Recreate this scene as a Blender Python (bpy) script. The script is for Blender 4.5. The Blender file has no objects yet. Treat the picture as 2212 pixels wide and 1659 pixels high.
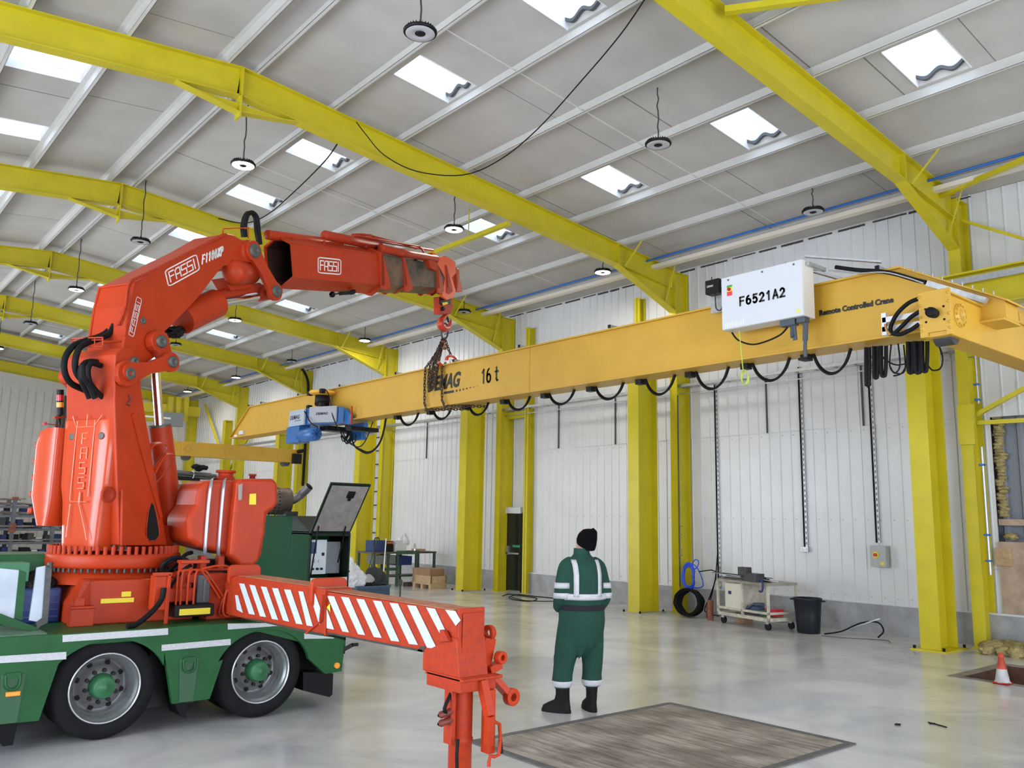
import bpy, bmesh, math, random
from mathutils import Vector, Matrix
from mathutils.bvhtree import BVHTree
random.seed(7)
S = bpy.context.scene
COL = S.collection
V = Vector

# ------------------------------------------------------------------ camera
FPX, YAW, PITCH, ROLL, CAMZ = 1824.13, 0.7026, 0.1602, 0.0187, 1.8517
_f = V((math.sin(YAW)*math.cos(PITCH), math.cos(YAW)*math.cos(PITCH), math.sin(PITCH)))
_r0 = V((math.cos(YAW), -math.sin(YAW), 0)); _u0 = _r0.cross(_f)
_r = math.cos(ROLL)*_r0 + math.sin(ROLL)*_u0
_u = -math.sin(ROLL)*_r0 + math.cos(ROLL)*_u0
CAM = V((0, 0, CAMZ))
cd = bpy.data.cameras.new('camera'); cam = bpy.data.objects.new('camera', cd); COL.objects.link(cam)
cd.sensor_fit = 'HORIZONTAL'; cd.sensor_width = 36.0; cd.lens = FPX/2212*36.0; cd.clip_start = .05; cd.clip_end = 300
cam.matrix_world = Matrix(((_r.x, _u.x, -_f.x, 0), (_r.y, _u.y, -_f.y, 0), (_r.z, _u.z, -_f.z, CAMZ), (0, 0, 0, 1)))
S.camera = cam

# ------------------------------------------------------------------ world, daylight, exposure
vs = S.view_settings
vs.view_transform = 'Standard'; vs.look = 'None'; vs.gamma = 1.0; vs.use_curve_mapping = False; vs.exposure = 0.3
W = bpy.data.worlds.new('sky'); S.world = W; W.use_nodes = True
nt = W.node_tree; nt.nodes.clear()
def nn(t, k, **kw):
    n = t.nodes.new(k)
    for a, b in kw.items(): setattr(n, a, b)
    return n
_tc = nn(nt, 'ShaderNodeTexCoord'); _ns = nn(nt, 'ShaderNodeTexNoise'); _cr = nn(nt, 'ShaderNodeValToRGB')
_bg = nn(nt, 'ShaderNodeBackground'); _wo = nn(nt, 'ShaderNodeOutputWorld')
_ns.inputs['Scale'].default_value = 13.0; _ns.inputs['Detail'].default_value = 4
_cr.color_ramp.elements[0].position = .44; _cr.color_ramp.elements[0].color = (.16, .22, .36, 1)
_cr.color_ramp.elements[1].position = .60; _cr.color_ramp.elements[1].color = (1.0, 1.0, 1.0, 1)
_bg.inputs['Strength'].default_value = 4.0
nt.links.new(_tc.outputs['Generated'], _ns.inputs['Vector']); nt.links.new(_ns.outputs['Fac'], _cr.inputs['Fac'])
nt.links.new(_cr.outputs['Color'], _bg.inputs['Color']); nt.links.new(_bg.outputs['Background'], _wo.inputs['Surface'])

def area(name, loc, rot, sx, sy, power, color):
    l = bpy.data.lights.new(name, 'AREA'); l.shape = 'RECTANGLE'; l.size = sx; l.size_y = sy; l.energy = power; l.color = color
    o = bpy.data.objects.new(name, l); COL.objects.link(o); o.location = loc; o.rotation_euler = rot; return o
# daylight entering by the open vehicle doors: one in the left wall, one in the near end wall
area('daylight_side_door', (-5.95, 6.0, 2.6), (0, math.radians(-90), 0), 5.0, 9.0, 760, (.80, .89, 1.0))
area('far_ceiling_fill', (-5.95, 26.0, 2.6), (0, math.radians(-90), 0), 5.0, 16.0, 720, (.93, .96, 1.0))  # unseen fill lamp, added to brighten the far ceiling
area('daylight_end_door', (5.0, -6.2, 2.6), (math.radians(90), 0, 0), 14.0, 5.0, 600, (.92, .95, 1.0))
# ------------------------------------------------------------------ picture ray helpers (a measured pixel meets a known plane)
def ray(x, y): return _f*FPX + _r*(x-1106) - _u*(y-829.5)
def aX(x, y, X): d = ray(x, y); return CAM + d*(X/d.x)
def aY(x, y, Y): d = ray(x, y); return CAM + d*(Y/d.y)
def aZ(x, y, Z): d = ray(x, y); return CAM + d*((Z-CAMZ)/d.z)

# ------------------------------------------------------------------ materials
MATS = {}
def mat(name, col, rough=.5, metal=0, noise=0, nscale=6, ncol=None, bump=0, bscale=40, coat=0, emit=None, estr=0, spec=.5):
    if name in MATS: return MATS[name]
    m = bpy.data.materials.new(name); m.use_nodes = True; t = m.node_tree; b = t.nodes['Principled BSDF']
    b.inputs['Base Color'].default_value = (*col, 1); b.inputs['Roughness'].default_value = rough; b.inputs['Metallic'].default_value = metal
    b.inputs['Coat Weight'].default_value = coat; b.inputs['Coat Roughness'].default_value = .12; b.inputs['Specular IOR Level'].default_value = spec
    if noise or bump:
        tc = nn(t, 'ShaderNodeTexCoord')
    if noise:
        n = nn(t, 'ShaderNodeTexNoise'); n.inputs['Scale'].default_value = nscale; n.inputs['Detail'].default_value = 6; n.inputs['Roughness'].default_value = .6
        t.links.new(tc.outputs['Object'], n.inputs['Vector'])
        r = nn(t, 'ShaderNodeValToRGB'); c2 = ncol or tuple(c*(1-noise) for c in col)
        r.color_ramp.elements[0].position = .35; r.color_ramp.elements[0].color = (*c2, 1)
        r.color_ramp.elements[1].position = .62; r.color_ramp.elements[1].color = (*col, 1)
        t.links.new(n.outputs['Fac'], r.inputs['Fac']); t.links.new(r.outputs['Color'], b.inputs['Base Color'])
    if bump:
        n2 = nn(t, 'ShaderNodeTexNoise'); n2.inputs['Scale'].default_value = bscale; t.links.new(tc.outputs['Object'], n2.inputs['Vector'])
        bp = nn(t, 'ShaderNodeBump'); bp.inputs['Strength'].default_value = bump; bp.inputs['Distance'].default_value = .02
        t.links.new(n2.outputs['Fac'], bp.inputs['Height']); t.links.new(bp.outputs['Normal'], b.inputs['Normal'])
    if emit:
        b.inputs['Emission Color'].default_value = (*emit, 1); b.inputs['Emission Strength'].default_value = estr
    MATS[name] = m; return m
YEL = mat('yellow_steel_paint', (.59, .50, .013), .38, noise=.10, nscale=3)
GLD = mat('golden_crane_paint', (.60, .345, .032), .42, noise=.08, nscale=2)
RED = mat('orange_red_paint', (.48, .043, .009), .42, noise=.12, nscale=4, coat=0, spec=.25)
REDG = mat('glossy_orange_cover', (.55, .058, .011), .25, coat=.4)
REDW = mat('worn_orange_paint', (.45, .042, .010), .50, spec=.22, noise=.6, nscale=22, ncol=(.36, .035, .014))
RUST = mat('rusty_top_plate', (.46, .22, .11), .6, noise=.5, nscale=14, ncol=(.42, .09, .035))
GRN = mat('green_truck_paint', (.012, .098, .026), .45, spec=.25, noise=.2, nscale=5)
GRND = mat('dark_green_canopy_paint', (.003, .060, .018), .6, spec=.12)
BENG = mat('bench_green_paint', (.05, .10, .06), .5, noise=.3)
WHT = mat('white_paint', (.80, .81, .82), .5)
PURL = mat('white_purlin_paint', (.62, .615, .59), .5, noise=.06, nscale=3)
CEIL = mat('ceiling_board', (.515, .495, .465), .8, noise=.12, nscale=1.1, bump=.15, bscale=5)
PANEL = mat('wall_panel', (.70, .71, .72), .33, noise=.06, nscale=1.5)
BLOCK = mat('grey_block', (.38, .39, .41), .8, noise=.25, nscale=4, bump=.3, bscale=30)
BLK = mat('black_rubber', (.006, .006, .007), .6, spec=.18)
BLKP = mat('black_plastic', (.009, .009, .010), .45, spec=.2)
DARK = mat('dark_void', (.004, .004, .004), .9)
TYRE = mat('tyre_rubber', (.011, .011, .012), .8, noise=.3, nscale=12, spec=.2)
CHR = mat('polished_steel', (.75, .76, .78), .15, 1)
STL = mat('galvanised_steel', (.52, .54, .56), .4, .8, noise=.2, nscale=20)
STLD = mat('dark_steel', (.09, .09, .09), .5, .6, noise=.3, nscale=20)
PIN = mat('pin_steel', (.12, .12, .11), .55, .5)
CHN = mat('chain_steel', (.11, .075, .05), .5, .6, noise=.5, nscale=30, ncol=(.04, .03, .025))
GREASE = mat('greasy_telescope_steel', (.20, .11, .065), .35, .2, noise=.9, nscale=3.5, ncol=(.03, .035, .025))
GREY = mat('light_grey_enclosure', (.62, .65, .69), .4)
GREYS = mat('beige_grey_enclosure', (.66, .64, .58), .5)
BLUE = mat('blue_hoist_paint', (.02, .12, .36), .35)
NAVY = mat('navy_plastic', (.01, .03, .14), .45)
YLW = mat('yellow_label', (.85, .68, .03), .5)
AMB = mat('amber_lens', (.85, .33, .03), .25)
REFL = mat('grey_reflective_tape', (.55, .57, .60), .35, noise=.15, nscale=60)
WSTR = mat('white_stripe_film', (.58, .66, .78), .5, noise=.1, nscale=7)
PRINT = mat('black_print', (.012, .012, .012), .5)
WPRINT = mat('white_print', (.85, .82, .80), .5)
WOODP = mat('pine_wood', (.52, .36, .20), .7, noise=.25, nscale=12)
PLY = mat('plywood', (.46, .34, .25), .75, noise=.3, nscale=4)
WOOL = mat('mineral_wool', (.42, .34, .14), .95, noise=.4, nscale=14, bump=1, bscale=20)
GLOVE = mat('coverall_green', (.005, .055, .036), .85, noise=.25, nscale=5, bump=.25, bscale=14)

# ------------------------------------------------------------------ mesh builder
def lin(a, b, t): return a+(b-a)*t
class MB:
    def __init__(s): s.v = []; s.f = []; s.sm = []
    def add(s, vs_, fs, sm=False):
        o = len(s.v); s.v += [V(p) for p in vs_]; s.f += [tuple(i+o for i in f) for f in fs]; s.sm += [sm]*len(fs); return s
    def box(s, x0, x1, y0, y1, z0, z1):
        s.add([(x0,y0,z0),(x1,y0,z0),(x1,y1,z0),(x0,y1,z0),(x0,y0,z1),(x1,y0,z1),(x1,y1,z1),(x0,y1,z1)],
              [(0,3,2,1),(4,5,6,7),(0,1,5,4),(1,2,6,5),(2,3,7,6),(3,0,4,7)]); return s
    def obox(s, c, ax, ay, az):   # oriented box, half vectors
        c, ax, ay, az = V(c), V(ax), V(ay), V(az)
        p = [c+ax*i+ay*j+az*k for k in (-1,1) for (i,j) in ((-1,-1),(1,-1),(1,1),(-1,1))]
        s.add(p, [(0,3,2,1),(4,5,6,7),(0,1,5,4),(1,2,6,5),(2,3,7,6),(3,0,4,7)]); return s
    def bar(s, a, b, w, h, up=(0,0,1)):
        a, b = V(a), V(b); d = (b-a); L = d.length; d.normalize(); sx = d.cross(V(up))
        if sx.length < 1e-4: sx = d.cross(V((1,0,0)))
        sx.normalize(); u = sx.cross(d); return s.obox((a+b)/2, d*L/2, sx*w/2, u*h/2)
    def prism(s, pts, ext):       # planar polygon + extrusion vector
        n = len(pts); pts = [V(p) for p in pts]; e = V(ext); q = [p+e for p in pts]
        nrm = V((0,0,0))
        for i in range(n): nrm += pts[i].cross(pts[(i+1)%n])
        fl = nrm.dot(e) > 0
        a = tuple(range(n)); b = tuple(range(n, 2*n))
        s.add(pts+q, [a[::-1] if fl else a, b if fl else b[::-1]] + [((i,(i+1)%n,(i+1)%n+n,i+n) if fl else (i,i+n,(i+1)%n+n,(i+1)%n)) for i in range(n)]); return s
    def ring(s, secs, cap=True, sm=True, closed=False):  # loft between rings of equal count
        n = len(secs[0]); vv = [p for r in secs for p in r]; ff = []
        m = len(secs)
        for k in range(m if closed else m-1):
            a, b = k*n, ((k+1)%m)*n
            ff += [(a+i, a+(i+1)%n, b+(i+1)%n, b+i) for i in range(n)]
        s.add(vv, ff, sm)
        if cap and not closed:
            s.add(secs[0], [tuple(range(n))[::-1]]); s.add(secs[-1], [tuple(range(n))])
        return s
    def cyl(s, a, b, r0, r1=None, n=20, cap=True, sm=True):
        a, b = V(a), V(b); r1 = r0 if r1 is None else r1; d = (b-a).normalized()
        x = d.orthogonal().normalized(); y = d.cross(x)
        R = lambda c, r: [c+(x*math.cos(2*math.pi*i/n)+y*math.sin(2*math.pi*i/n))*r for i in range(n)]
        return s.ring([R(a, r0), R(b, r1)], cap, sm)
    def lathe(s, c, axis, prof, n=32, sm=True, cap=False):   # prof: (distance along axis, radius)
        c = V(c); d = V(axis).normalized(); x = d.orthogonal().normalized(); y = d.cross(x)
        return s.ring([[c+d*h+(x*math.cos(2*math.pi*i/n)+y*math.sin(2*math.pi*i/n))*max(r, 1e-4) for i in range(n)] for h, r in prof], cap, sm)
    def tube(s, pts, r, n=8, smooth=0, cap=True, rr=None, closed=False):
        pts = [V(p) for p in pts]
        if smooth:
            q = []; N = len(pts)
            for i in range(N if closed else N-1):
                p0 = pts[(i-1) % N] if closed else pts[max(i-1, 0)]; p1 = pts[i]; p2 = pts[(i+1) % N]
                p3 = pts[(i+2) % N] if closed else pts[min(i+2, N-1)]
                for k in range(smooth):
                    t = k/smooth
                    q.append(.5*((2*p1)+(p2-p0)*t+(2*p0-5*p1+4*p2-p3)*t*t+(3*p1-p0-3*p2+p3)*t**3))
            if not closed: q.append(pts[-1])
            pts = q
        N = len(pts); secs = []; pu = None
        for i, p in enumerate(pts):
            a = pts[(i-1) % N] if (closed or i > 0) else p; b = pts[(i+1) % N] if (closed or i < N-1) else p
            d = (b-a)
            if d.length < 1e-9: d = V((0,0,1))
            d.normalize()
            x = d.orthogonal().normalized() if pu is None else (pu-d*pu.dot(d))
            if x.length < 1e-6: x = d.orthogonal()
            x.normalize(); pu = x; y = d.cross(x)
            ri = rr(i/(N-1)) if rr else r
            if isinstance(ri, tuple): rx, ry = ri
            else: rx = ry = ri
            secs.append([p+x*(math.cos(2*math.pi*k/n)*rx)+y*(math.sin(2*math.pi*k/n)*ry) for k in range(n)])
        return s.ring(secs, cap, True, closed)
    def rbox(s, c, hx, hy, hz, r=.03, seg=4, ax=None):   # box with rounded vertical edges and softened rims; ax = optional 3 axes
        X, Y, Z = [V(a) for a in (ax or ((1,0,0),(0,1,0),(0,0,1)))]; c = V(c)
        def outline(ins):
            o = []
            for (sx, sy, a0) in ((1,1,0),(-1,1,90),(-1,-1,180),(1,-1,270)):
                for k in range(seg+1):
                    a = math.radians(a0+90*k/seg); rr_ = max(r-ins*.3, r*.3)
                    o.append((sx*(hx-r)+ (math.cos(a)*rr_ if True else 0)-(0), sy*(hy-r)+math.sin(a)*rr_, 0))
            return o
        secs = []
        for z, ins in ((-hz, r*.8), (-hz+r*.35, r*.2), (-hz+r, 0), (hz-r, 0), (hz-r*.35, r*.2), (hz, r*.8)):
            k = 1-ins/max(hx, hy)
            secs.append([c+X*(x*(hx-ins)/hx)+Y*(y*(hy-ins)/hy)+Z*z for x, y, _ in outline(0)])
        return s.ring(secs)
    def build(s, name, m, parent=None, bevel=0, solid=0, sub=0, weld=False):
        root = parent
        while root is not None and root.parent is not None: root = root.parent
        if root is not None: org = V(root.get('_org', (0,0,0)))
        else:
            xs = [p.x for p in s.v]; ys = [p.y for p in s.v]; zs = [p.z for p in s.v]
            org = V(((min(xs)+max(xs))/2, (min(ys)+max(ys))/2, min(zs)))
        me = bpy.data.meshes.new(name); me.from_pydata([tuple(p-org) for p in s.v], [], s.f)
        me.polygons.foreach_set('use_smooth', s.sm)
        ob = bpy.data.objects.new(name, me); COL.objects.link(ob)
        if m is not None: me.materials.append(m)
        if parent is not None: ob.parent = parent
        else: ob.location = org; ob['_org'] = tuple(org)
        bm = bmesh.new(); bm.from_mesh(me)
        if weld: bmesh.ops.remove_doubles(bm, verts=bm.verts, dist=1e-5)
        bmesh.ops.recalc_face_normals(bm, faces=bm.faces); bm.to_mesh(me); bm.free()
        if bevel:
            b = ob.modifiers.new('bevel', 'BEVEL'); b.width = bevel; b.segments = 2; b.limit_method = 'ANGLE'; b.angle_limit = math.radians(40)
        if sub:
            b = ob.modifiers.new('sub', 'SUBSURF'); b.levels = sub; b.render_levels = sub
        return ob
def thing(name, label, cat, loc, group=None):
    o = bpy.data.objects.new(name, None); COL.objects.link(o); o.location = loc; o['_org'] = tuple(loc)
    o['label'] = label; o['category'] = cat
    if group: o['group'] = group
    return o
def tag(o, label, cat, group=None, kind=None):
    o['label'] = label; o['category'] = cat
    if group: o['group'] = group
    if kind: o['kind'] = kind
    return o
def struct(o): o['kind'] = 'structure'; return o
def dup(root, loc, label=None, group=None, rotz=None, skip=()):
    r = root.copy(); COL.objects.link(r); r.location = loc; r['_org'] = tuple(loc)
    if label: r['label'] = label
    if group: r['group'] = group
    if rotz is not None: r.rotation_euler = (0, 0, rotz)
    for ch in list(root.children):
        if ch.name.split('.')[0] in skip: continue
        c = ch.copy(); COL.objects.link(c); c.parent = r
        for g in list(ch.children):
            d = g.copy(); COL.objects.link(d); d.parent = c
    return r
def box(name, x0, x1, y0, y1, z0, z1, m, parent=None, bevel=0): return MB().box(x0, x1, y0, y1, z0, z1).build(name, m, parent, bevel)
# flat lettering standing proud of a surface: O origin (left base), U right, N outward; returns mesh object
def text(name, body, O, U, Vv, size, m, parent, depth=.002, shear=0, bold=0, width=None, align='LEFT', spacing=1.0):
    c = bpy.data.curves.new(name, 'FONT'); c.body = body; c.size = size; c.extrude = depth; c.shear = shear; c.offset = bold; c.space_character = spacing
    c.align_x = align; c.resolution_u = 3
    t = bpy.data.objects.new('tmp', c); COL.objects.link(t)
    dg = bpy.context.evaluated_depsgraph_get(); me = bpy.data.meshes.new_from_object(t.evaluated_get(dg))
    bpy.data.objects.remove(t)
    xs = [v.co.x for v in me.vertices]; k = 1.0
    if width: k = width/(max(xs)-min(xs))
    U = V(U).normalized(); Vv = V(Vv).normalized(); N = U.cross(Vv); O = V(O)
    root = parent
    while root.parent is not None: root = root.parent
    org = V(root['_org'])
    for v in me.vertices: v.co = O+U*(v.co.x*k)+Vv*v.co.y+N*(v.co.z+depth)-org
    ob = bpy.data.objects.new(name, me); COL.objects.link(ob); ob.parent = parent; me.materials.clear(); me.materials.append(m); return ob
# strokes: list of polylines in unit coords, ribbon of width w
def strokes(mb, lines, O, U, Vv, w, h=.004):
    U = V(U); Vv = V(Vv); N = U.cross(Vv).normalized(); O = V(O)
    for L in lines:
        for a, b in zip(L, L[1:]):
            A = O+U*a[0]+Vv*a[1]; B = O+U*b[0]+Vv*b[1]
            d = (B-A)
            if d.length < 1e-6: continue
            ext = d.normalized()*w*.5; mb.bar(A-ext+N*h/2, B+ext+N*h/2, w, h, N)
def rrect(x0, y0, x1, y1, r, n=4):
    o = []
    for cx, cy, a0 in ((x1-r,y1-r,0),(x0+r,y1-r,90),(x0+r,y0+r,180),(x1-r,y0+r,270)):
        for k in range(n+1):
            a = math.radians(a0+90*k/n); o.append((cx+r*math.cos(a), cy+r*math.sin(a)))
    return o+[o[0]]
def fassi(name, O, U, Vv, m, parent, frame=True):   # U, Vv full width/height vectors of the badge
    mb = MB(); L = []
    if frame: L.append(rrect(0, 0, 1, 1, .12))
    x = .09; lw = .145; g = .03; y0, y1 = .2, .8
    L += [[(x,y0),(x,y1),(x+lw,y1)], [(x,.52),(x+lw*.85,.52)]]; x += lw+g+.01
    L += [[(x,y0),(x,y1-.1),(x+lw*.35,y1),(x+lw,y1),(x+lw,y0)], [(x,.45),(x+lw,.45)]]; x += lw+g+.02
    for k in range(2):
        L += [[(x+lw,y1),(x,y1),(x,.52),(x+lw,.52),(x+lw,y0),(x,y0)]]; x += lw+g+.02
    L += [[(x+.02,y0),(x+.02,y1)]]
    U = V(U); Vv = V(Vv); hgt = Vv.length
    Ls = L
    strokes(mb, Ls, O, U, Vv, hgt*.075, .004)
    return mb.build(name, m, parent)

def arc(cx, cy, rx, ry, a0, a1, n=8): return [(cx+rx*math.cos(math.radians(lin(a0, a1, i/n))), cy+ry*math.sin(math.radians(lin(a0, a1, i/n)))) for i in range(n+1)]
GLY = {'F': [[(.1,0),(.1,1),(.85,1)], [(.1,.52),(.75,.52)]], '6': [arc(.5,.30,.38,.30,0,360,16), arc(.62,.45,.52,.55,100,195,7)], '5': [[(.82,1),(.22,1),(.18,.55)]+arc(.45,.32,.38,.32,120,-140,10)],
       '2': [arc(.48,.70,.36,.30,160,-20,8)+[(.12,0),(.88,0)]], '1': [[(.25,.80),(.55,1),(.55,0)]], 'A': [[(.05,0),(.5,1),(.95,0)], [(.22,.32),(.78,.32)]], 'X': [[(.1,0),(.9,1)], [(.1,1),(.9,0)]],
       'P': [[(.12,0),(.12,1),(.55,1)]+arc(.55,.74,.30,.26,90,-90,6)+[(.12,.48)]], '0': [arc(.5,.5,.36,.5,0,360,16)], 't': [[(.45,1.0),(.45,.15),(.6,.02),(.75,.03)], [(.2,.70),(.75,.70)]], ' ': []}
def stroketext(name, body, O, U, Vv, W_, H_, bold, m, parent, gap=.25, shear=0):
    """bold sans lettering from strokes: U, Vv unit directions; W_ total width, H_ cap height"""
    mb = MB(); n = len(body); adv = W_/(n+(n-1)*gap-0.0); O = V(O); x = 0; U = V(U).normalized(); Vv = V(Vv).normalized()
    for ch in body:
        k = .45 if ch == ' ' else 1
        strokes(mb, [[(px__*adv+x+shear*py__*H_, py__*H_) for px__, py__ in L] for L in GLY[ch]], O, U, Vv, bold, .003)
        x += adv*(1+gap)*k
    return mb.build(name, m, parent)
# ================================================================== THE HALL
XR, ZR0, SL = 4.433, 8.453, .0998
XE, XL = 14.94, -6.074
def zr(x): return ZR0-SL*abs(x-XR)
YF = [5.65+6*k for k in range(-2, 7)]       # portal frames along the hall
YA, YB = -6.35, 41.75

# floor: polished concrete with a pit left open
def floor_mat():
    m = bpy.data.materials.new('polished_concrete'); m.use_nodes = True; t = m.node_tree; b = t.nodes['Principled BSDF']
    tc = nn(t, 'ShaderNodeTexCoord'); mp = nn(t, 'ShaderNodeMapping'); mp.inputs['Scale'].default_value = (1, 1, 1)
    t.links.new(tc.outputs['Object'], mp.inputs['Vector'])
    n1 = nn(t, 'ShaderNodeTexNoise'); n1.inputs['Scale'].default_value = .8; n1.inputs['Detail'].default_value = 7; n1.inputs['Roughness'].default_value = .55; n1.inputs['Distortion'].default_value = .8
    n2 = nn(t, 'ShaderNodeTexNoise'); n2.inputs['Scale'].default_value = 1.3; n2.inputs['Detail'].default_value = 5
    for n in (n1, n2): t.links.new(mp.outputs['Vector'], n.inputs['Vector'])
    r = nn(t, 'ShaderNodeValToRGB'); r.color_ramp.elements[0].position = .38; r.color_ramp.elements[0].color = (.46, .47, .48, 1)
    r.color_ramp.elements[1].position = .60; r.color_ramp.elements[1].color = (.66, .655, .635, 1)
    t.links.new(n1.outputs['Fac'], r.inputs['Fac']); t.links.new(r.outputs['Color'], b.inputs['Base Color'])
    ro = nn(t, 'ShaderNodeMapRange'); ro.inputs['To Min'].default_value = .20; ro.inputs['To Max'].default_value = .30
    t.links.new(n2.outputs['Fac'], ro.inputs['Value']); t.links.new(ro.outputs['Result'], b.inputs['Roughness'])
    b.inputs['Specular IOR Level'].default_value = .6; b.inputs['Coat Weight'].default_value = .25; b.inputs['Coat Roughness'].default_value = .1
    return m
FLR = floor_mat()
px0, px1, py0, py1 = 11.62, 13.1, 2.6, 4.78
mb = MB()
for (a, b, c, d) in ((XL, px0, YA, YB), (px1, 15.0, YA, YB), (px0, px1, YA, py0), (px0, px1, py1, YB)):
    mb.box(a, b, c, d, -.15, 0)
struct(mb.build('floor', FLR))
mb = MB(); mb.box(px0, px1, py0, py1, -1.6, -1.5); mb.box(px0, px0+.03, py0, py1, -1.5, -.001).box(px1-.03, px1, py0, py1, -1.5, -.001).box(px0, px1, py0, py0+.03, -1.5, -.001).box(px0, px1, py1-.03, py1, -1.5, -.001)
PITT = tag(mb.build('inspection_pit', mat('pit_rust', (.10, .045, .025), .8, noise=.5)), 'open rusty floor pit with a flat steel frame, beside the traffic cone', 'pit')
mb = MB(); mb.box(px0-.13, px0, py0-.13, py1+.13, 0, .006).box(px1, px1+.13, py0-.13, py1+.13, 0, .006).box(px0, px1, py1, py1+.13, 0, .006).box(px0, px1, py0-.13, py0, 0, .006)
mb.build('pit_frame', mat('worn_frame_steel', (.30, .27, .24), .6, .3, noise=.4), PITT)

# ceiling: two slopes of lining board, cut for the skylights
ROOF = .17
rowA = [1.3, 4.3, 7.15, 9.85, 13.5, 16.28, 19.78, 22.6, 25.9, 28.7, 31.9, 34.7, 37.9]
rowB = [1.4, 4.4, 7.14, 9.99, 13.6, 16.4, 19.7, 22.7, 25.6, 28.15, 31.9, 34.7, 37.9]
rowL = [1.3, 4.3, 7.15, 9.85, 13.37, 16.12, 19.75, 22.6, 25.9, 28.7, 31.9, 34.7, 37.9]
HW = .36
bands = {1: [(6.2, 7.22, rowA), (10.3, 11.35, rowB)], -1: [(2.72, 1.62, rowL), (-1.3, -2.35, rowB)]}
def slab(mb, xa, xb, ya, yb):
    za, zb = zr(xa)+ROOF, zr(xb)+ROOF
    mb.prism([(xa, ya, za), (xb, ya, zb), (xb, yb, zb), (xa, yb, za)], (0, 0, .14))
for sd, nm in ((1, 'ceiling'), (-1, 'ceiling')):
    mb = MB(); xend = 15.02 if sd > 0 else XL-.02; xc = XR
    cuts = bands[sd]; cur = xc
    for (xa, xb, ys) in cuts:
        slab(mb, cur, xa, YA, YB); y = YA
        for yc in ys:
            slab(mb, xa, xb, y, yc-HW); y = yc+HW
        slab(mb, xa, xb, y, YB); cur = xb
    slab(mb, cur, xend, YA, YB)
    struct(mb.build(nm, CEIL))
# board joints: thin dark gaps and cover strips across the slope
mj = MB(); JO = mat('board_joint', (.16, .155, .15), .9)
rs = random.Random(3)
PX = [4.68, 5.97, 7.27, 8.63, 10.01, 11.42, 12.85, 14.2]
PXL = [4.17, 2.79, 1.6, .25, -1.1, -2.5, -3.9, -5.4]
for xs in (PX, PXL):
    for a, b in zip(xs, xs[1:]):
        y = -6+rs.random()*2
        while y < 41:
            ok = all(abs(y-q) > .5 for q in rowA+rowB+rowL)
            if ok:
                w = rs.choice((.006, .008, .014)); m0, m1 = a+(b-a)*.03, b
                mj.prism([(m0, y, zr(m0)+ROOF-.003), (m1, y, zr(m1)+ROOF-.003), (m1, y+w, zr(m1)+ROOF-.003), (m0, y+w, zr(m0)+ROOF-.003)], (0, 0, .004))
            y += rs.choice((2.4, 2.44, 1.2, 3.0))
tag(mj.build('trim_joints', JO), 'thin dark joints between the ceiling boards', 'trim', kind='structure')

# skylights
def sky_mat():
    m = bpy.data.materials.new('clear_corrugated_sheet'); m.use_nodes = True; t = m.node_tree; t.nodes.clear()
    o = nn(t, 'ShaderNodeOutputMaterial'); a = nn(t, 'ShaderNodeBsdfTransparent'); b = nn(t, 'ShaderNodeBsdfTranslucent'); g = nn(t, 'ShaderNodeBsdfGlossy'); mx = nn(t, 'ShaderNodeMixShader'); m2 = nn(t, 'ShaderNodeMixShader')
    a.inputs['Color'].default_value = (.93, .97, 1, 1); b.inputs['Color'].default_value = (.9, .95, 1, 1); g.inputs['Roughness'].default_value = .2
    mx.inputs[0].default_value = .18; m2.inputs[0].default_value = .05
    t.links.new(a.outputs[0], mx.inputs[1]); t.links.new(b.outputs[0], mx.inputs[2]); t.links.new(mx.outputs[0], m2.inputs[1]); t.links.new(g.outputs[0], m2.inputs[2]); t.links.new(m2.outputs[0], o.inputs[0]); return m
SKY = sky_mat(); EDGE = mat('skylight_edge_foam', (.09, .095, .10), .9)
wn = 0
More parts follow.
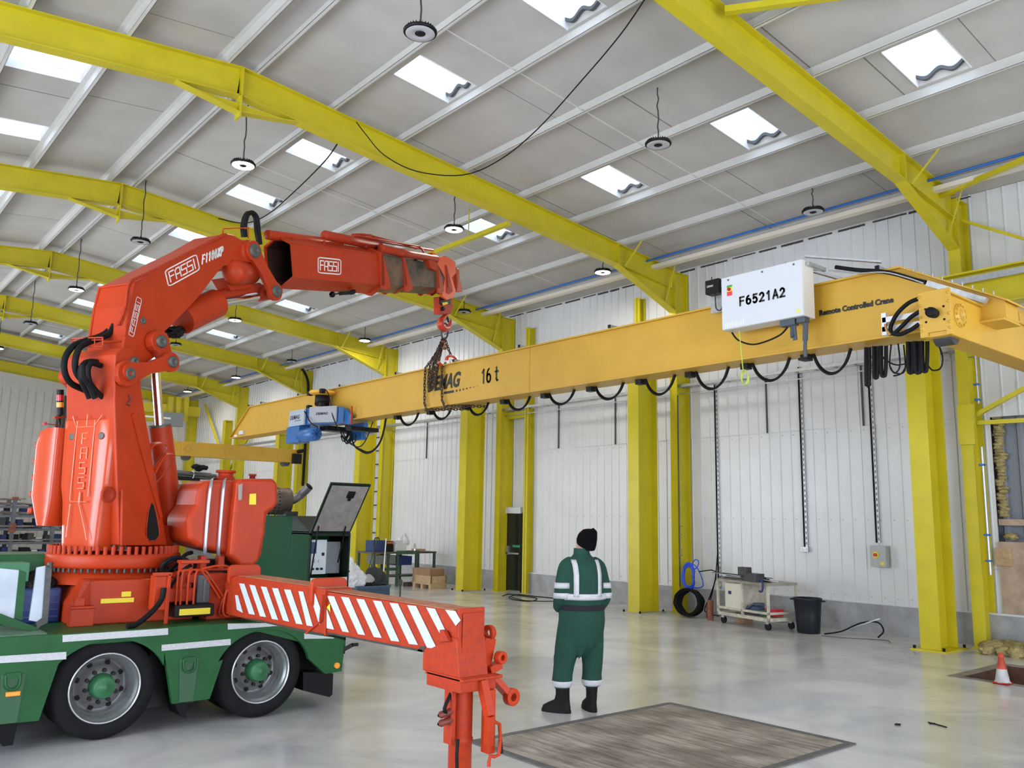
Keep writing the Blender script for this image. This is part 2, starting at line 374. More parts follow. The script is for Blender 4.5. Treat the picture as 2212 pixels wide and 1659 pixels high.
def skylight(xa, xb, yc):
    global wn; wn += 1
    sg = 1 if xb > xa else -1
    n = 28; amp = .04; pts = []
    xa2, xb2 = xa-.1*sg, xb+.25*sg
    mb = MB(); row = lambda x: [(x, yc-HW-.05+(2*HW+.1)*i/n, zr(x)+ROOF+.15+amp*math.sin(2*math.pi*(i/n)*2.3)) for i in range(n+1)]
    A, B = row(xa2), row(xb2); A2 = [(p[0], p[1], p[2]+.004) for p in A]; B2 = [(p[0], p[1], p[2]+.004) for p in B]
    mb.add(A+B+A2+B2, [(i, i+1, n+1+i+1, n+1+i) for i in range(n)]+[(2*n+2+i, 3*n+3+i, 3*n+3+i+1, 2*n+2+i+1) for i in range(n)], True)
    w = mb.build('window_%d' % wn, SKY); struct(w)
    # reveal: lining of the opening, white
    mb = MB()
    zA, zB = zr(xa)+ROOF-.012, zr(xb)+ROOF-.012
    for y0, y1 in ((yc-HW, yc-HW+.012), (yc+HW-.012, yc+HW)):
        mb.prism([(xa, y0, zA), (xb, y0, zB), (xb, y1, zB), (xa, y1, zA)], (0, 0, .15))
    mb.build('reveal', WHT, w)
    # foam closure under the corrugation, at the lower end
    mb = MB(); x = xb-.035*sg; q = [(x, yc-HW+.012+(2*HW-.024)*i/n, 0) for i in range(n+1)]
    zt = [zr(x)+ROOF+.12+amp*math.sin(2*math.pi*((q[i][1]-(yc-HW-.05))/(2*HW+.1))*2.3) for i in range(n+1)]
    lo = [(x-.03*sg, p[1], zt[i]-.05) for i, p in enumerate(q)]; hi = [(x-.03*sg, p[1], zt[i]) for i, p in enumerate(q)]
    lo2 = [(x+.02*sg, *p[1:]) for p in lo]; hi2 = [(x+.02*sg, *p[1:]) for p in hi]; N = n+1
    mb.add(lo+hi+lo2+hi2, [(i, i+1, N+i+1, N+i) for i in range(n)]+[(i, 2*N+i, 2*N+i+1, i+1) for i in range(n)]+[(N+i, N+i+1, 3*N+i+1, 3*N+i) for i in range(n)]+[(2*N+i, 3*N+i, 3*N+i+1, 2*N+i+1) for i in range(n)])
    mb.build('closure_strip', EDGE, w)
for sd in (1, -1):
    for (xa, xb, ys) in bands[sd]:
        if xa < 0: continue
        for yc in ys:
            if yc > 3: skylight(xa, xb, yc)

# purlins: Z sections running the length of the hall
k = 0
for xs, sg in ((PX, 1), (PXL, -1)):
    for x in xs:
        k += 1; z = zr(x); mb = MB()
        mb.box(x-.003, x+.003, YA, YB, z, z+ROOF-.003); mb.box(min(x, x-.055*sg), max(x, x-.055*sg), YA, YB, z, z+.004); mb.box(min(x, x+.065*sg), max(x, x+.065*sg), YA, YB, z+ROOF-.012, z+ROOF-.004)
        mb.box(min(x-.055*sg, x-.05*sg), max(x-.055*sg, x-.05*sg), YA, YB, z, z+.02)
        struct(mb.build('trim_%d' % k, PURL))
        # sleeves and bolts at the joints are part of the purlin
# sag rods between purlins
mb = MB(); 
for y in [8.6+6*j for j in range(-1, 6)]:
    for a, b in zip(PX[1:], PX[2:]): mb.bar((a, y, zr(a)+.05), (b, y, zr(b)+.05), .012, .012)
struct(mb.build('trim_rods', PURL))

# ------------------------------------------------------------------ steel frames
def isec_x(mb, p0, p1, y, d, w, tf=.014, tw=.012):   # I section along p0->p1 in an XZ plane, top at the line, hanging down d
    p0, p1 = V(p0), V(p1); dr = (p1-p0).normalized(); up = V((-dr.z, 0, dr.x))
    if up.z < 0: up = -up
    yv = V((0, 1, 0))
    L = (p1-p0).length/2; c = (p0+p1)/2
    mb.obox(c-up*d/2, dr*L, yv*tw/2, up*(d/2-tf)); mb.obox(c-up*tf/2, dr*L, yv*w/2, up*tf/2); mb.obox(c-up*(d-tf/2), dr*L, yv*w/2, up*tf/2)
def col_I(mb, x0, x1, y, w, z0, z1, tf=.018, tw=.012):  # flanges face X
    mb.box(x0, x0+tf, y-w/2, y+w/2, z0, z1).box(x1-tf, x1, y-w/2, y+w/2, z0, z1).box(x0+tf, x1-tf, y-tw/2, y+tw/2, z0, z1)
ordn = ['first', 'second', 'third', 'fourth', 'fifth', 'sixth', 'seventh']
def portal(k, y):
    lab = ['yellow portal frame nearest the camera, its rafter crossing the top right', 'yellow portal frame whose rafter runs from the top left corner to mid right',
           'yellow portal frame with its right knee just right of the crane hook', 'yellow portal frame passing below the outer boom, its right knee well left of the chains',
           'yellow portal frame with black cables curving over its right knee', 'yellow portal frame just before the far end wall of the hall', 'yellow frame against the far end wall'][k]
    t = thing('portal_frame', lab, 'steel frame', (XE-.2, y, 0), 'yellow portal frames')
    mb = MB(); col_I(mb, 14.494, 14.94, y, .19, 0, 7.39); mb.box(14.45, 15.0, y-.12, y+.12, 0, .018); mb.build('column', YEL, t)
    mb = MB(); isec_x(mb, (XR, y, ZR0), (14.494, y, zr(14.494)), y, .455, .19); mb.build('rafter', YEL, t)
    mb = MB(); isec_x(mb, (XR, y, ZR0), (XL, y, zr(XL)), y, .455, .19); mb.build('rafter', YEL, t)
    mb = MB(); a = V((12.66, y, zr(12.66)-.455)); b = V((14.5, y, 6.50)); c = V((14.5, y, zr(14.5)-.455))
    mb.prism([a-V((0,.006,0)), b-V((0,.006,0)), c-V((0,.006,0))], (0, .010, 0)); mb.bar(a, b, .19, .016, (0,0,1)); mb.build('knee_haunch', YEL, t)
    mb = MB(); a = V((3.5, y, zr(3.5)-.455)); b = V((XR, y, 7.75)); c = V((5.37, y, zr(5.37)-.455))
    mb.prism([a-V((0,.006,0)), b-V((0,.006,0)), c-V((0,.006,0))], (0, .010, 0)); mb.bar(a, b, .15, .014).bar(b, c, .15, .014); mb.build('ridge_haunch', YEL, t)
    mb = MB(); mb.box(XR-.012, XR+.012, y-.1, y+.1, 7.66, 8.44); mb.build('ridge_stiffener', YEL, t); mb = MB(); mb.box(12.64, 12.66, y-.095, y+.095, zr(12.66)-.45, zr(12.66)); mb.build('stiffener', YEL, t); mb = MB(); mb.box(14.485, 14.495, y-.095, y+.095, 6.5, 7.4).box(14.485, 14.945, y-.095, y+.095, 7.39, 7.402); mb.build('stiffener', YEL, t)
    for x in (12.85, 14.2):
        zz = (zr(x)-.47) if x < 13 else 6.66
        MB().bar((x, y-.05, zz), (x+.03, y-.60 if x < 13 else y-.35, zr(x)+.1), .05, .008).build('fly_brace', YEL, t)
    return t
for k, y in enumerate(YF[2:]): portal(k, y)

def crane_column(k, y, x0, d, ztop, lab):
    t = thing('crane_column', lab, 'column', (x0+d/2, y, 0), 'yellow crane columns standing before the wall')
    mb = MB(); col_I(mb, x0, x0+d, y, .305, .02, ztop, .025, .014); mb.box(x0, x0+d, y-.15, y+.15, ztop, ztop+.03); mb.build('column_shaft', YEL, t)
    box('base_plate', x0-.11, x0+d+.11, y-.27, y+.27, 0, .024, YEL if k == 0 else mat('base_plate_paint', (.42, .40, .30), .5), t)
    for sx in (x0-.06, x0+d+.06):
        for sy in (y-.22, y+.22): MB().cyl((sx, sy, .024), (sx, sy, .07), .022, n=6).build('anchor_bolt', BLK, t)
labs = ['widest yellow crane column, at right beside the insulation heap', 'yellow crane column just right of the person', 'yellow crane column with wooden pallet boxes at its foot', 'yellow crane column behind the propped-open hatch', 'yellow crane column behind the blue hoist', 'farthest yellow crane column, above the silver-strapped tank']
for k, (x0, d, zt) in enumerate(((13.586, .615, 5.25), (13.586, .615, 5.25), (13.586, .615, 5.2), (13.85, .6, 5.1), (13.85, .6, 4.9), (14.12, .34, 5.9))):
    crane_column(k, 6.02+6*k, x0, d, zt, labs[k])
# runway beam on the near crane column
t = thing('runway_beam', 'deep yellow runway beam at the right edge above the crane end carriage', 'beam', (13.9, 2.5, 5.28))
mb = MB(); mb.box(13.74, 14.06, -3, 6.2, 5.28, 5.30).box(13.74, 14.06, -3, 6.2, 5.83, 5.86).box(13.89, 13.91, -3, 6.2, 5.30, 5.83); mb.build('beam_body', YEL, t)
box('crane_rail', 13.7, 13.74, -3, 5.9, 5.66, 5.76, STL, t)
# posts framing the escape door and other wall posts
def post(y, z1, x0, lab, w=.15, d=.16, z0=0, kind='H'):
    mb = MB(); mb.box(x0, x0+.012, y-w/2, y+w/2, z0, z1).box(x0+d-.012, x0+d, y-w/2, y+w/2, z0, z1).box(x0, x0+d, y-.006, y+.006, z0, z1)
    return tag(mb.build('wall_post', YEL), lab, 'post')
post(16.79, 7.02, 14.74, 'slim yellow post right of the dark escape door', .16, .2)
box_ = MB().box(14.76, 14.90, 16.87, 17.68, 4.58, 4.76).build('door_header', YEL); tag(box_, 'short yellow cross beam above the escape door bay', 'beam')
post(12.9, 7.1, 14.74, 'slim yellow wall post rising above the crane girder left of the black receiver box', .17, .2, z0=3.4)
# roof and wall bracing
def brace(a, b, lab, w=.07, m=YEL): return tag(MB().bar(a, b, w, w*.9).build('steel_brace', m), lab, 'brace')
brace((14.1, 5.75, 7.32), (12.3, .6, 7.42), 'yellow angle brace running from the nearest knee to the right edge', .08)
brace((7.9, 5.5, 7.95), (9.2, 3.6, 7.95), 'short yellow brace at the top edge beside the nearest rafter', .09)
brace((14.62, 5.55, 7.02), (14.62, 3.2, 5.6), 'thin yellow wall brace falling to the right from the nearest knee', .05)
brace((14.62, 5.55, 3.68), (14.62, 2.9, 4.98), 'yellow diagonal brace rising to the right edge at mid height', .075)
brace((14.62, 5.55, 3.56), (14.62, 3.0, 3.52), 'level yellow strut over the hole in the wall cladding', .075)
brace((9.79, 11.75, 7.4), (9.79, 17.5, 7.4), 'yellow roof tie between two rafters right of the lit lamp', .09)
tag(MB().cyl((9.79, 13.0, 7.4), (9.79, 13.0, 8.05), .012, n=6).build('hanger_rod', YEL), 'thin yellow rod hanging beside the roof tie', 'rod')
MBp = MB().box(14.42, 14.5, 5.5, 5.74, 3.2, 3.85).build('gusset_plate', YEL); tag(MBp, 'bolted yellow gusset plate on the nearest portal column', 'plate')
for a, b, l in (((14.62, 36.0, 3.2), (14.62, 39.8, 7.0), 'yellow cross brace on the far wall, rising right to left above the tank'), ((14.74, 33.6, 6.0), (14.74, 38.2, 2.7), 'far yellow wall brace crossing behind the end carriage')):
    brace(a, b, l, .09)

# ------------------------------------------------------------------ walls
def ribbed(name, x, y0, y1, z0, z1, pitch=.24, rib=.035, h=.016, face=-1, m=PANEL, holes=()):
    mb = MB(); th = .03
    mb.box(x, x+th, y0, y1, z0, z1)
    y = y0+.05
    while y < y1-.05:
        mb.prism([(x, y, z0), (x-h, y+.008, z0), (x-h, y+rib-.008, z0), (x, y+rib, z0)], (0, 0, z1-z0)); y += pitch
    return mb.build(name, m)
WX = 14.97
w = ribbed('wall_right', WX, 5.46, YB, .53, 3.72); struct(w)
o = ribbed('upper_sheets', WX-.012, 5.46, YB, 3.70, 7.56); o.parent = w; o.location = V(o['_org'])-V(w['_org'])
o = ribbed('near_sheets', WX, YA, 5.46, 3.68, 7.56); o.parent = w; o.location = V(o['_org'])-V(w['_org'])
# screws in rows on the sheets
mb = MB()
for z in (.62, 1.98, 3.62, 5.2):
    y = 5.7
    while y < 20: mb.cyl((WX-.002, y, z), (WX-.012, y, z), .011, n=5, sm=False); y += .24
mb.build('screws', mat('screw_heads', (.45, .46, .48), .5), w)
plinth = box('baseboard_right', 14.90, 15.02, -6.3, 41.7, 0, .52, BLOCK); struct(plinth)
MB().box(14.895, 14.91, -6.3, 41.7, .505, .535).build('flashing', GREY, plinth)
# gap under the near sheets: outer cladding, insulation edge, timber rail, plywood
OUT = mat('outer_cladding_back', (.20, .22, .25), .6)
mb = MB(); mb.box(15.22, 15.24, YA, 6.2, 0, 7.5).box(15.0, 15.22, 5.9, 5.93, 0, 7.5)
y = YA
while y < 5.4: mb.prism([(15.22, y, .3), (15.18, y+.03, .3), (15.18, y+.08, .3), (15.22, y+.11, .3)], (0, 0, 4)); y += .3
struct(mb.build('wall_right_outer', OUT))
tag(MB().box(14.99, 15.2, YA, 5.44, 1.92, 2.02).build('wall_rail', PLY), 'timber rail across the hole in the wall cladding', 'rail')
tag(MB().box(14.93, 14.955, 2.9, 5.45, .38, 1.66).build('plywood_board', PLY), 'stained plywood board closing the foot of the wall hole', 'board')
tag(MB().box(14.90, 14.925, 5.25, 5.50, 1.28, 1.56).build('plywood_offcut', WOODP), 'small square of pale plywood fixed on the board corner', 'board')
from mathutils import noise as MN
def bag(c, hx, hy, hz, seed, fold=.25, top=.5):
    mb = MB(); ico = bmesh.new(); bmesh.ops.create_icosphere(ico, subdivisions=5, radius=1); c = V(c); vv = []
    for v in ico.verts:
        p = v.co.copy(); n1 = MN.noise(p*1.4+V((seed, 0, 0))); n2 = abs(MN.noise(p*3.3+V((0, seed, 0)))); n3 = abs(MN.noise(p*7+V((0, 0, seed))))
        k = 1+n1*.35-n2*fold-n3*fold*.4; zz = p.z
        tap = 1-top*max(0, zz)**1.3
        q = V((p.x*hx*tap, p.y*hy*tap, (max(zz, -.55)+.55)*hz/1.55))*1.0
        vv.append(c+V((q.x*k, q.y*k, q.z*(1+n1*.3-n2*fold*.6))))
    mb.add(vv, [tuple(v.index for v in f.verts) for f in ico.faces], True); ico.free(); return mb
def lumps(mb, pts, r, seed=1, n=10):
    rs = random.Random(seed)
    for (x, y, z) in pts:
        ico = bmesh.new(); bmesh.ops.create_icosphere(ico, subdivisions=3, radius=1)
        sc = V((r*(.7+.6*rs.random()), r*(.7+.6*rs.random()), r*(.35+.35*rs.random()))); ph = rs.random()*9
        vv = []
        for v in ico.verts:
            q = v.co.copy(); k = 1+.45*MN.noise(q*2.2+V((ph, 0, 0)))-.35*abs(MN.noise(q*5+V((0, ph, 0))))
            vv.append(V((x, y, z))+V((q.x*sc.x, q.y*sc.y, q.z*sc.z))*k)
        idx = {v: i for i, v in enumerate(ico.verts)}
        mb.add(vv, [tuple(v.index for v in f.verts) for f in ico.faces], True); ico.free()
    return mb
rs = random.Random(5)
pts = [(14.35+rs.uniform(-.35, .3), 4.75+rs.uniform(-.75, .65), .05+rs.uniform(0, .06)) for _ in range(26)]+[(14.3+rs.uniform(-.2, .3), 4.3+rs.uniform(-.5, .3), .16+rs.uniform(0, .08)) for _ in range(14)]
pts = [(x, y, z) for x, y, z in pts if z > 0]
o = lumps(MB(), pts, .17, 3).build('mineral_wool', WOOL); tag(o, 'torn heap of yellow mineral wool on the floor at right', 'insulation', kind='stuff')
o = lumps(MB(), [(15.10+rs.uniform(-.02, .02), 5.44-rs.uniform(0, .07), 2.08+i*.055) for i in range(30)]+[(15.06, 5.3, 1.74)], .085, 9).build('insulation_edge', WOOL)
tag(o, 'ragged yellow insulation edge hanging in the wall hole', 'insulation', kind='stuff')

# far end wall, left wall, near end wall with door openings (the last two are behind and beside the camera)
mb = MB()
xs = [XL, XR, 15.0]
mb.prism([(XL, YB, 0), (15.0, YB, 0), (15.0, YB, zr(15)+.2), (XR, YB, ZR0+.2), (XL, YB, zr(XL)+.2)], (0, .03, 0))
x = XL
while x < 14.9: mb.prism([(x, YB, .4), (x+.008, YB-.03, .4), (x+.05, YB-.03, .4), (x+.058, YB, .4)], (0, 0, 6.7)); x += .33
struct(mb.build('wall_far', mat('far_panel', (.60, .59, .56), .5, noise=.08)))
mb = MB(); mb.box(XL-.05, XL, YA, 1.5, 0, 7.6).box(XL-.05, XL, 10.5, 18, 0, 7.6).box(XL-.05, XL, 34, YB, 0, 7.6).box(XL-.05, XL, 1.5, 10.5, 5.1, 7.6).box(XL-.05, XL, 18, 34, 5.1, 7.6); struct(mb.build('wall_left', PANEL))  # the farther opening is added for the far fill lamp
mb = MB(); mb.box(XL, -2, YA-.05, YA, 0, 8.4).box(12, 15, YA-.05, YA, 0, 8.4).box(-2, 12, YA-.05, YA, 5.1, 8.6); struct(mb.build('wall_near', PANEL))
# eaves line: dark rough edge where the wall meets the ceiling
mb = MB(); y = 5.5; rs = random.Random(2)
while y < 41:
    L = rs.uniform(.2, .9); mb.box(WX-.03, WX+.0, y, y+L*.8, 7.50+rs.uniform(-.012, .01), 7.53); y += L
o = mb.build('trim_eaves', mat('eaves_dark', (.06, .055, .05), .9)); struct(o)  # broken strip of one flat dark colour

# escape door
d = MB().box(14.86, 14.90, 17.08, 17.62, .04, 2.03).build('door_1', mat('dark_door_glass', (.012, .016, .018), .12)); struct(d)
mb = MB(); mb.box(14.86, 14.93, 17.62, 17.66, 0, 2.06).box(14.86, 14.93, 17.04, 17.08, 0, 2.06); mb.build('door_frame', BLKP, d); MB().box(14.80, 14.93, 17.04, 17.70, 2.04, 2.2).build('door_header_plate', GREY, d)
MB().box(14.80, 14.84, 17.1, 17.6, .97, 1.01).build('push_bar', STL, d); MB().box(14.80, 14.86, 17.54, 17.60, .95, 1.18).build('bar_latch', STL, d)
MB().box(14.855, 14.862, 17.1, 17.40, 1.15, 1.21).build('door_plate', mat('green_plate', (.01, .28, .14), .5), d)
tag(MB().box(14.72, 14.80, 17.72, 17.79, 1.22, 1.32).build('fire_call_point', mat('call_red', (.6, .02, .02), .4)), 'small red fire call point on the yellow column left of the door', 'call point')

# galvanised tray, conduits, sockets on the wall
mb = MB(); mb.box(14.60, 14.63, 5.0, 41, 4.80, 4.86).box(14.80, 14.83, 5.0, 41, 4.80, 4.86)
y = 5.2
while y < 41: mb.box(14.63, 14.80, y, y+.03, 4.81, 4.83); y += .4
mb.box(14.7, 14.72, 5, 41, 4.66, 4.68)
tag(mb.build('cable_tray', STL), 'galvanised cable tray along the right wall under the crane girder', 'cable tray')
def conduit(y, z0, z1, lab, r=.018, m=STLD, x=14.93): return tag(MB().cyl((x, y, z0), (x, y, z1), r, n=8).build('conduit', m), lab, 'conduit')
for y, z0, l in ((15.74, 3.7, 'short dark conduit drop left of the wall centre, nearest the escape door'), (13.77, 3.69, 'short dark conduit drop beside the bright crane column near the person'), (21.68, 3.7, 'short dark conduit drop above the cluttered workbench'), (9.62, 3.69, 'short dark conduit drop between the two long cable runs'), (7.6, 3.69, 'short dark conduit drop right above the isolator')):
    conduit(y, z0, 4.88, l)
def strut_run(y, z0, z1, lab, cable=True):
    t = thing('cable_run', lab, 'cable run', (14.93, y, z0))
    mb = MB(); mb.box(14.925, 14.95, y-.055, y-.015, z0, z1); zz = z0+.05
    mb.build('strut_channel', STL, t)
    mb = MB(); zz = z0+.04
    while zz < z1: mb.box(14.922, 14.926, y-.043, y-.027, zz, zz+.05); zz += .1
    mb.build('channel_slots', STLD, t)
    MB().cyl((14.925, y+.01, z0), (14.925, y+.01, z1), .016, n=8).build('black_cable', BLK, t)
    return t
strut_run(8.87, 1.46, 4.95, 'perforated cable run down to the twin socket')
strut_run(7.45, 1.58, 5.0, 'perforated cable run down to the grey isolator box')
strut_run(10.87, .5, 4.9, 'long cable run behind the left end of the tool trolley')
t = thing('wall_socket', 'twin metal wall socket at the end of its cable run', 'socket', (14.93, 8.87, 1.36))
box('socket_box', 14.89, 14.94, 8.79, 8.95, 1.36, 1.46, STL, t, .004)
for y in (8.83, 8.91): MB().prism([(14.888, y-.03, 1.38), (14.888, y+.03, 1.38), (14.888, y, 1.43)], (-.004, 0, 0)).build('socket_face', WHT, t)
t = thing('isolator_box', 'grey isolator box with a red and yellow rotary switch', 'switch box', (14.9, 7.38, 1.16))
box('enclosure', 14.80, 14.94, 7.24, 7.53, 1.16, 1.53, mat('isolator_grey', (.42, .44, .42), .5), t, .006)
MB().cyl((14.80, 7.42, 1.37), (14.785, 7.42, 1.37), .055, n=20).build('switch_plate', YLW, t)
MB().cyl((14.79, 7.42, 1.37), (14.75, 7.42, 1.37), .03, n=16).build('rotary_switch', mat('switch_red', (.6, .02, .01), .4), t)
box('warning_label', 14.797, 14.801, 7.28, 7.34, 1.20, 1.25, YLW, t)

# blue pipe and cream trunking below the eaves
tag(MB().cyl((13.62, YA, 7.47), (13.62, 41, 7.47), .025, n=8).build('air_pipe', mat('pipe_blue', (.02, .13, .45), .4)), 'thin blue air pipe running the length of the eaves', 'pipe')
tag(MB().box(13.80, 13.95, YA, 41, 7.34, 7.42).build('cable_trunking', mat('trunking_cream', (.72, .66, .56), .5)), 'cream cable trunking beside the blue eaves pipe', 'trunking')
for x0, y0, l in ((14.86, 5.95, 'clipped steel pipe down the nearest portal column'),):
    t = thing('wall_pipe', 'bright steel air pipe with blue clips on the nearest portal column', 'pipe', (14.42, 5.46, 1.2))
    MB().cyl((14.46, 5.42, 1.15), (14.46, 5.42, 3.15), .024, n=10).build('lower_pipe', STL, t); MB().cyl((14.46, 5.42, 3.85), (14.46, 5.42, 4.9), .018, n=10).build('upper_pipe', STL, t)
    for z in (1.35, 1.75, 2.85, 3.9, 4.15): MB().box(14.42, 14.50, 5.39, 5.47, z, z+.03).build('pipe_clip', BLUE, t)
    for z in (1.24, 1.30): MB().cyl((14.46, 5.42, z), (14.46, 5.28, z), .008, n=6).build('tap', STL, t)
t = thing('wall_pipe', 'thin steel air pipe with taps down the portal column behind the blue hose', 'pipe', (14.42, 11.44, .6))
MB().cyl((14.45, 11.50, .55), (14.45, 11.50, 4.6), .016, n=8).build('lower_pipe', STLD, t)
for z in (1.2, 1.32, 1.62, 1.8, 4.4): MB().cyl((14.45, 11.50, z), (14.41, 11.38, z), .01, n=6).build('tap', STL, t)
# far cables over a knee
t = MB().tube([(14.2, 29.0, 7.3), (14.35, 29.2, 7.32), (14.7, 29.5, 7.0), (14.8, 29.6, 6.3), (14.8, 29.6, 3)], .05, smooth=4).build('black_cables', BLK); tag(t, 'pair of black cables bent down over a distant portal knee', 'cable')

# ------------------------------------------------------------------ high-bay lamps
LIT = mat('lit_led_ring', (1, 1, 1), .5, emit=(1, .93, .80), estr=14); OFF = mat('unlit_led_lens', (.45, .46, .48), .25)
def lamp_proto(lit):
    t = thing('high_bay_lamp', 'x', 'lamp', (0, 0, 0))
    MB().lathe((0,0,0), (0,0,1), [(.0, .178), (.012, .192), (.03, .192), (.04, .17), (.045, .05)], 32).build('lamp_body', BLKP, t)
    mb = MB()
    for k in range(28):
        a = 2*math.pi*k/28; mb.obox((math.cos(a)*.13, math.sin(a)*.13, .055), (math.cos(a)*.035, math.sin(a)*.035, 0), (-math.sin(a)*.002, math.cos(a)*.002, 0), (0,0,.014))
    mb.build('cooling_fins', BLKP, t)
    MB().lathe((0,0,0), (0,0,1), [(-.002, .167), (-.006, .162), (-.006, .065), (-.002, .06)], 32).build('lens_ring', LIT if lit else OFF, t)
    MB().lathe((0,0,0), (0,0,1), [(-.012, .0), (-.012, .045), (.0, .052), (.04, .052), (.085, .045), (.10, .02), (.12, .012)], 20).build('driver', BLKP, t)
    rs = random.Random(4)
    MB().tube([(0, 0, .11)]+[(rs.uniform(-.012, .012), rs.uniform(-.012, .012), .11+.09*i) for i in range(1, 12)]+[(0, 0, 1.25)], .011, n=6, smooth=2).build('hanging_chain', STLD, t)
    return t
rows = {'ridge': (4.84, [(6.93, 0), (11.5, 1), (16.23, 0), (20.9, 1), (25.7, 0), (30.4, 1)]), 'middle': (9.03, [(6.97, 0), (11.6, 1), (21.23, 1), (25.7, 0), (30.4, 1)]), 'wall-side': (13.08, [(6.88, 0), (11.58, 1), (16.28, 0), (21.02, 1), (25.7, 0), (30.27, 1), (35.3, 1)])}
protos = {}
for rn, (x, ls) in rows.items():
    cnt = {0: 0, 1: 0}
    for y, lit in ls:
        y *= 1.0733; z = 7.27; cnt[lit] += 1
        lab = '%s round high-bay lamp, %s %s one from the camera in the %s row' % ('lit' if lit else 'unlit black', ordn[cnt[lit]-1], 'lit' if lit else 'unlit', rn)
        if lit not in protos:
            t = lamp_proto(lit); t.location = (x, y, z); t['label'] = lab; t['group'] = 'high-bay lamps under the roof'; protos[lit] = t
        else: t = dup(protos[lit], (x, y, z), lab, 'high-bay lamps under the roof')
        for ch in t.children:
            if ch.name.startswith('hanging_chain'): ch.scale = (1, 1, (zr(x)+ROOF-z+.01)/1.25)
        if lit:
            l = bpy.data.lights.new('lamp_light', 'AREA'); l.shape = 'DISK'; l.size = .3; l.energy = 55; l.color = (1, .94, .82)
            o = bpy.data.objects.new('lamp_light', l); COL.objects.link(o); o.location = (x, y, z-.02)

# loose cables slung between the rafters
tag(MB().tube([aY(770, 264, 11.5), aY(790, 290, 11.4), aY(830, 335, 11.2), aY(900, 370, 10.8), aY(1000, 378, 10.2), aY(1080, 345, 9.6), aY(1160, 280, 8.8), aY(1260, 170, 7.6), aY(1340, 75, 6.6), aY(1395, -5, 5.9)], .009, n=6, smooth=5).build('slung_cable', BLK), 'long black cable slung in a loop across the ceiling', 'cable')
tag(MB().tube([aY(728, 312, 11.4), aY(700, 350, 12.5), aY(640, 410, 14.5), aY(580, 462, 16.5), aY(530, 482, 17.0), aY(472, 472, 17.5)], .012, n=6, smooth=5).build('slung_cable', BLK), 'black cable drooping behind the crane elbow to the second rafter', 'cable')
tag(MB().tube([(9.1, 6.1, zr(9.1)+ROOF-.01), (9.2, 5.95, zr(9.2)+ROOF-.05), (9.3, 5.75, zr(9.3)+ROOF-.03)], .012, n=6, smooth=4).build('cable_end', BLK), 'short loose cable end on the ceiling near the unlit lamp', 'cable')
# ================================================================== FLATBED TRUCK (long axis = X, near side Y = 7.7)
T = thing('flatbed_truck', 'green flatbed truck on two rear axles carrying the red loader crane', 'truck', (2.9, 8.95, 0))
YN, YFR = 7.70, 10.2
DZ = .88
def yp(pts, Y): return [aY(x, y, Y) for x, y in pts]
# chassis deck and tail
mb = MB(); mb.prism([(-2.2, YN+.02, DZ-.10), (3.5, YN+.02, DZ-.10), (4.40, YN+.02, .52), (4.40, YN+.02, .645), (3.5, YN+.02, DZ), (-2.2, YN+.02, DZ)], (0, YFR-YN-.04, 0))
mb.build('deck', GRN, T, .006)
mb = MB(); mb.box(-2.2, 4.2, 8.25, 8.45, .42, .78).box(-2.2, 4.2, 9.45, 9.65, .42, .78); mb.build('chassis_rail', BLKP, T)
# side skirt with wheel arches (traced on the plane of the truck side)
top = [(0, 1377), (137, 1371), (361, 1350), (491, 1346), (600, 1351), (745, 1385)]
arch = lambda cx, R, a0, a1, n: [(cx+R*math.cos(math.radians(lin(a0, a1, i/n))), 0, .41+R*math.sin(math.radians(lin(a0, a1, i/n)))) for i in range(n+1)]
pts = [V((-2.2, YN, DZ+.005)), V((3.5, YN, DZ)), V((4.41, YN, .64))]
pts += yp([(738, 1450), (703, 1456)], YN)
a2 = [V((3.56+.47*math.cos(math.radians(a)), YN, .40+.40*math.sin(math.radians(a)))) for a in range(14, 162, 6)]
pts += a2
pts += yp([(482, 1425), (453, 1510), (372, 1521), (355, 1408)], YN)
a1 = [V((2.2+.49*math.cos(math.radians(a)), YN, .39+.42*math.sin(math.radians(a)))) for a in range(24, 154, 6)]
pts += a1
pts += yp([(128, 1430), (84, 1557)], YN)
pts += [V((.9, YN, .25)), V((.9, YN, .62)), V((-2.2, YN, .62))]
MB().prism(pts, (0, .05, 0)).build('side_skirt', GRN, T, .004)
MB().prism([p+V((0, YFR-YN-.05, 0)) for p in pts], (0, .05, 0)).build('side_skirt', GRN, T)  # far-side copy, added to stop light leaking in under the truck
mb = MB().box(-2.2, 1.55, 8.0, 9.9, .30, .75).box(2.62, 3.05, 8.0, 9.9, .16, .78).box(4.0, 4.3, 8.0, 9.9, .25, .6).box(1.5, 4.2, 8.6, 9.3, .12, .5); mb.build('underside_light_block', BLKP, T)  # black boxes added to darken the space below the truck
# recessed bays between the arches, with tow loops
for (x0, x1, z0, z1) in ((1.42, 1.62, .26, .62), (2.76, 2.98, .26, .64)):
    pass
for (cx, nm) in ((1.50, 0), (2.86, 1)):
    mb = MB(); mb.prism([(cx-.085, YN-.002, .60), (cx+.085, YN-.002, .60), (cx+.06, YN-.002, .24), (cx-.06, YN-.002, .24)], (0, -.004, 0)); mb.build('recess_panel', mat('recess_green', (.02, .09, .035), .5), T)
    MB().tube([(cx-.05, YN-.01, .60), (cx-.045, YN-.03, .52), (cx, YN-.035, .49), (cx+.045, YN-.03, .52), (cx+.05, YN-.01, .60)], .010, n=8, smooth=4).build('tow_loop', GRN, T)
    MB().box(cx-.05, cx+.05, YN-.02, YN, .57, .615).build('loop_bracket', GRN, T)
def strip(q): MB().prism([aY(x, y, YN-.003) for x, y in q], (0, -.003, 0)).build('reflective_strip', REFL, T)
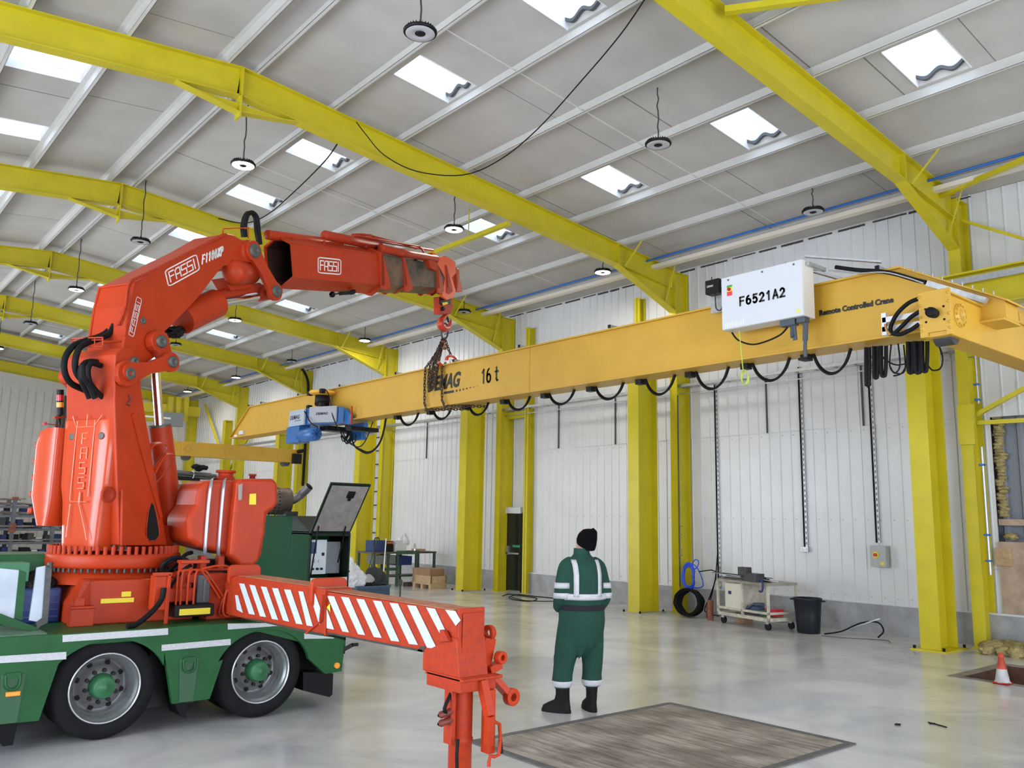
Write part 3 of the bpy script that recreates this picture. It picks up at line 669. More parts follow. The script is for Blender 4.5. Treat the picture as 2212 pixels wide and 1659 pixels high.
strip([(135, 1372), (363, 1357), (363, 1371), (135, 1387)]); strip([(-60, 1421), (143, 1408), (143, 1424), (-60, 1436)]); strip([(349, 1393), (498, 1380), (498, 1393), (349, 1406)])
strip([(492, 1347), (584, 1346), (600, 1352), (492, 1360)]); strip([(657, 1368), (720, 1377), (722, 1379), (657, 1380)])
box('side_marker', 1.46, 1.56, YN-.03, YN, .44, .475, AMB, T, .006)
MB().cyl((4.32, YN, .41), (4.32, YN-.02, .41), .028, n=18).build('round_marker', AMB, T)
MB().bar((4.36, YN+.05, .52), (4.46, YN-.05, .60), .035, .04).bar((4.46, YN-.05, .60), (4.52, YN-.05, .60), .03, .03).build('tail_bracket', BLKP, T)
MB().prism([aY(x, y, YN+.08) for x, y in ((655, 1452), (720, 1455), (718, 1500), (712, 1506), (655, 1492))], (0, .35, 0)).build('mudflap', BLK, T)
MB().prism([aY(x, y, YN+.08) for x, y in ((374, 1500), (402, 1500), (402, 1552), (392, 1548), (382, 1530))], (0, .3, 0)).build('mudflap', BLK, T)
MB().prism([(1.35, YN+.1, .3), (1.6, YN+.1, .3), (1.57, YN+.1, .05), (1.5, YN+.1, .05)], (0, .35, 0)).build('mudflap', BLK, T)
# inner wheel-house darkness: axle beams
for cx in (2.2, 3.56):
    MB().cyl((cx, 8.0, .41), (cx, 9.9, .41), .09, n=12).build('axle', BLKP, T)
def wheel(cx, side=1, y=7.75):
    yy = y
    w = MB()
    ysg = 1 if side > 0 else -1
    prof = [(0.02, .27), (.0, .285), (-.004, .34), (.004, .385), (.03, .408), (.07, .415), (.20, .415), (.25, .405), (.275, .37), (.28, .30), (.26, .27)]
    t = MB().lathe((cx, yy, .415), (0, ysg, 0), prof, 48).build('wheel', TYRE, T)
    # tread grooves
    g = MB()
    for d in (.10, .14, .18): g.lathe((cx, yy, .415), (0, ysg, 0), [(d, .4165), (d+.008, .4165)], 48)
    g.build('tread_groove', BLK, t)
    rimp = [(.0, .285), (-.008, .280), (-.006, .272), (.012, .268), (.03, .262), (.045, .245), (.055, .243), (.075, .240), (.085, .228), (.17, .220), (.195, .20), (.20, .10)]
    MB().lathe((cx, yy, .415), (0, ysg, 0), rimp, 48).build('rim', mat('rim_aluminium', (.50, .51, .53), .3, .8, noise=.15, nscale=20), t)
    d = MB().lathe((cx, yy, .415), (0, ysg, 0), [(.20, .21), (.185, .17), (.13, .155), (.13, .09)], 40); d.build('wheel_disc', mat('disc_steel', (.16, .16, .155), .5, .4, noise=.3), t)
    h = MB()
    for k in range(10):
        a = 2*math.pi*k/10+.2; h = MB().cyl((cx+.128*math.cos(a), yy+.135*ysg, .415+.128*math.sin(a)), (cx+.128*math.cos(a), yy+.100*ysg, .415+.128*math.sin(a)), .017, n=8); h.build('wheel_nut', BLKP, t)
    h = MB()
    for k in range(8):
        a = 2*math.pi*k/8+.5; h.cyl((cx+.185*math.cos(a), yy+.195*ysg, .415+.185*math.sin(a)), (cx+.185*math.cos(a), yy+.183*ysg, .415+.185*math.sin(a)), .022, n=12)
    h.build('vent_hole', DARK, t)
    MB().lathe((cx, yy, .415), (0, ysg, 0), [(.12, .105), (.10, .10), (.04, .092), (.02, .086), (.01, .075), (.01, .03), (.004, .028), (.004, .0)], 32).build('hub', mat('hub_green', (.03, .15, .06), .45), t)
for cx in (2.2, 3.56): wheel(cx, 1, 7.75); wheel(cx, -1, 10.15); wheel(cx, 1, 8.08)
# front load area on the left: green locker, chequer ramp, flap
MB().box(.2, 2.02, 8.95, 9.6, DZ, 1.46).build('deck_locker', GRN, T, .008)
MB().box(.2, 1.72, 8.62, 8.95, DZ, 1.40).build('front_locker', mat('pale_green_box', (.05, .21, .10), .5), T, .006)
mb = MB()
for k in range(16): mb.box(.1, 1.72, YN+.05+.045*k, YN+.07+.045*k, DZ, DZ+.012)
mb.build('tread_ribs', mat('dusty_green', (.11, .20, .12), .6, noise=.4, nscale=15), T)
MB().prism([aY(x, y, 7.95) for x, y in ((0, 1225), (42, 1232), (32, 1332), (0, 1325))], (-.9, 0, 0)).build('side_board', WHT, T) if False else None
GW = mat('galvanised_board', (.46, .52, .60), .45, .3, noise=.2, nscale=5)
MB().prism([aY(x, y, 8.0) for x, y in ((-60, 1222), (44, 1232), (32, 1336), (-60, 1322))], (0, .02, 0)).build('drop_side_board', GW, T)
MB().prism([aY(x, y, 7.99) for x, y in ((42, 1230), (57, 1236), (48, 1340), (31, 1336))], (0, .05, 0)).build('board_post', GRN, T)
MB().prism([aY(x, y, 7.95) for x, y in ((-60, 1318), (0, 1325), (80, 1356), (78, 1366), (-60, 1335))], (0, .04, 0)).build('board_edge', GRN, T)
MB().prism([aY(x, y, 7.98) for x, y in ((80, 1226), (100, 1222), (92, 1345), (63, 1340))], (0, .03, 0)).build('tailboard_panel', GW, T)
MB().prism([aY(x, y, 7.96) for x, y in ((100, 1222), (112, 1230), (103, 1345), (88, 1352), (80, 1362), (78, 1345), (92, 1335))], (0, .07, 0)).build('board_hinge_post', STLD, T)
MB().cyl(aY(107, 1232, 8.0), aY(108, 1215, 8.0), .025, n=10).build('post_knob', STLD, T)
# crates on the deck beside the crane base
c = tag(MB().rbox((1.78, 8.68, DZ+.15), .20, .15, .15, .02).build('plastic_crate', NAVY), 'blue plastic crate on the truck deck beside the crane base', 'crate')
mbh = MB()
for i in range(4): mbh.box(1.60, 1.96, 8.522, 8.53, DZ+.05+.06*i, DZ+.065+.06*i)
mbh.build('crate_rib', NAVY, c)
tag(bag((1.79, 8.68, DZ+.27), .17, .12, .17, 4).build('black_bag', BLK), 'black bag lying in the blue crate on the truck', 'bag')

# ================================================================== LOADER CRANE
PH = math.radians(65)
CD = V((math.sin(PH), math.cos(PH), 0)); CN = V((math.cos(PH), -math.sin(PH), 0)); CA = V((2.51, 8.95, 0)); UZ = V((0, 0, 1))
def P(t, off, z): return CA+CD*t+CN*off+UZ*z
def tr(x, y, off):
    d = ray(x, y); O = CA+CN*off; k = (O-CAM).dot(CN)/d.dot(CN); return CAM+d*k
def trp(pts, off): return [tr(x, y, off) for x, y in pts]
K = thing('loader_crane', 'big orange-red loader crane folding over the truck with chains on its hook', 'crane', (2.51, 8.95, DZ))
# base: bolted frame, pedestal, slew ring
mb = MB(); mb.prism([(2.0, 8.2, DZ), (3.05, 8.2, DZ), (3.05, 8.2, 1.0), (2.92, 8.2, 1.26), (2.12, 8.2, 1.26), (2.0, 8.2, 1.05)], (0, 1.5, 0)); mb.build('base_frame', RED, K, .01)
mb = MB(); mb.box(1.97, 2.16, 8.12, 8.22, DZ, 1.03).box(1.97, 2.16, 8.10, 8.22, 1.03, 1.05).box(2.0, 2.08, 8.14, 8.20, 1.05, 1.12); mb.prism([(2.0, 8.15, 1.05), (2.14, 8.19, 1.05), (2.12, 8.19, 1.26), (2.06, 8.19, 1.26)], (0, .03, 0)); mb.build('base_foot', RED, K, .005)
box('name_label', 2.22, 2.50, 8.188, 8.196, 1.06, 1.10, YLW, K); box('warning_label', 2.39, 2.47, 8.188, 8.196, 1.11, 1.155, YLW, K)
MB().lathe((2.51, 8.95, 0), (0,0,1), [(1.20, .60), (1.30, .56), (1.30, .53), (1.36, .53)], 48).build('pedestal', RED, K)
mb = MB().lathe((2.51, 8.95, 0), (0,0,1), [(1.345, .50), (1.345, .60), (1.365, .61), (1.455, .61), (1.47, .60), (1.47, .45)], 64); mb.build('slew_ring', RED, K)
mb = MB()
for k in range(54):
    a = 2*math.pi*k/54; c = V((2.51+.57*math.cos(a), 8.95+.57*math.sin(a), 1.47)); MB().cyl(c, c+V((0,0,.075)), .019, n=8).build('ring_bolt', REDW, K)
mb = MB()
for k in range(60):
    a = 2*math.pi*k/60; c = V((2.51+.585*math.cos(a), 8.95+.585*math.sin(a), 1.345)); MB().cyl(c, c-V((0,0,.035)), .014, n=6).build('lower_bolt', STLD, K)
# column (mast)
colp = [(249, 765), (262, 752), (285, 752), (303, 800), (306, 840), (314, 895), (326, 964), (335, 1026), (350, 1107), (362, 1178), (257, 1178), (247, 863)]
q = trp(colp, .33)
mast = MB().prism(q, CN*-.66).build('mast', RED, K, .012)
# weld gusset and slot on the mast side
g = MB(); o2 = .345
g.prism(trp([(260, 1058), (300, 1140), (322, 1178), (258, 1178)], .335), CN*.03); g.build('side_gusset', RED, mast, .004)
sl = MB(); c0 = [(326, 1086), (333, 1090), (338, 1110), (344, 1145), (344, 1158), (336, 1168), (322, 1169), (316, 1160), (316, 1140), (320, 1105)]
sl.prism(trp(c0, .332), CN*.004); sl.build('slot', DARK, mast)
ed = MB(); ed.tube([tr(x, y, .335) for x, y in c0], .007, n=6, closed=True); ed.build('slot_edge', REDW, mast)
sg = MB(); sg.prism(trp([(284, 895), (300, 960), (322, 1040), (345, 1120), (350, 1116), (330, 1035), (310, 955), (293, 890)], .335), CN*.012); sg.build('side_seam', RED, mast)
hk = MB(); hk.tube([tr(278, 853, .34), tr(282, 862, .345), tr(276, 872, .345), tr(280, 876, .34)], .006, n=5, smooth=3); hk.build('paint_scuff', STLD, mast)
MB().prism([P(-.47, .33, 3.2), P(-.22, .33, 3.2), P(-.22, .33, 3.32), P(-.47, .33, 3.38)], CN*-.66)
# back face plates of the mast top
tb = MB(); tb.cyl(P(-.38, .45, 3.18), P(-.38, -.45, 3.18), .085, n=28); tb.build('cross_shaft', RED, K)
for of in (-.45,):
    MB().lathe(P(-.31, of, 3.185), CN*(1 if of > 0 else -1), [(-.12, .125), (.0, .125), (.012, .115), (.012, .07)], 28).build('pin_boss', RED, K)
# folding cover with the raised name, on the back of the mast
tC = -.44
def cover_outline(z): return None
secs = []
for z, hw_, dp in ((1.50, .26, .22), (1.75, .28, .24), (1.95, .30, .25), (2.1, .34, .27), (2.35, .35, .28), (2.78, .36, .29), (2.80, .35, .28)):
    o = []
    for k in range(24):
        a = 2*math.pi*k/24; ca, sa = math.cos(a), math.sin(a); e = .38
        x = (abs(ca)**e)*(1 if ca > 0 else -1); y = (abs(sa)**e)*(1 if sa > 0 else -1)
        o.append(P(tC+.15-x*dp*.55, y*hw_*.93-.035, z-.07*max(0, x)*(1 if z > 2.7 else 0)))
    secs.append(o)
cov = MB().ring(secs).build('valve_cover', REDG, K)
FS = tC+.15-.285*.55-.002
# raised lettering down the cover and its pressed lines
def cp(u, z): return P(FS, -u, z)    # u along the face, to the right seen from the back side
rl = MB(); rb = lambda L, r=.008: rl.tube([P(FS-.002, u, z) for u, z in L], r, n=6)
zt = 2.60; Hh = .105; Wd = .05; gp = .135
zc = zt; sgn = 1
LET = {'F': [[(0,0),(0,1),(1,1)], [(0,.5),(.8,.5)]], 'A': [[(0,0),(0,1),(1,1),(1,0)], [(0,.5),(1,.5)]], 'S': [[(1,1),(0,1),(0,.5),(1,.5),(1,0),(0,0)]], 'I': [[(.5,0),(.5,1)]]}
for ch in 'FASSI':
    for L in LET[ch]: rb([((-.5+a)*Wd*1.6*sgn, zc-Hh+b*Hh) for a, b in L], .009)
    zc -= gp+.005
rb([(-.13, 2.72), (-.13, 1.98), (-.12, 1.95), (.10, 1.95)], .005); rb([(.11, 2.72), (.11, 2.0)], .005); rb([(-.20, 2.77), (-.14, 2.66), (.10, 2.66), (.2, 2.77)], .006); rb([(0, 2.78), (0, 2.67)], .005); rb([(0, 1.93), (.1, 1.72), (.15, 1.60)], .005); rb([(-.12, 1.93), (-.13, 1.62)], .005)
rl.build('raised_lettering', mat('bright_cover_edge', (.85, .17, .08), .15, coat=.8), cov)
for u in (-.2, .2): MB().lathe(P(FS+.004, u, 2.57), -CD, [(0, .035), (.006, .03), (.004, .018), (.004, 0)], 16).build('cover_boss', PIN, cov)
MB().lathe(P(tC+.02, .355, 2.02), CN, [(-.03, .075), (.002, .075), (-.02, .05), (-.02, 0)], 20).build('cover_dimple', REDW, cov)
# second bulged cover on the far side, with ribs
secs = []
for z, a0, a1 in ((1.72, -.50, -.38), (1.85, -.56, -.36), (2.0, -.62, -.35), (2.5, -.63, -.35), (2.62, -.60, -.35), (2.66, -.50, -.35)):
    secs.append([P(t, u, z) for t, u in ((-.50, a0), (-.50, a1), (-.08, a1), (-.08, a0), (-.14, a0-.04), (-.44, a0-.04))])
sc_ = MB().ring(secs).build('side_cover', REDG, K, .02)
mb = MB()
for z in (1.86, 2.02, 2.18, 2.34, 2.50): mb.rbox(P(-.30, -.675, z), .03, .16, .03, .012, 2, (CN, CD, UZ))
mb.build('cover_ribs', RED, sc_)
# warning light stack
wl = MB().cyl(tr(130, 897, -.55), tr(130, 880, -.55), .030, n=16).build('warning_light', BLKP, K)
for (y0, y1, m) in ((880, 869, AMB), (869, 866, BLKP), (866, 853, mat('red_lens', (.55, .01, .03), .2)), (853, 842, BLKP)):
    MB().cyl(tr(130, y0, -.55), tr(130, y1, -.55), .034, n=16).build('light_lens', m, wl)
MB().tube([tr(130, 918, -.5), tr(128, 906, -.52), tr(130, 897, -.55)], .014, n=8, smooth=3).build('light_stalk', BLKP, wl)
MB().bar(tr(117, 902, -.5), tr(142, 901, -.5), .02, .02).build('light_bracket', RED, wl)
MB().bar(tr(97, 915, -.5), tr(128, 919, -.5), .008, .008).build('indicator_rod', REDW, wl)
MB().cyl(tr(96, 912, -.5), tr(96, 918, -.5), .02, n=10).build('indicator_disc', mat('dull_red', (.4, .03, .03), .5), wl)
# step handles (bent flat straps) on the mast front
for L in ([(318, 985), (326, 962), (352, 957), (360, 972), (340, 1000), (323, 1022)], [(330, 1022), (352, 985), (371, 981), (377, 989), (362, 1015), (333, 1048)]):
    MB().tube([tr(x, y, .30) for x, y in L], 0, n=8, smooth=4, rr=lambda t: (.006, .035)).build('step_strap', RED, K)
# lifting cylinder
a, b = tr(372, 1150, .0), tr(345, 922, .0)
MB().cyl(a, b, .118, n=28).build('lift_cylinder', RED, K); MB().cyl(b, b+(b-a).normalized()*.02, .112, n=28).build('cylinder_gland', PIN, K)
MB().cyl(tr(345, 925, 0), tr(336, 806, 0), .047, n=20).build('lift_rod', CHR, K)
MB().cyl(P(.42, .2, 1.6), P(.42, -.2, 1.6), .14, n=20).build('cylinder_foot', RED, K)
# inner boom
ib = [(292, 609), (371, 569), (439, 535), (490, 505), (506, 508), (520, 517), (531, 520), (541, 517), (556, 528), (562, 545), (556, 560), (545, 576), (520, 580), (500, 573), (484, 575), (470, 589), (435, 635), (405, 668), (375, 699), (357, 716), (352, 735), (337, 770), (305, 792), (280, 788), (262, 768), (270, 724), (279, 660)]
boom = MB().prism(trp(ib, .22), CN*-.50).build('inner_boom', RED, K, .012)
MB().lathe(P(1.32, .23, 4.913), CN, [(-.52, .13), (.02, .13), (.02, .06)], 28).build('elbow_boss', RED, boom)
# back plate frame lip
mb = MB(); e0_ = [tr(291, 611, .22), tr(279, 660, .22), tr(269, 725, .22)]; mb.tube(e0_, .014, n=8); mb.tube([p-CN*.49 for p in e0_], .014, n=8); mb.tube([e0_[0], e0_[0]-CN*.49], .014, n=8)
mb.build('plate_rim', RED, boom)
mb = MB()
for k in range(4): mb.cyl(tr(222+14*k, 680-1*k, -.18+.1*k)-CD*.005, tr(222+14*k, 680-1*k, -.18+.1*k)-CD*.02, .012, n=8)
mb.build('rivets', REDW, boom)
# lettering badges on the boom
def quad(name, q, off, parent, m=WPRINT):
    bl, br, tl = [tr(x, y, off) for x, y in q]; return fassi(name, bl, br-bl, tl-bl, m, parent)
quad('name_badge', [(364, 619), (431, 582), (356, 585)], .224, boom)
quad('name_badge', [(288, 728), (306, 647), (277, 722)], .224, boom)
p0 = tr(436, 570, .226); p1 = tr(481, 550, .226); stroketext('model_lettering', 'F1100XP', p0, p1-p0, UZ, (p1-p0).length, (tr(481, 532, .226)-p1).length, .017, WPRINT, boom, .35)
# pins along the boom
def pin(x, y, off, r, L=.05, m=PIN, par=None, nm='pin'):
    c = tr(x, y, off); MB().lathe(c, CN, [(-.02, r), (L*.6, r), (L, r*.85), (L, r*.3), (L*.7, r*.25), (L*.7, 0)], 24).build(nm, m, par or K)
pin(309, 693, .22, .035, .012)
pin(290, 781, .345, .045, .03)
# link plates (dog bones)
def link(x0, y0, r0, x1, y1, r1, off, th, waist, m=RED, nm='link_plate', par=None):
    a, b = tr(x0, y0, off), tr(x1, y1, off); L = (b-a).length; d = (b-a).normalized(); u = CN.cross(d)
    o = []
    for k in range(13):
        an = math.radians(50+260*k/12); o.append(a+d*(r0*math.cos(an))+u*(r0*math.sin(an)))
    o.append(a+d*L*.5-u*waist)
    for k in range(13):
        an = math.radians(230+260*k/12); o.append(b+d*(r1*math.cos(an))+u*(r1*math.sin(an)))
    o.append(a+d*L*.5+u*waist)
    return MB().prism(o, CN*-th).build(nm, m, par or K, .006)
link(278, 807, .125, 372, 782, .10, .42, .06, .055); pin(278, 807, .42, .065, .035); pin(372, 782, .42, .058, .035)
link(278, 807, .125, 372, 782, .10, -.36, .06, .055)
link(348, 738, .115, 368, 780, .09, .33, .10, .08); pin(348, 738, .33, .065, .03)
MB().cyl(tr(372, 782, .4), tr(372, 782, -.4), .06, n=18).build('link_cross_pin', RED, K)
# extension cylinder of the boom
a, b = tr(392, 690, 0), tr(467, 655, 0); MB().cyl(a, b, .165, n=30).lathe(b, (b-a), [(0, .165), (.02, .15), (.02, .07)], 30).build('boom_cylinder', RED, K)
MB().cyl(b, tr(590, 632, 0), .062, n=22).build('boom_rod', CHR, K)
MB().cyl(tr(468, 638, 0), tr(560, 621, 0), .06, n=16).build('hose_tube', REDW, K)
MB().cyl(tr(556, 634, 0), tr(592, 629, 0), .10, n=20).cyl(tr(597, 629, .26), tr(597, 629, -.26), .075, n=20).build('rod_head', RED, K)
link(550, 542, .125, 597, 629, .115, .30, .06, .075, nm='elbow_link'); link(550, 542, .125, 597, 629, .115, -.24, .06, .075, nm='elbow_link')
pin(550, 542, .30, .085, .03); pin(597, 629, .30, .075, .03)
MB().lathe(tr(500, 588, .24), (tr(560, 590, .0)-tr(500, 588, .24)), [(0, 0), (0, .10), (.05, .14), (.5, .14), (.5, 0)], 24).build('cross_tube', RED, boom)
MB().prism(trp([(484, 600), (498, 601), (512, 612), (528, 601), (545, 601), (545, 622), (500, 628)], .1), CN*-.2).build('cylinder_bracket', RED, boom, .01)
# outer boom
O1 = tr(604, 566, 0); O2 = tr(960, 602, 0); BD = (O2-O1).normalized(); BV = BD.cross(CN)
if BV.z < 0: BV = -BV
LB = (O2-O1).length
def hexs(c, w, h, a): return [c+CN*w/2+BV*h/2, c+BV*(h/2+a), c-CN*w/2+BV*h/2, c-CN*w/2-BV*h/2, c-BV*(h/2+a), c+CN*w/2-BV*h/2]
def tube_hex(c0, c1, w, h, a, th, name, m, par, op0=True, w1=None):
    A, B = hexs(c0, w, h, a), hexs(c1, w, h, a); k = 1-2*th/w; A2 = hexs(c0, w*k, h*k, a*k); B2 = hexs(c1, w*k, h*k, a*k)
    mb = MB(); mb.ring([A2, A, B, B2], cap=False, sm=False); mb.ring([A2, B2], cap=False, sm=False)
    return mb.build(name, m, par, 0)
def ob(d, up=0): return O1+BD*d+BV*up
LM = LB*.475
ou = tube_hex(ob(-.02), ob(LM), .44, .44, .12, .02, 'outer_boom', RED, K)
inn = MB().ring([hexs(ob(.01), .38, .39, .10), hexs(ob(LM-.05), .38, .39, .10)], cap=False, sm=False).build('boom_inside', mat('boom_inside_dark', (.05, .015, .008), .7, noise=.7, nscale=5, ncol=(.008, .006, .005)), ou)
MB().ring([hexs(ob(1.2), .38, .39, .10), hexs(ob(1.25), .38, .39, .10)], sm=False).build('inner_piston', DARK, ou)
# crease rims
mb = MB()
for s_ in (.5, -.5): mb.bar(ob(0)+CN*.222+BV*(.44*s_), ob(LM)+CN*.222+BV*(.44*s_), .012, .012)
mb.build('boom_crease', RED, ou)
bl = tr(687, 589, .222); br = tr(736, 593, .222); tl = tr(687, 556, .222); fassi('name_badge', bl, br-bl, tl-bl, WPRINT, ou)
def collar(d, w, h, a, L, m, drop=.10, par=K):
    A = hexs(ob(d), w, h, a); B = hexs(ob(d+L), w, h, a); mb = MB(); mb.ring([A, B], sm=False)
    mb.prism([ob(d-.0)+CN*(w/2)-BV*(h*.1), ob(d+L*.5)+CN*(w/2)+BV*(h/2), ob(d+L)+CN*(w/2)+BV*(h/2), ob(d+L+.14)+CN*(w/2)-BV*(h*.35), ob(d+L+.16)+CN*(w/2)-BV*(h/2+.04), ob(d+L+.02)+CN*(w/2)-BV*(h/2+drop), ob(d-.02)+CN*(w/2)-BV*(h/2+drop*.8)], CN*-.03)
    mb.prism([ob(d-.0)-CN*(w/2)-BV*(h*.1), ob(d+L*.5)-CN*(w/2)+BV*(h/2), ob(d+L)-CN*(w/2)+BV*(h/2), ob(d+L+.14)-CN*(w/2)-BV*(h*.35), ob(d+L+.16)-CN*(w/2)-BV*(h/2+.04), ob(d+L+.02)-CN*(w/2)-BV*(h/2+drop), ob(d-.02)-CN*(w/2)-BV*(h/2+drop*.8)], CN*.03)
    return mb.build('collar', m, par, .006)
def at_px(px_): # distance along boom for a pixel column on the near side plane
    p = tr(px_, 600, 0); return (p-O1).dot(BD)
secdef = [(790, 852, .40, .42, .10, 'telescopic_section', GREASE), (852, 925, .36, .40, .09, 'telescopic_section', GREASE), (925, 948, .32, .37, .08, 'telescopic_section', GREASE), (948, 975, .28, .34, .07, 'boom_tip', RED)]
for (a, b, w, h, aa, nm, m) in secdef:
    MB().ring([hexs(ob(at_px(a)-.3, -.0), w, h, aa), hexs(ob(at_px(b)+.05), w, h, aa)], sm=False).build(nm, m, K, .004)
collar(LM-.12, .50, .50, .12, .10, RED, .05); collar(at_px(848), .44, .44, .10, .05, RED, .09); collar(at_px(922), .40, .42, .09, .05, RED, .09); collar(at_px(944), .36, .40, .08, .05, REDW, .09); collar(at_px(968), .32, .38, .08, .05, RED, .05)
# long cylinders on top of the boom
def oc(x0, y0, x1, y1, r, off, m=REDW, nm='extension_cylinder'):
    a, b = tr(x0, y0, off), tr(x1, y1, off); return MB().lathe(a, b-a, [(0, 0), (0, r*.9), (.01, r), ((b-a).length, r), ((b-a).length, 0)], 24).build(nm, m, K)
oc(577, 507, 735, 527, .062, .0, RED); oc(700, 508, 820, 532, .068, .05); oc(822, 537, 942, 560, .062, .20)
oc(590, 511, 700, 524, .02, -.12, RED, 'oil_pipe'); oc(765, 512, 935, 541, .02, -.05, REDW, 'oil_pipe'); oc(765, 508, 905, 532, .015, .1, REDW, 'oil_pipe')
mb = MB()
for x in (632, 700, 790, 845, 905, 930): mb.bar(tr(x, 524+(x-632)*.075, .1), tr(x, 512+(x-632)*.12, .1), .03, .02, CD)
mb.build('cylinder_clamp', REDW, K)
mb = MB().tube([tr(x, y, .05) for x, y in ((760, 507), (790, 507), (830, 517), (870, 527), (905, 533), (915, 545))], .016, n=8, smooth=3).tube([tr(x, y, .0) for x, y in ((780, 510), (800, 507), (812, 516), (850, 521), (900, 538))], .012, n=8, smooth=3); mb.build('boom_hose', REDW, K)
MB().prism(trp([(936, 545), (950, 556), (960, 552), (972, 558), (984, 566), (985, 590), (976, 600), (985, 628), (980, 642), (966, 648), (955, 640), (962, 600), (948, 575), (934, 560)], .17), CN*-.05).build('tip_plate', mat('fresh_orange', (.80, .11, .03), .4), K, .004)
MB().prism(trp([(945, 558), (960, 552), (972, 558), (984, 566), (985, 590), (976, 600), (985, 628), (980, 642), (966, 648), (955, 640), (962, 600)], -.12), CN*-.05).build('tip_plate', RED, K, .004)
mb = MB(); mb.prism(trp([(925, 560), (934, 545), (938, 562), (946, 570), (942, 585), (930, 578)], .24), CN*-.1); mb.build('cylinder_lug', RED, K, .005)
mb = MB(); rs = random.Random(8)
for i in range(9):
    x = 880+rs.uniform(0, 75); y = 548+(x-880)*.18+rs.uniform(-4, 10); p = tr(x, y, .12); mb.cyl(p, p+BD*rs.uniform(.05, .16)+UZ*rs.uniform(-.02, .03), .02, n=8)
mb.build('valve_fittings', STLD, K)
# camera and lamp under the main box
mb = MB(); mb.bar(tr(735, 634, .1), tr(762, 632, .1), .05, .05); mb.lathe(tr(715, 634, .1), (tr(722, 640, .1)-tr(715, 634, .1)), [(0, .03), (.03, .045), (.06, .03), (.07, 0)], 16).cyl(tr(760, 628, .1), tr(762, 634, .1), .05, n=14).bar(tr(718, 636, .1), tr(738, 633, .1), .03, .02); mb.build('work_lamp', BLKP, K)
lumpb = lumps(MB(), [tr(371, 716, .0), tr(383, 714, -.05), tr(375, 722, .1)], .10, 6).build('lamp_cluster', BLKP, K)
# hose loop over the elbow, guard rails
mb = MB()
for o_, dx in ((-.05, 0), (.02, 4), (.10, 8)):
    mb.tube([tr(526+dx*.5, 512, o_), tr(524+dx*.6, 490, o_), tr(530+dx*.5, 466, o_), tr(541+dx*.4, 459, o_), tr(551+dx*.5, 470, o_), tr(554+dx*.6, 500, o_), tr(559+dx*.4, 528, o_)], .028, n=10, smooth=4)
mb.build('elbow_hoses', BLK, K)
mb = MB()
G = [(481, 503), (483, 494), (537, 492), (536, 515)]
for o_ in (.2, -.2): mb.tube([tr(x, y, o_) for x, y in G], .008, n=6)
for x in (485, 500, 515, 530): mb.tube([tr(x, 494, .2), tr(x, 494, -.2)], .007, n=6)
mb.build('hose_guard', RED, K)
mb = MB()
for o_ in (.30, -.42):
    mb.tube([tr(158 if o_ < 0 else 222, 731, o_), tr(158 if o_ < 0 else 222, 748, o_)], .007, n=6)
q = [tr(156, 731, -.42), tr(222, 729, .30), tr(222, 748, .30), tr(156, 749, -.42)]
mb.tube(q, .008, n=6, closed=True); mb.tube([(q[0]+q[3])/2+UZ*.02, (q[1]+q[2])/2+UZ*.02], .006, n=6)
for k in range(1, 4): mb.tube([q[0].lerp(q[1], k/4), q[3].lerp(q[2], k/4)], .006, n=6)
mb.tube([tr(222, 739, .3), tr(262, 737, .3)], .012, n=6)
mb.build('hose_guard', RED, K)
mb = MB()
for i, L in enumerate((([(252, 703), (240, 720), (222, 730), (195, 738), (168, 750), (151, 775), (150, 806), (164, 830), (195, 845), (222, 858)]), ([(256, 704), (246, 722), (226, 733), (200, 742), (180, 756), (172, 790), (180, 815), (205, 838), (228, 860)]), ([(232, 790), (215, 783), (195, 785), (184, 800), (186, 825), (196, 845), (203, 862)]), ([(228, 792), (208, 787), (200, 800), (203, 825), (216, 845), (234, 862)]), ([(188, 790), (190, 815), (203, 835), (215, 862)]))):
    o0 = -.05+.07*i
    mb.tube([P(-.52, 0, 0)*0+tr(x, y, o0)-CD*.05 for x, y in L], .030 if i < 2 else .026, n=10, smooth=4)
mb.build('hydraulic_hoses', BLK, K)
mb = MB()
for dx in (0, 5): mb.tube([tr(x+dx, y, .22)-CD*.0+CN*.02 for x, y in ((252, 703), (258, 690), (268, 660), (272, 625), (280, 606), (300, 597), (371, 562), (440, 527), (480, 506))], .013, n=8, smooth=3)
mb.build('steel_pipes', REDW, boom)
# hook block and hook
hb = MB().prism(trp([(949, 641), (977, 643), (979, 660), (975, 678), (950, 679), (950, 665)], .07), CN*-.12).build('hook_block', REDW, K, .008)
MB().prism(trp([(950, 640), (972, 641), (971, 658), (949, 657)], .095), CN*.02).build('block_shackle', BLKP, hb)
MB().prism(trp([(955, 654), (966, 652), (968, 656), (957, 660)], .12), CN*.004).build('block_mark', YLW, hb)
pin(957, 667, .095, .035, .02, BLKP, hb, 'block_pin')
L = [(966, 679), (958, 686), (952, 694), (952, 703), (957, 709), (963, 710), (969, 706), (973, 697), (974, 690)]
MB().tube([tr(x, y, 0) for x, y in L], 0, n=14, smooth=4, rr=lambda t: (.032+.032*math.sin(math.pi*min(1, t*1.15)))*(1 if t < .85 else 1-(t-.85)*4.5)).build('hook', mat('hook_red', (.62, .05, .02), .35, noise=.3, nscale=20), K)
MB().bar(tr(966, 684, .03), tr(969, 696, .03), .02, .03).build('hook_latch', BLKP, K)

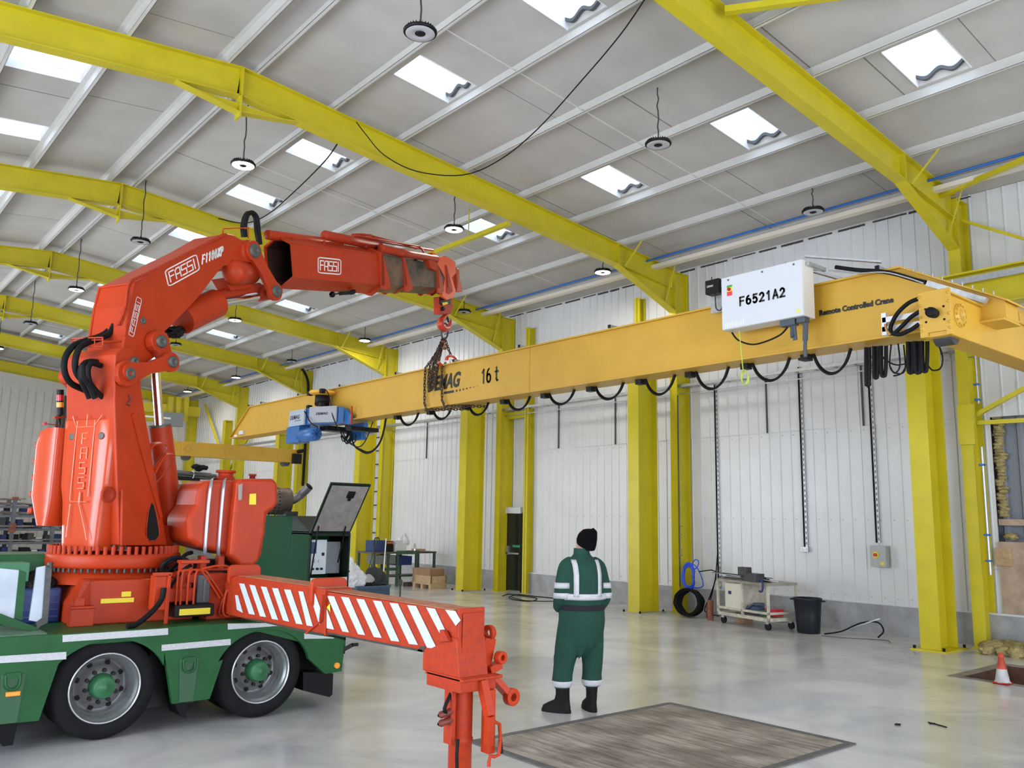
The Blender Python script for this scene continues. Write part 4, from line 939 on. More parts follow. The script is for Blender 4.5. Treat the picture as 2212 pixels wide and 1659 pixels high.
# oil tank with straps, valve block, levers and pipes, all on the crane base
tk = [(405, 1170), (402, 1120), (412, 1100), (422, 1085), (428, 1050), (433, 1040), (446, 1034), (476, 1033), (590, 1033), (600, 1040), (602, 1085), (594, 1098), (578, 1110), (570, 1150), (567, 1210), (560, 1216)]
YT = 8.30
far = 8.95
body = [(446, 1036), (476, 1034), (508, 1036), (503, 1120), (500, 1200), (476, 1195), (420, 1180), (408, 1165), (407, 1120), (424, 1095), (434, 1052)]
q = [aY(x, y, YT+.12) for x, y in [(408, 1168), (404, 1118), (424, 1090), (431, 1050), (446, 1037), (508, 1037), (590, 1037), (600, 1046), (602, 1086), (592, 1100), (579, 1110), (572, 1160), (566, 1208), (500, 1200), (430, 1182)]]
tank = MB().prism(q, (0, .62, 0)).build('oil_tank', RED, K, .05); tank.modifiers['bevel'].segments = 4
nose = MB().prism([aY(x, y, YT) for x, y in [(512, 1044), (520, 1034), (590, 1034), (600, 1042), (601, 1086), (594, 1097), (577, 1108), (574, 1150), (560, 1214), (545, 1224), (520, 1222), (497, 1200), (503, 1130)]], (0, .3, 0)).build('tank_nose', RED, K, .035); nose.modifiers['bevel'].segments = 4
for k in tank, nose:
    for f in k.data.polygons: f.use_smooth = False
for xa in ((470, 442), (498, 471)):
    MB().tube([aY(xa[0]-2, 1036, YT+.5), aY(xa[0]-10, 1034, YT+.30), aY(xa[0]-14, 1042, YT+.09), aY(xa[1]+8, 1090, YT+.09), aY(xa[1]+1, 1180, YT+.09), aY(xa[1]+1, 1200, YT+.12)], 0, n=8, smooth=2, rr=lambda t: (.020, .005)).build('tank_strap', mat('silver_strap', (.42, .44, .50), .35, .6), K)
MB().lathe(aY(487, 1034, YT+.35), (0,0,1), [(-.02, .10), (.02, .09), (.02, .075), (.06, .075), (.06, .10), (.085, .10), (.085, 0)], 24).build('filler_cap', REDW, K)
MB().lathe(aY(545, 1034, YT+.35), (0,0,1), [(-.02, .03), (.03, .03), (.03, .04), (.05, .04), (.05, 0)], 16).build('breather_cap', mat('breather_red', (.28, .03, .03), .5), K)
MB().prism([aY(x, y, YT-.004) for x, y in ((539, 1067), (553, 1066), (553, 1090), (538, 1090))], (0, -.003, 0)).build('tank_label', YLW, K)
MB().prism([aY(x, y, YT-.01) for x, y in ((514, 1047), (523, 1045), (521, 1080), (514, 1081))], (0, -.02, 0)).build('level_gauge', mat('gauge_grey', (.30, .25, .22), .4), K, .004)
mb = MB(); 
for x in (3.18, 3.36): mb.box(x, x+.06, YT+.15, YT+.25, DZ, 1.45)
mb.box(3.05, 3.75, YT+.1, YT+.7, 1.26, 1.33); mb.box(2.95, 3.1, 8.1, 8.5, 1.28, 1.31); mb.box(2.86, 2.98, 8.10, 8.16, 1.05, 1.40).box(2.86, 3.12, 8.06, 8.20, 1.40, 1.43); mb.build('tank_frame', RED, K, .004)
# valve block
vb = MB().box(2.78, 3.14, 7.92, 8.2, DZ+.05, DZ+.16).build('valve_block', BLKP, K, .01)
MB().box(2.82, 3.10, 7.912, 7.92, DZ+.07, DZ+.125).build('valve_label', YLW, vb)
mb = MB()
for i, x in enumerate((2.80, 2.84, 2.90, 2.96)):
    mb.tube([(x, 7.97, DZ+.14), (x, 7.97, DZ+.42), (x+.03, 7.98, DZ+.46), (x+.20, 8.0, DZ+.46), (x+.27, 8.0, DZ+.40), (x+.42, 8.0, DZ+.20)][:6 if i < 2 else 3], .011, n=8, smooth=3)
mb.tube([(3.02, 8.0, DZ+.47), (3.20, 8.0, DZ+.50), (3.30, 8.0, DZ+.46), (3.28, 8.0, DZ+.28), (3.22, 8.0, DZ+.08), (3.26, 8.0, DZ+.03), (3.31, 7.98, DZ+.05), (3.32, 7.98, DZ+.18)], .011, n=8, smooth=3)
mb.tube([(3.26, 7.96, DZ+.25), (3.24, 7.96, DZ+.08), (3.29, 7.95, DZ+.03), (3.33, 7.95, DZ+.1), (3.32, 7.95, DZ+.24), (3.29, 7.95, DZ+.27)], .011, n=8, smooth=3, closed=True)
mb.build('valve_pipes', RED, K)
MB().box(3.0, 3.12, 8.0, 8.2, DZ+.16, DZ+.42).build('solenoid_bank', mat('dark_grey_casing', (.07, .08, .09), .45), vb, .01)
MB().box(3.05, 3.075, 7.99, 8.0, DZ+.17, DZ+.38).build('bank_ridge', PIN, vb)
MB().box(2.70, 2.98, 8.02, 8.3, DZ+.18, DZ+.30).build('pipe_shelf', RED, K, .01)
mb = MB(); mb.box(2.60, 2.74, 7.96, 8.1, DZ+.12, DZ+.42).box(2.70, 2.73, 7.93, 7.96, DZ, DZ+.44).box(2.58, 2.74, 7.93, 8.0, DZ+.42, DZ+.45); mb.build('lever_post', RED, K, .006)
MB().tube([(2.66, 7.90, DZ+.32), (2.64, 7.88, DZ+.22), (2.55, 7.84, DZ+.12), (2.42, 7.80, DZ+.03), (2.34, 7.78, DZ+.02)], .024, n=10, smooth=4).build('ground_hose', BLK, K)
mb = MB()
for (c, r, tl) in (((2.86, 8.22, DZ+.48), .09, .2), ((2.90, 8.26, DZ+.46), .10, .5)):
    mb.tube([(c[0]+r*1.4*math.cos(a), c[1]+tl*.1*math.sin(a*2), c[2]+r*math.sin(a)) for a in [math.radians(k*30-60) for k in range(10)]], .021, n=8, smooth=3)
mb.tube([(2.70, 8.2, DZ+.36), (2.85, 8.3, DZ+.46), (3.0, 8.4, DZ+.58), (3.1, 8.5, DZ+.6)], .02, n=8, smooth=3); mb.tube([(2.78, 8.15, DZ+.26), (2.84, 8.1, DZ+.40), (2.95, 8.1, DZ+.5), (3.05, 8.2, DZ+.42)], .016, n=8, smooth=3); mb.build('hose_bundle', BLK, K)
rs = random.Random(12); mb = MB()
for i in range(26):
    p = V((2.76+rs.uniform(0, .42), 8.05+rs.uniform(0, .25), DZ+.12+rs.uniform(0, .28))); q = p+V((rs.uniform(-.06, .06), rs.uniform(-.03, .03), rs.uniform(-.06, .06))); mb.cyl(p, q, rs.uniform(.008, .022), n=8)
mb.build('pipe_fittings', mat('grimy_fittings', (.10, .04, .03), .5, noise=.6, nscale=20, ncol=(.02, .02, .02)), K)
MB().box(3.12, 3.5, 8.05, 8.9, DZ, DZ+.36).build('beam_housing', REDW, K, .01)
MB().box(2.92, 3.32, 8.06, 8.5, DZ+.34, DZ+.42).build('frame_shelf', RED, K, .01)

MB().box(3.08, 3.72, 8.62, 9.5, DZ, 1.40).box(2.95, 3.7, 8.25, 8.6, DZ+.43, 1.24).build('tank_shade_block', BLKP, K, .01)  # dark boxes added under the tank to stand in for the shade there
# outrigger beam towards the camera and its jack
XO, WO = 3.29, .205
def xp(pts, X): return [aX(x, y, X) for x, y in pts]
q = xp([(478, 1262), (510, 1244), (702, 1272), (702, 1373), (660, 1366), (510, 1332), (470, 1322)], XO-.02)
ob1 = MB().prism(q, (WO+.04, 0, 0)).build('outrigger_housing', REDW, K, .006)
q = xp([(690, 1283), (985, 1315), (960, 1415), (690, 1372)], XO)
ob2 = MB().prism([V((XO, 6.5, 1.275)), V((XO, 4.38, 1.283)), V((XO, 4.38, 1.0)), V((XO, 4.9, .985)), V((XO, 6.5, .955))], (WO, 0, 0)).build('outrigger_beam', REDW, K, .005)
MB().box(XO+.005, XO+WO-.005, 4.42, 6.2, 1.283, 1.287).build('beam_top', RUST, ob2); MB().prism([aX(x, y, XO-.01)+V((0,0,.004)) for x, y in ((515, 1245), (700, 1272))]+[aX(700, 1272, XO-.01)+V((WO+.02, 0, .004)), aX(515, 1245, XO-.01)+V((WO+.02, 0, .004))], (0,0,.004)).build('beam_top', RUST, ob1)
# collar plates round the housing
for (yc, z0, z1, r_) in ((6.22, .93, 1.39, .04), (7.88, 1.2, 1.41, .04)):
    xa, xb = XO-.05, XO+WO+.06; mbc = MB(); oc_ = rrect(xa, z0 if yc > 7 else 1.15, xb, z1-.02, .05)
    mbc.prism([(x, yc, z) for x, z in oc_[:-1]], (0, .05, 0)); mbc.build('beam_collar', RED, ob1, .008)
mb = MB(); mb.bar(aX(702, 1285, XO-.026), aX(696, 1340, XO-.026), .014, .05, (1,0,0)).bar(aX(696, 1340, XO-.026), aX(662, 1368, XO-.026), .012, .02, (1,0,0)); mb.build('collar_flange', REDW, ob1)
# white stripes (film) on both beams
st1 = [((517, 1260), (528, 1261), (551, 1328), (538, 1326)), ((539, 1263), (551, 1265), (575, 1333), (562, 1331)), ((564, 1267), (576, 1268), (601, 1339), (588, 1337)), ((588, 1270), (601, 1271), (625, 1343), (612, 1340)), ((614, 1273), (628, 1274), (654, 1349), (640, 1347)), ((645, 1277), (655, 1278), (676, 1353), (663, 1351)), ((669, 1281), (681, 1282), (698, 1330), (690, 1350)), ((508, 1285), (514, 1286), (525, 1324), (512, 1317))]
mb = MB()
for q in st1: mb.prism([aX(x, y, XO-.0235) for x, y in q], (-.002, 0, 0))
mb.build('white_stripe', WSTR, ob1)
st2 = [((707, 1287), (722, 1288), (754, 1366), (740, 1364)), ((737, 1289), (754, 1291), (789, 1372), (774, 1370)), ((770, 1293), (787, 1295), (825, 1378), (808, 1376)), ((806, 1297), (824, 1299), (863, 1386), (845, 1384)), ((842, 1302), (860, 1304), (903, 1393), (884, 1391)), ((880, 1307), (899, 1309), (944, 1401), (923, 1399)), ((921, 1312), (940, 1315), (967, 1372), (962, 1391)), ((962, 1317), (984, 1320), (995, 1340), (985, 1352)), ((700, 1310), (704, 1309), (722, 1360), (706, 1357))]
mb = MB()
for q in st2: mb.prism([aX(x, y, XO-.004) for x, y in q], (-.002, 0, 0))
mb.build('white_stripe', WSTR, ob2)
mb = MB(); mb.prism([V((XO-.003, 6.45, .957)), V((XO-.003, 4.9, .987)), V((XO-.003, 4.72, .99)), V((XO-.003, 4.74, 1.004)), V((XO-.003, 5.3, .992)), V((XO-.003, 6.45, .968))], (-.002, 0, 0)); mb.prism([V((XO-.003, 4.80, .99)), V((XO-.003, 4.74, .99)), V((XO-.003, 4.70, 1.03)), V((XO-.003, 4.76, 1.025))], (-.002, 0, 0)); mb.build('paint_wear', STLD, ob2)
mb = MB(); mb.prism([aX(x, y, XO-.0235) for x, y in ((520, 1333), (660, 1365), (698, 1373), (698, 1369), (640, 1357), (560, 1339))], (-.002, 0, 0)); mb.build('paint_wear', STLD, ob1)
MB().prism(xp([(706, 1312), (713, 1304), (714, 1322)], XO-.008), (-.002, 0, 0)).build('yellow_triangle', YLW, ob2)
YJ = 4.46
box('end_plate', XO+.0, XO+WO, 4.355, 4.38, .90, 1.30, REDW, ob2, .003)
MB().prism([(XO+.025, 4.350, .93), (XO+WO-.03, 4.350, .93), (XO+WO-.015, 4.350, 1.27), (XO+.025, 4.350, 1.27)], (0, -.006, 0)).build('end_cover', REDW, ob2, .003)
jm = MB(); jm.prism([(XO-.012, 4.30+.02, .88), (XO-.012, 4.72, .88), (XO-.012, 4.72, .99), (XO-.012, 4.42, 1.12), (XO-.012, 4.36, 1.12)], (WO+.024, 0, 0)); jm.box(XO-.02, XO+WO+.06, 4.30, 4.66, .80, .89); jm.box(XO-.02, XO+WO+.10, 4.28, 4.68, .865, .885)
jm.build('jack_bracket', REDW, K, .006)
jx, jy = XO+.115, 4.46
MB().prism([(XO-.014, 4.40, 1.10), (XO-.014, 4.46, 1.16), (XO-.014, 4.50, 1.16), (XO-.014, 4.50, 1.10), (XO-.014, 4.55, 1.08)], (-.03, 0, 0)).build('bracket_lug', REDW, K, .003)
MB().lathe((jx, jy, 0), (0,0,1), [(.12, .074), (.47, .074), (.475, .080), (.50, .080), (.505, .074), (.82, .074)], 28).build('jack_cylinder', REDW, K)
MB().cyl((jx, jy, .03), (jx, jy, .12), .05, n=20).build('jack_rod', CHR, K); MB().lathe((jx, jy, 0), (0,0,1), [(0, .16), (.03, .16), (.04, .12), (.06, .05)], 28, cap=True).build('jack_foot', STLD, K)
# locking lugs, handles at the jack
mb = MB()
def lug(c, d, r, th, hole=True): mb.lathe(c, d, [(0, r*.45), (0, r), (th, r), (th, r*.45), (0, r*.45)], 20)
xr = XO+WO+.06
lug((xr, 4.40, 1.13), (1, .2, 0), .05, .035); mb.bar((xr+.01, 4.40, 1.10), (xr-.02, 4.42, .90), .06, .09, (1, 0, 0)); lug((xr+.06, 4.36, .98), (.1, -1, 0), .04, .05); mb.bar((xr, 4.38, .90), (xr+.09, 4.38, .93), .06, .05)
mb.bar((xr+.02, 4.36, .86), (xr+.14, 4.34, .74), .04, .08, (0, 1, 0)); lug((xr+.15, 4.35, .73), (.05, -1, 0), .055, .05); mb.build('locking_lug', RED, K, .003)
mb = MB(); mb.bar((XO+.15, 4.30, .86), (XO+.17, 4.24, .66), .05, .06, (0,1,0)); mb.bar((XO+.17, 4.24, .66), (XO+.19, 4.27, .48), .045, .05, (0,1,0)); mb.box(XO+.20, XO+.25, 4.28, 4.36, .42, .80); mb.tube([(XO+.17, 4.25, .62), (XO+.25, 4.24, .60), (XO+.25, 4.24, .42), (XO+.19, 4.25, .42), (XO+.18, 4.25, .36)], .012, n=8, smooth=2); mb.build('stowed_lever', RED, K, .004)
MB().cyl((XO+.275, 4.26, .50), (XO+.285, 4.26, .42), .014, n=10).build('lever_grip', BLKP, K)
mb = MB(); mb.box(XO-.005, XO+.03, 4.40, 4.48, .48, .82); mb.build('side_rail', REDW, K, .004)
mb = MB()
for z in (.66, .61): mb.lathe((XO-.09, 4.42, z), (1, 0, .15), [(0, .008), (.02, .022), (.05, .02), (.09, .024), (.11, .018)], 12)
mb.build('hose_fittings', mat('grimy_red', (.16, .03, .02), .5), K)
MB().tube([(XO-.02, 4.42, .66), (XO-.06, 4.40, .70), (XO+.0, 4.42, .78)], .012, n=8, smooth=3).tube([(XO+.02, 4.36, .52), (XO-.0, 4.34, .44), (XO+.005, 4.34, .32), (XO+.01, 4.36, .24)], .011, n=8, smooth=4).build('jack_hose', BLK, K)
MB().box(XO+.005, XO+.05, 4.36, 4.42, .20, .28).build('hose_port', REDW, K, .004)
# ================================================================== BRIDGE CRANE GIRDER ON THE SLING
GX0, GX1 = 8.39, 8.74
Z0g, Z1g = 3.79, 4.47
B = thing('bridge_crane', 'golden yellow overhead crane girder with end carriages, hanging level from the sling', 'bridge crane', (8.56, 12, 3.8))
wp = [(GX0+.02, 2.86, Z0g), (GX0+.02, 20.9, Z0g), (GX0+.02, 19.85, Z1g), (GX0+.02, 3.80, Z1g), (GX0+.02, 2.86, 3.955)]
gir = MB().prism(wp, (GX1-GX0-.04, 0, 0)).build('girder', GLD, B)
mb = MB()
mb.box(GX0-.03, GX1+.03, 3.80, 19.85, Z1g, Z1g+.022); mb.box(GX0-.03, GX1+.03, 2.86, 20.9, Z0g-.022, Z0g)
mb.prism([(GX0-.03, 3.80, Z1g), (GX0-.03, 3.80, Z1g+.022), (GX0-.03, 2.82, 3.955), (GX0-.03, 2.82, 3.935)], (GX1-GX0+.06, 0, 0)); mb.prism([(GX0-.03, 19.85, Z1g), (GX0-.03, 19.85, Z1g+.022), (GX0-.03, 20.95, Z0g), (GX0-.03, 20.92, Z0g)], (GX1-GX0+.06, 0, 0))
mb.build('flange_plate', GLD, gir, .003)
MB().box(GX0+.012, GX0+.02, 9.52, 9.535, Z0g, Z1g).build('weld_seam', GLD, gir)
def gt(nm, body, x0, y0, x1, y1, hpx, sh=0, bold=0, X=GX0+.016):
    a, b = aX(x0, y0, X), aX(x1, y1, X); h = (aX(x0, y0-hpx, X)-a).z; d = (b-a); d.z = 0
    return text(nm, body, a, (0, -1, 0), (0, 0, 1), h/.70, PRINT, gir, .0015, sh, bold, width=d.length)
o = gt('maker_lettering', 'DEMAG', 923, 846, 994, 836, 29, .28, .012)
a, b = aX(1039, 828, GX0+.014), aX(1078, 822, GX0+.014); stroketext('load_lettering', '16 t', a, (0, -1, 0), (0, 0, 1), (a.y-b.y)*1.15, (aX(1039, 800, GX0+.014)-a).z, .028, PRINT, gir, .2)
gt('notice_lettering', 'Remote Controlled Crane', 1770, 682, 1930, 654, 11, 0, .004)
mb = MB(); a, b = aX(958, 849, GX0+.014), aX(980, 846, GX0+.014); mb.box(GX0+.014, GX0+.018, b.y, a.y, a.z-.02, a.z+.02)
for k in range(7):
    y = b.y-.06-.095*k; mb.prism([(GX0+.014, y, a.z-.02+.006*k), (GX0+.014, y-.03, a.z-.02+.006*k), (GX0+.014, y-.035, a.z+.02), (GX0+.014, y-.005, a.z+.02)], (.004, 0, 0))
mb.build('speed_lines', PRINT, gir)
# rail clamps along the top flange
cl = []
for px_, py_ in ((541, 884), (568, 876), (648, 857), (738, 836), (860, 803), (985, 775), (1127, 748), (1322, 706), (1900, 578)):
    p = aX(px_, py_, GX0); MB().box(GX0-.06, GX0+.14, p.y-.02, p.y+.02, Z1g+.022, Z1g+.062).build('support_tube', STL, B); MB().box(GX0-.062, GX0-.05, p.y-.022, p.y+.022, Z1g+.02, Z1g+.064).build('tube_end', BLKP, B)
# far end carriage
YFc = 20.75
fc = MB(); fc.box(6.95, 10.32, YFc-.02, YFc+.30, 3.25, 3.60); far_c = fc.build('end_carriage', GLD, B, .01)
mb = MB(); mb.box(6.88, 6.95, YFc-.03, YFc+.32, 3.20, 3.66)
for x in (8.35, 9.15): mb.lathe((x, YFc-.02, 3.42), (0, -1, 0), [(0, .085), (.015, .085), (.015, .07), (.005, .065)], 20)
mb.box(7.1, 7.4, YFc-.035, YFc-.02, 3.27, 3.58); mb.lathe((7.25, YFc-.035, 3.42), (0, -1, 0), [(0, .09), (.02, .09), (.02, .075), (.0, .07)], 20); mb.build('wheel_access_plate', GLD, far_c)
MB().box(10.0, 10.22, YFc-.16, YFc-.02, 3.22, 3.48).cyl((10.3, YFc-.1, 3.58), (10.12, YFc-.1, 3.54), .05, n=14).build('travel_motor', BLKP, far_c)
MB().cyl((6.88, YFc+.1, 3.42), (6.80, YFc+.1, 3.42), .06, n=16).build('buffer', BLKP, far_c)
for x, m in ((7.3, 0), (9.9, 0)): MB().cyl((x, YFc+.04, 3.24), (x, YFc+.26, 3.24), .09, n=20).build('carriage_wheel', STLD, far_c)
MB().prism([aX(x, y, GX0+.014) for x, y in ((506, 940), (512, 939), (512, 945), (506, 947))], (-.003, 0, 0)).build('small_label', WPRINT, gir)
MB().box(GX0-.03, GX0+.02, 20.1, 20.35, 3.83, 3.92).build('limit_switch', GREY, gir)
# near end carriage
XC0 = 7.72
NC = MB().box(XC0, 11.1, 3.075, 3.33, 3.56, 3.93).build('end_carriage', GLD, B, .008)
MB().box(XC0-.02, 11.1, 3.05, 3.35, 3.93, 3.945).build('top_plate', GLD, NC)
pl = MB().prism([(XC0, 3.34, 3.56), (XC0, 3.27, 3.56), (XC0, 3.27, 3.60), (XC0, 3.11, 3.60), (XC0, 3.11, 3.56), (XC0, 3.06, 3.56), (XC0, 3.06, 3.985), (XC0, 3.34, 3.985)], (-.025, 0, 0)).build('end_plate', GLD, NC, .003)
MB().lathe((XC0-.025, 3.20, 3.765), (-1, 0, 0), [(0, .042), (.07, .048), (.10, .044), (.105, .03), (.105, 0)], 24).build('buffer', BLK, pl)
mb = MB()
for y, z in ((3.28, 3.82), (3.12, 3.82), (3.28, 3.70), (3.12, 3.70)): mb.cyl((XC0-.025, y, z), (XC0-.028, y, z), .011, n=10)
mb.build('bolt_hole', DARK, pl)
mb = MB()
for y in (3.325, 3.075):
    for z in (3.94, 3.86, 3.75, 3.67, 3.62): mb.lathe((XC0-.025, y, z), (-1, 0, 0), [(0, .014), (.008, .014), (.008, .007), (.018, .007), (.018, 0)], 8)
mb.build('plate_bolts', GLD, pl)
mb = MB(); mb.lathe((7.90, 3.075, 3.76), (0, -1, 0), [(0, .11), (.015, .11), (.015, .085), (.03, .08), (.03, .05), (-.01, .05), (-.01, 0)], 28)
for k in range(12):
    a = math.pi*k/6; mb.cyl((7.90+.098*math.cos(a), 3.062, 3.76+.098*math.sin(a)), (7.90+.098*math.cos(a), 3.045, 3.76+.098*math.sin(a)), .010, n=8)
mb.build('bearing_cover', GLD, NC)
MB().cyl((7.90, 3.12, 3.60), (7.90, 3.28, 3.60), .10, n=24).build('carriage_wheel', STLD, NC)
# raised yoke where the carriage carries on to the right, duct on the sloping chord
MB().prism([(9.42, 3.33, 3.945), (9.42, 3.08, 3.945), (9.42, 3.08, 4.06), (9.42, 3.14, 4.15), (9.42, 3.33, 4.15)], (1.6, 0, 0)).build('yoke_box', GLD, B, .004)
mb = MB(); mb.bar((GX0-.09, 3.50, 4.23), (GX0-.09, 2.98, 3.955), .06, .055); mb.build('cable_duct', STL, B)
mb = MB()
for k in range(10): p = V((GX0-.035, 3.74-k*.09, 4.44-k*.0475)); MB().bar(p, p+V((0, 0, .035)), .010, .010).build('chord_bolt', STL, gir)
mb = MB().tube([aX(1805, 577, GX0-.12), aX(1850, 583, GX0-.12), aX(1900, 586, GX0-.10), aX(1935, 592, GX0-.10), aX(1975, 604, GX0-.10), aX(2000, 610, GX0-.1)], .022, n=8, smooth=4); mb.build('supply_cable', BLK, B)
mb = MB().tube([aX(1790, 584, GX0-.12), aX(1850, 590, GX0-.12), aX(1910, 588, GX0-.12), aX(1960, 600, GX0-.12), aX(1995, 612, GX0-.12)], .008, n=6, smooth=4); mb.build('grey_cable', STL, B)
# square frame and hoses at the near end of the web
FX = GX0-.10
mb = MB(); pA = aX(1908, 686, FX); pB = aX(1987, 672, FX)
for z0, z1 in ((696, 686), (716, 706)):
    a, b = aX(1908, z0-3, FX), aX(2010, z0-20, FX); mb.box(FX-.03, FX, 3.32, a.y, a.z-.028, a.z+.028)
a = aX(1911, 700, FX); mb.box(FX-.03, FX+.03, a.y-.03, a.y+.02, a.z-.12, a.z+.11); mb.build('white_bracket', WHT, B, .003)
mb = MB()
for L in ([(1985, 645), (1962, 655), (1938, 678), (1924, 706), (1926, 720)], [(1988, 672), (1968, 685), (1950, 703), (1930, 722)], [(1926, 720), (1945, 722), (1968, 712), (1985, 700)]):
    mb.tube([aX(x, y, FX-.10) for x, y in L], .022, n=8, smooth=4)
mb.build('power_hoses', BLK, B)
MB().tube([aX(x, y, FX-.12) for x, y in ((1913, 700), (1915, 712), (1924, 724))], .014, n=8, smooth=3).build('copper_elbow', mat('copper_brass', (.5, .28, .12), .3, .8), B)
# festoon cable under the girder
mb = MB()
LO = [((863, 905), (903, 899), 919), ((935, 891), (974, 886), 906), ((1012, 882), (1054, 874), 897), ((1096, 867), (1144, 858), 886), ((1185, 852), (1240, 844), 874), ((1285, 837), (1346, 828), 863), ((1393, 821), (1457, 811), 853), ((1502, 803), (1573, 793), 841), ((1624, 786), (1705, 773), 823), ((1756, 766), (1837, 753), 808)]
XF = 8.62
for (a, b, bot) in LO:
    for dx in (0, 2.0):
        A, Bp = aX(*a, XF), aX(*b, XF); bz = aX((a[0]+b[0])/2, bot-dx*1.2, XF).z; yb = (A.y+Bp.y)/2
        L = [V((XF+dx*.01, lin(A.y, Bp.y, t), 0)) for t in (0, .12, .3, .5, .7, .88, 1)]
        zt = 3.77
        for p, s in zip(L, (0, .52, .88, 1, .88, .52, 0)): p.z = zt+(bz-zt)*s
        mb.tube(L, .014, n=6, smooth=4)
    mb.build('festoon_cable', BLK, B); mb = MB()
A, Bp = aX(756, 935, XF), aX(834, 905, XF)
for dx in (0, .02): mb.tube([(XF, A.y, 3.66), aX(764, 960, XF), aX(780, 974, XF)+V((0,0,dx)), aX(795, 979, XF)+V((0,0,dx)), aX(812, 968, XF), aX(825, 945, XF), (XF, Bp.y, 3.75)], .018, n=6, smooth=5)
mb.build('festoon_cable', BLK, B)
for (a, b, bot) in LO:
    y = aX(*a, XF).y+.08; MB().box(XF-.05, XF+.05, y-.05, y+.05, 3.70, 3.77).build('cable_trolley', BLKP, B)
# gathered flat cables at the near end
def hang(x0, x1, ytop, ybot, w=1):
    p = MB(); xm = (x0+x1)/2
    p.tube([aX(x0, ytop, XF), aX(x0, (ytop+ybot)/2, XF), aX(lin(x0, xm, .3), ybot-3, XF), aX(xm, ybot, XF), aX(lin(x1, xm, .3), ybot-3, XF), aX(x1, (ytop+ybot)/2, XF), aX(x1, ytop, XF)], 0, n=6, smooth=3, rr=lambda t: (.010, .024*w)); return p
for (a, b, y0, y1, w) in ((1872, 1877, 750, 832, 1.2), (1888, 1896, 748, 816, 1), (1903, 1914, 747, 812, 1), (1963, 1972, 738, 804, 1.3), (1978, 1988, 737, 804, 1.3), (1992, 2003, 737, 802, 1)):
    hang(a, b, y0, y1, w).build('gathered_cable', BLK, B)
mb = MB()
for L in ([(1893, 748), (1910, 775), (1935, 788), (1960, 785)], [(1925, 744), (1922, 790), (1935, 806), (1955, 800), (1952, 745)], [(1940, 742), (1944, 790), (1932, 806), (1922, 790)], [(1958, 742), (1960, 780), (1948, 806), (1930, 812)], [(2025, 740), (2036, 770), (2032, 795), (2015, 800), (2005, 790)]):
    mb.tube([aX(x, y, XF) for x, y in L], .008, n=6, smooth=4)
mb.build('loose_cables', BLK, B)
# control cabinet carried on brackets
cb = thing('control_cabinet', 'white control cabinet lettered F6521A2 on the crane girder', 'cabinet', (8.1, 5.2, 4.06))
X0 = 8.0
cbo = MB().box(X0, X0+.22, 4.665, 5.70, 4.06, 4.68).build('cabinet_body', GREYS, cb, .006)
dr = MB().box(X0-.014, X0, 4.668, 5.697, 4.063, 4.677).build('door', GREY, cb, .004)
a = aX(1598, 660, X0-.016); b = aX(1696, 642, X0-.016)
stroketext('cabinet_lettering', 'F6521A2', (X0-.015, a.y, a.z), (0,-1,0), (0,0,1), a.y-b.y, .092, .021, PRINT, dr, .35)
for y in (5.60, 5.15, 4.76): MB().cyl((X0-.014, y, 4.64), (X0-.018, y, 4.64), .012, n=10).build('lock', PIN, dr)
MB().box(X0-.017, X0-.014, 5.55, 5.62, 4.55, 4.575).build('switch_label', mat('label_green', (.03, .35, .05), .5), dr); MB().box(X0-.017, X0-.014, 5.55, 5.62, 4.50, 4.55).build('switch_label', YLW, dr); MB().box(X0-.017, X0-.014, 5.55, 5.62, 4.45, 4.50).build('switch_label', mat('label_red', (.75, .05, .06), .5), dr)
MB().cyl((X0-.015, 5.585, 4.525), (X0-.035, 5.585, 4.525), .02, n=16).build('rotary_switch', mat('switch_dark_red', (.4, .01, .01), .4), dr)
MB().prism([(X0-.015, 4.75, 4.10), (X0-.015, 4.70, 4.10), (X0-.015, 4.725, 4.145)], (-.002, 0, 0)).build('hazard_triangle', YLW, dr)
mb = MB(); rs = random.Random(5)
for i in range(9): mb.box(X0-.016, X0-.0145, 5.66-.03*i-.02, 5.66-.03*i, 4.085, 4.085+rs.uniform(.03, .06))
mb.build('paper_labels', mat('paper', (.75, .75, .76), .7), dr)
mb = MB(); mb.box(X0+.03, X0+.12, 4.80, 4.98, 3.99, 4.06).box(X0+.03, X0+.13, 4.60+.08, 4.78, 4.0, 4.06); mb.build('cable_plugs', mat('slate_plastic', (.06, .08, .10), .45), cb, .004)
mb = MB(); mb.tube([(X0+.08, 4.86, 3.99), (X0+.07, 4.86, 3.9), (X0+.06, 4.85, 3.86)], .02, n=8).bar((X0+.08, 4.84, 3.99), (X0+.08, 4.83, 3.83), .02, .045, (0,1,0)); mb.bar((X0+.08, 4.70, 4.0), (X0+.06, 4.70, 3.80), .025, .05, (0,1,0)).tube([(X0+.06, 4.70, 3.80), (X0+.05, 4.70, 3.70), (X0+.05, 4.70, 3.62)], .02, n=8); mb.build('hanging_plug', mat('slate_plastic', (.06, .08, .10), .45), cb)
MB().box(X0+.0, X0+.09, 4.66, 4.76, 3.585, 3.61).build('plug_socket', BLKP, cb, .004)
mb = MB().tube([(X0+.12, 5.66, 4.05), (X0+.12, 5.58, 3.95), (X0+.11, 5.4, 3.87), (X0+.1, 5.22, 3.87), (X0+.1, 5.02, 3.92), (X0+.1, 4.92, 4.0)], .010, n=6, smooth=5); mb.build('flat_cable', BLK, cb)
mb = MB().tube([(X0+.06, 5.52, 4.04), (X0+.06, 5.50, 3.8), (X0+.06, 5.48, 3.56)], .006, n=6, smooth=3)
for k in range(3): mb.tube([(X0+.06+.012*math.sin(a)*(k-1), 5.46+(.050-.006*k)*math.cos(a), 3.49+.085*math.sin(a)) for a in [2*math.pi*j/14 for j in range(14)]], .006, n=6, smooth=2, closed=True)
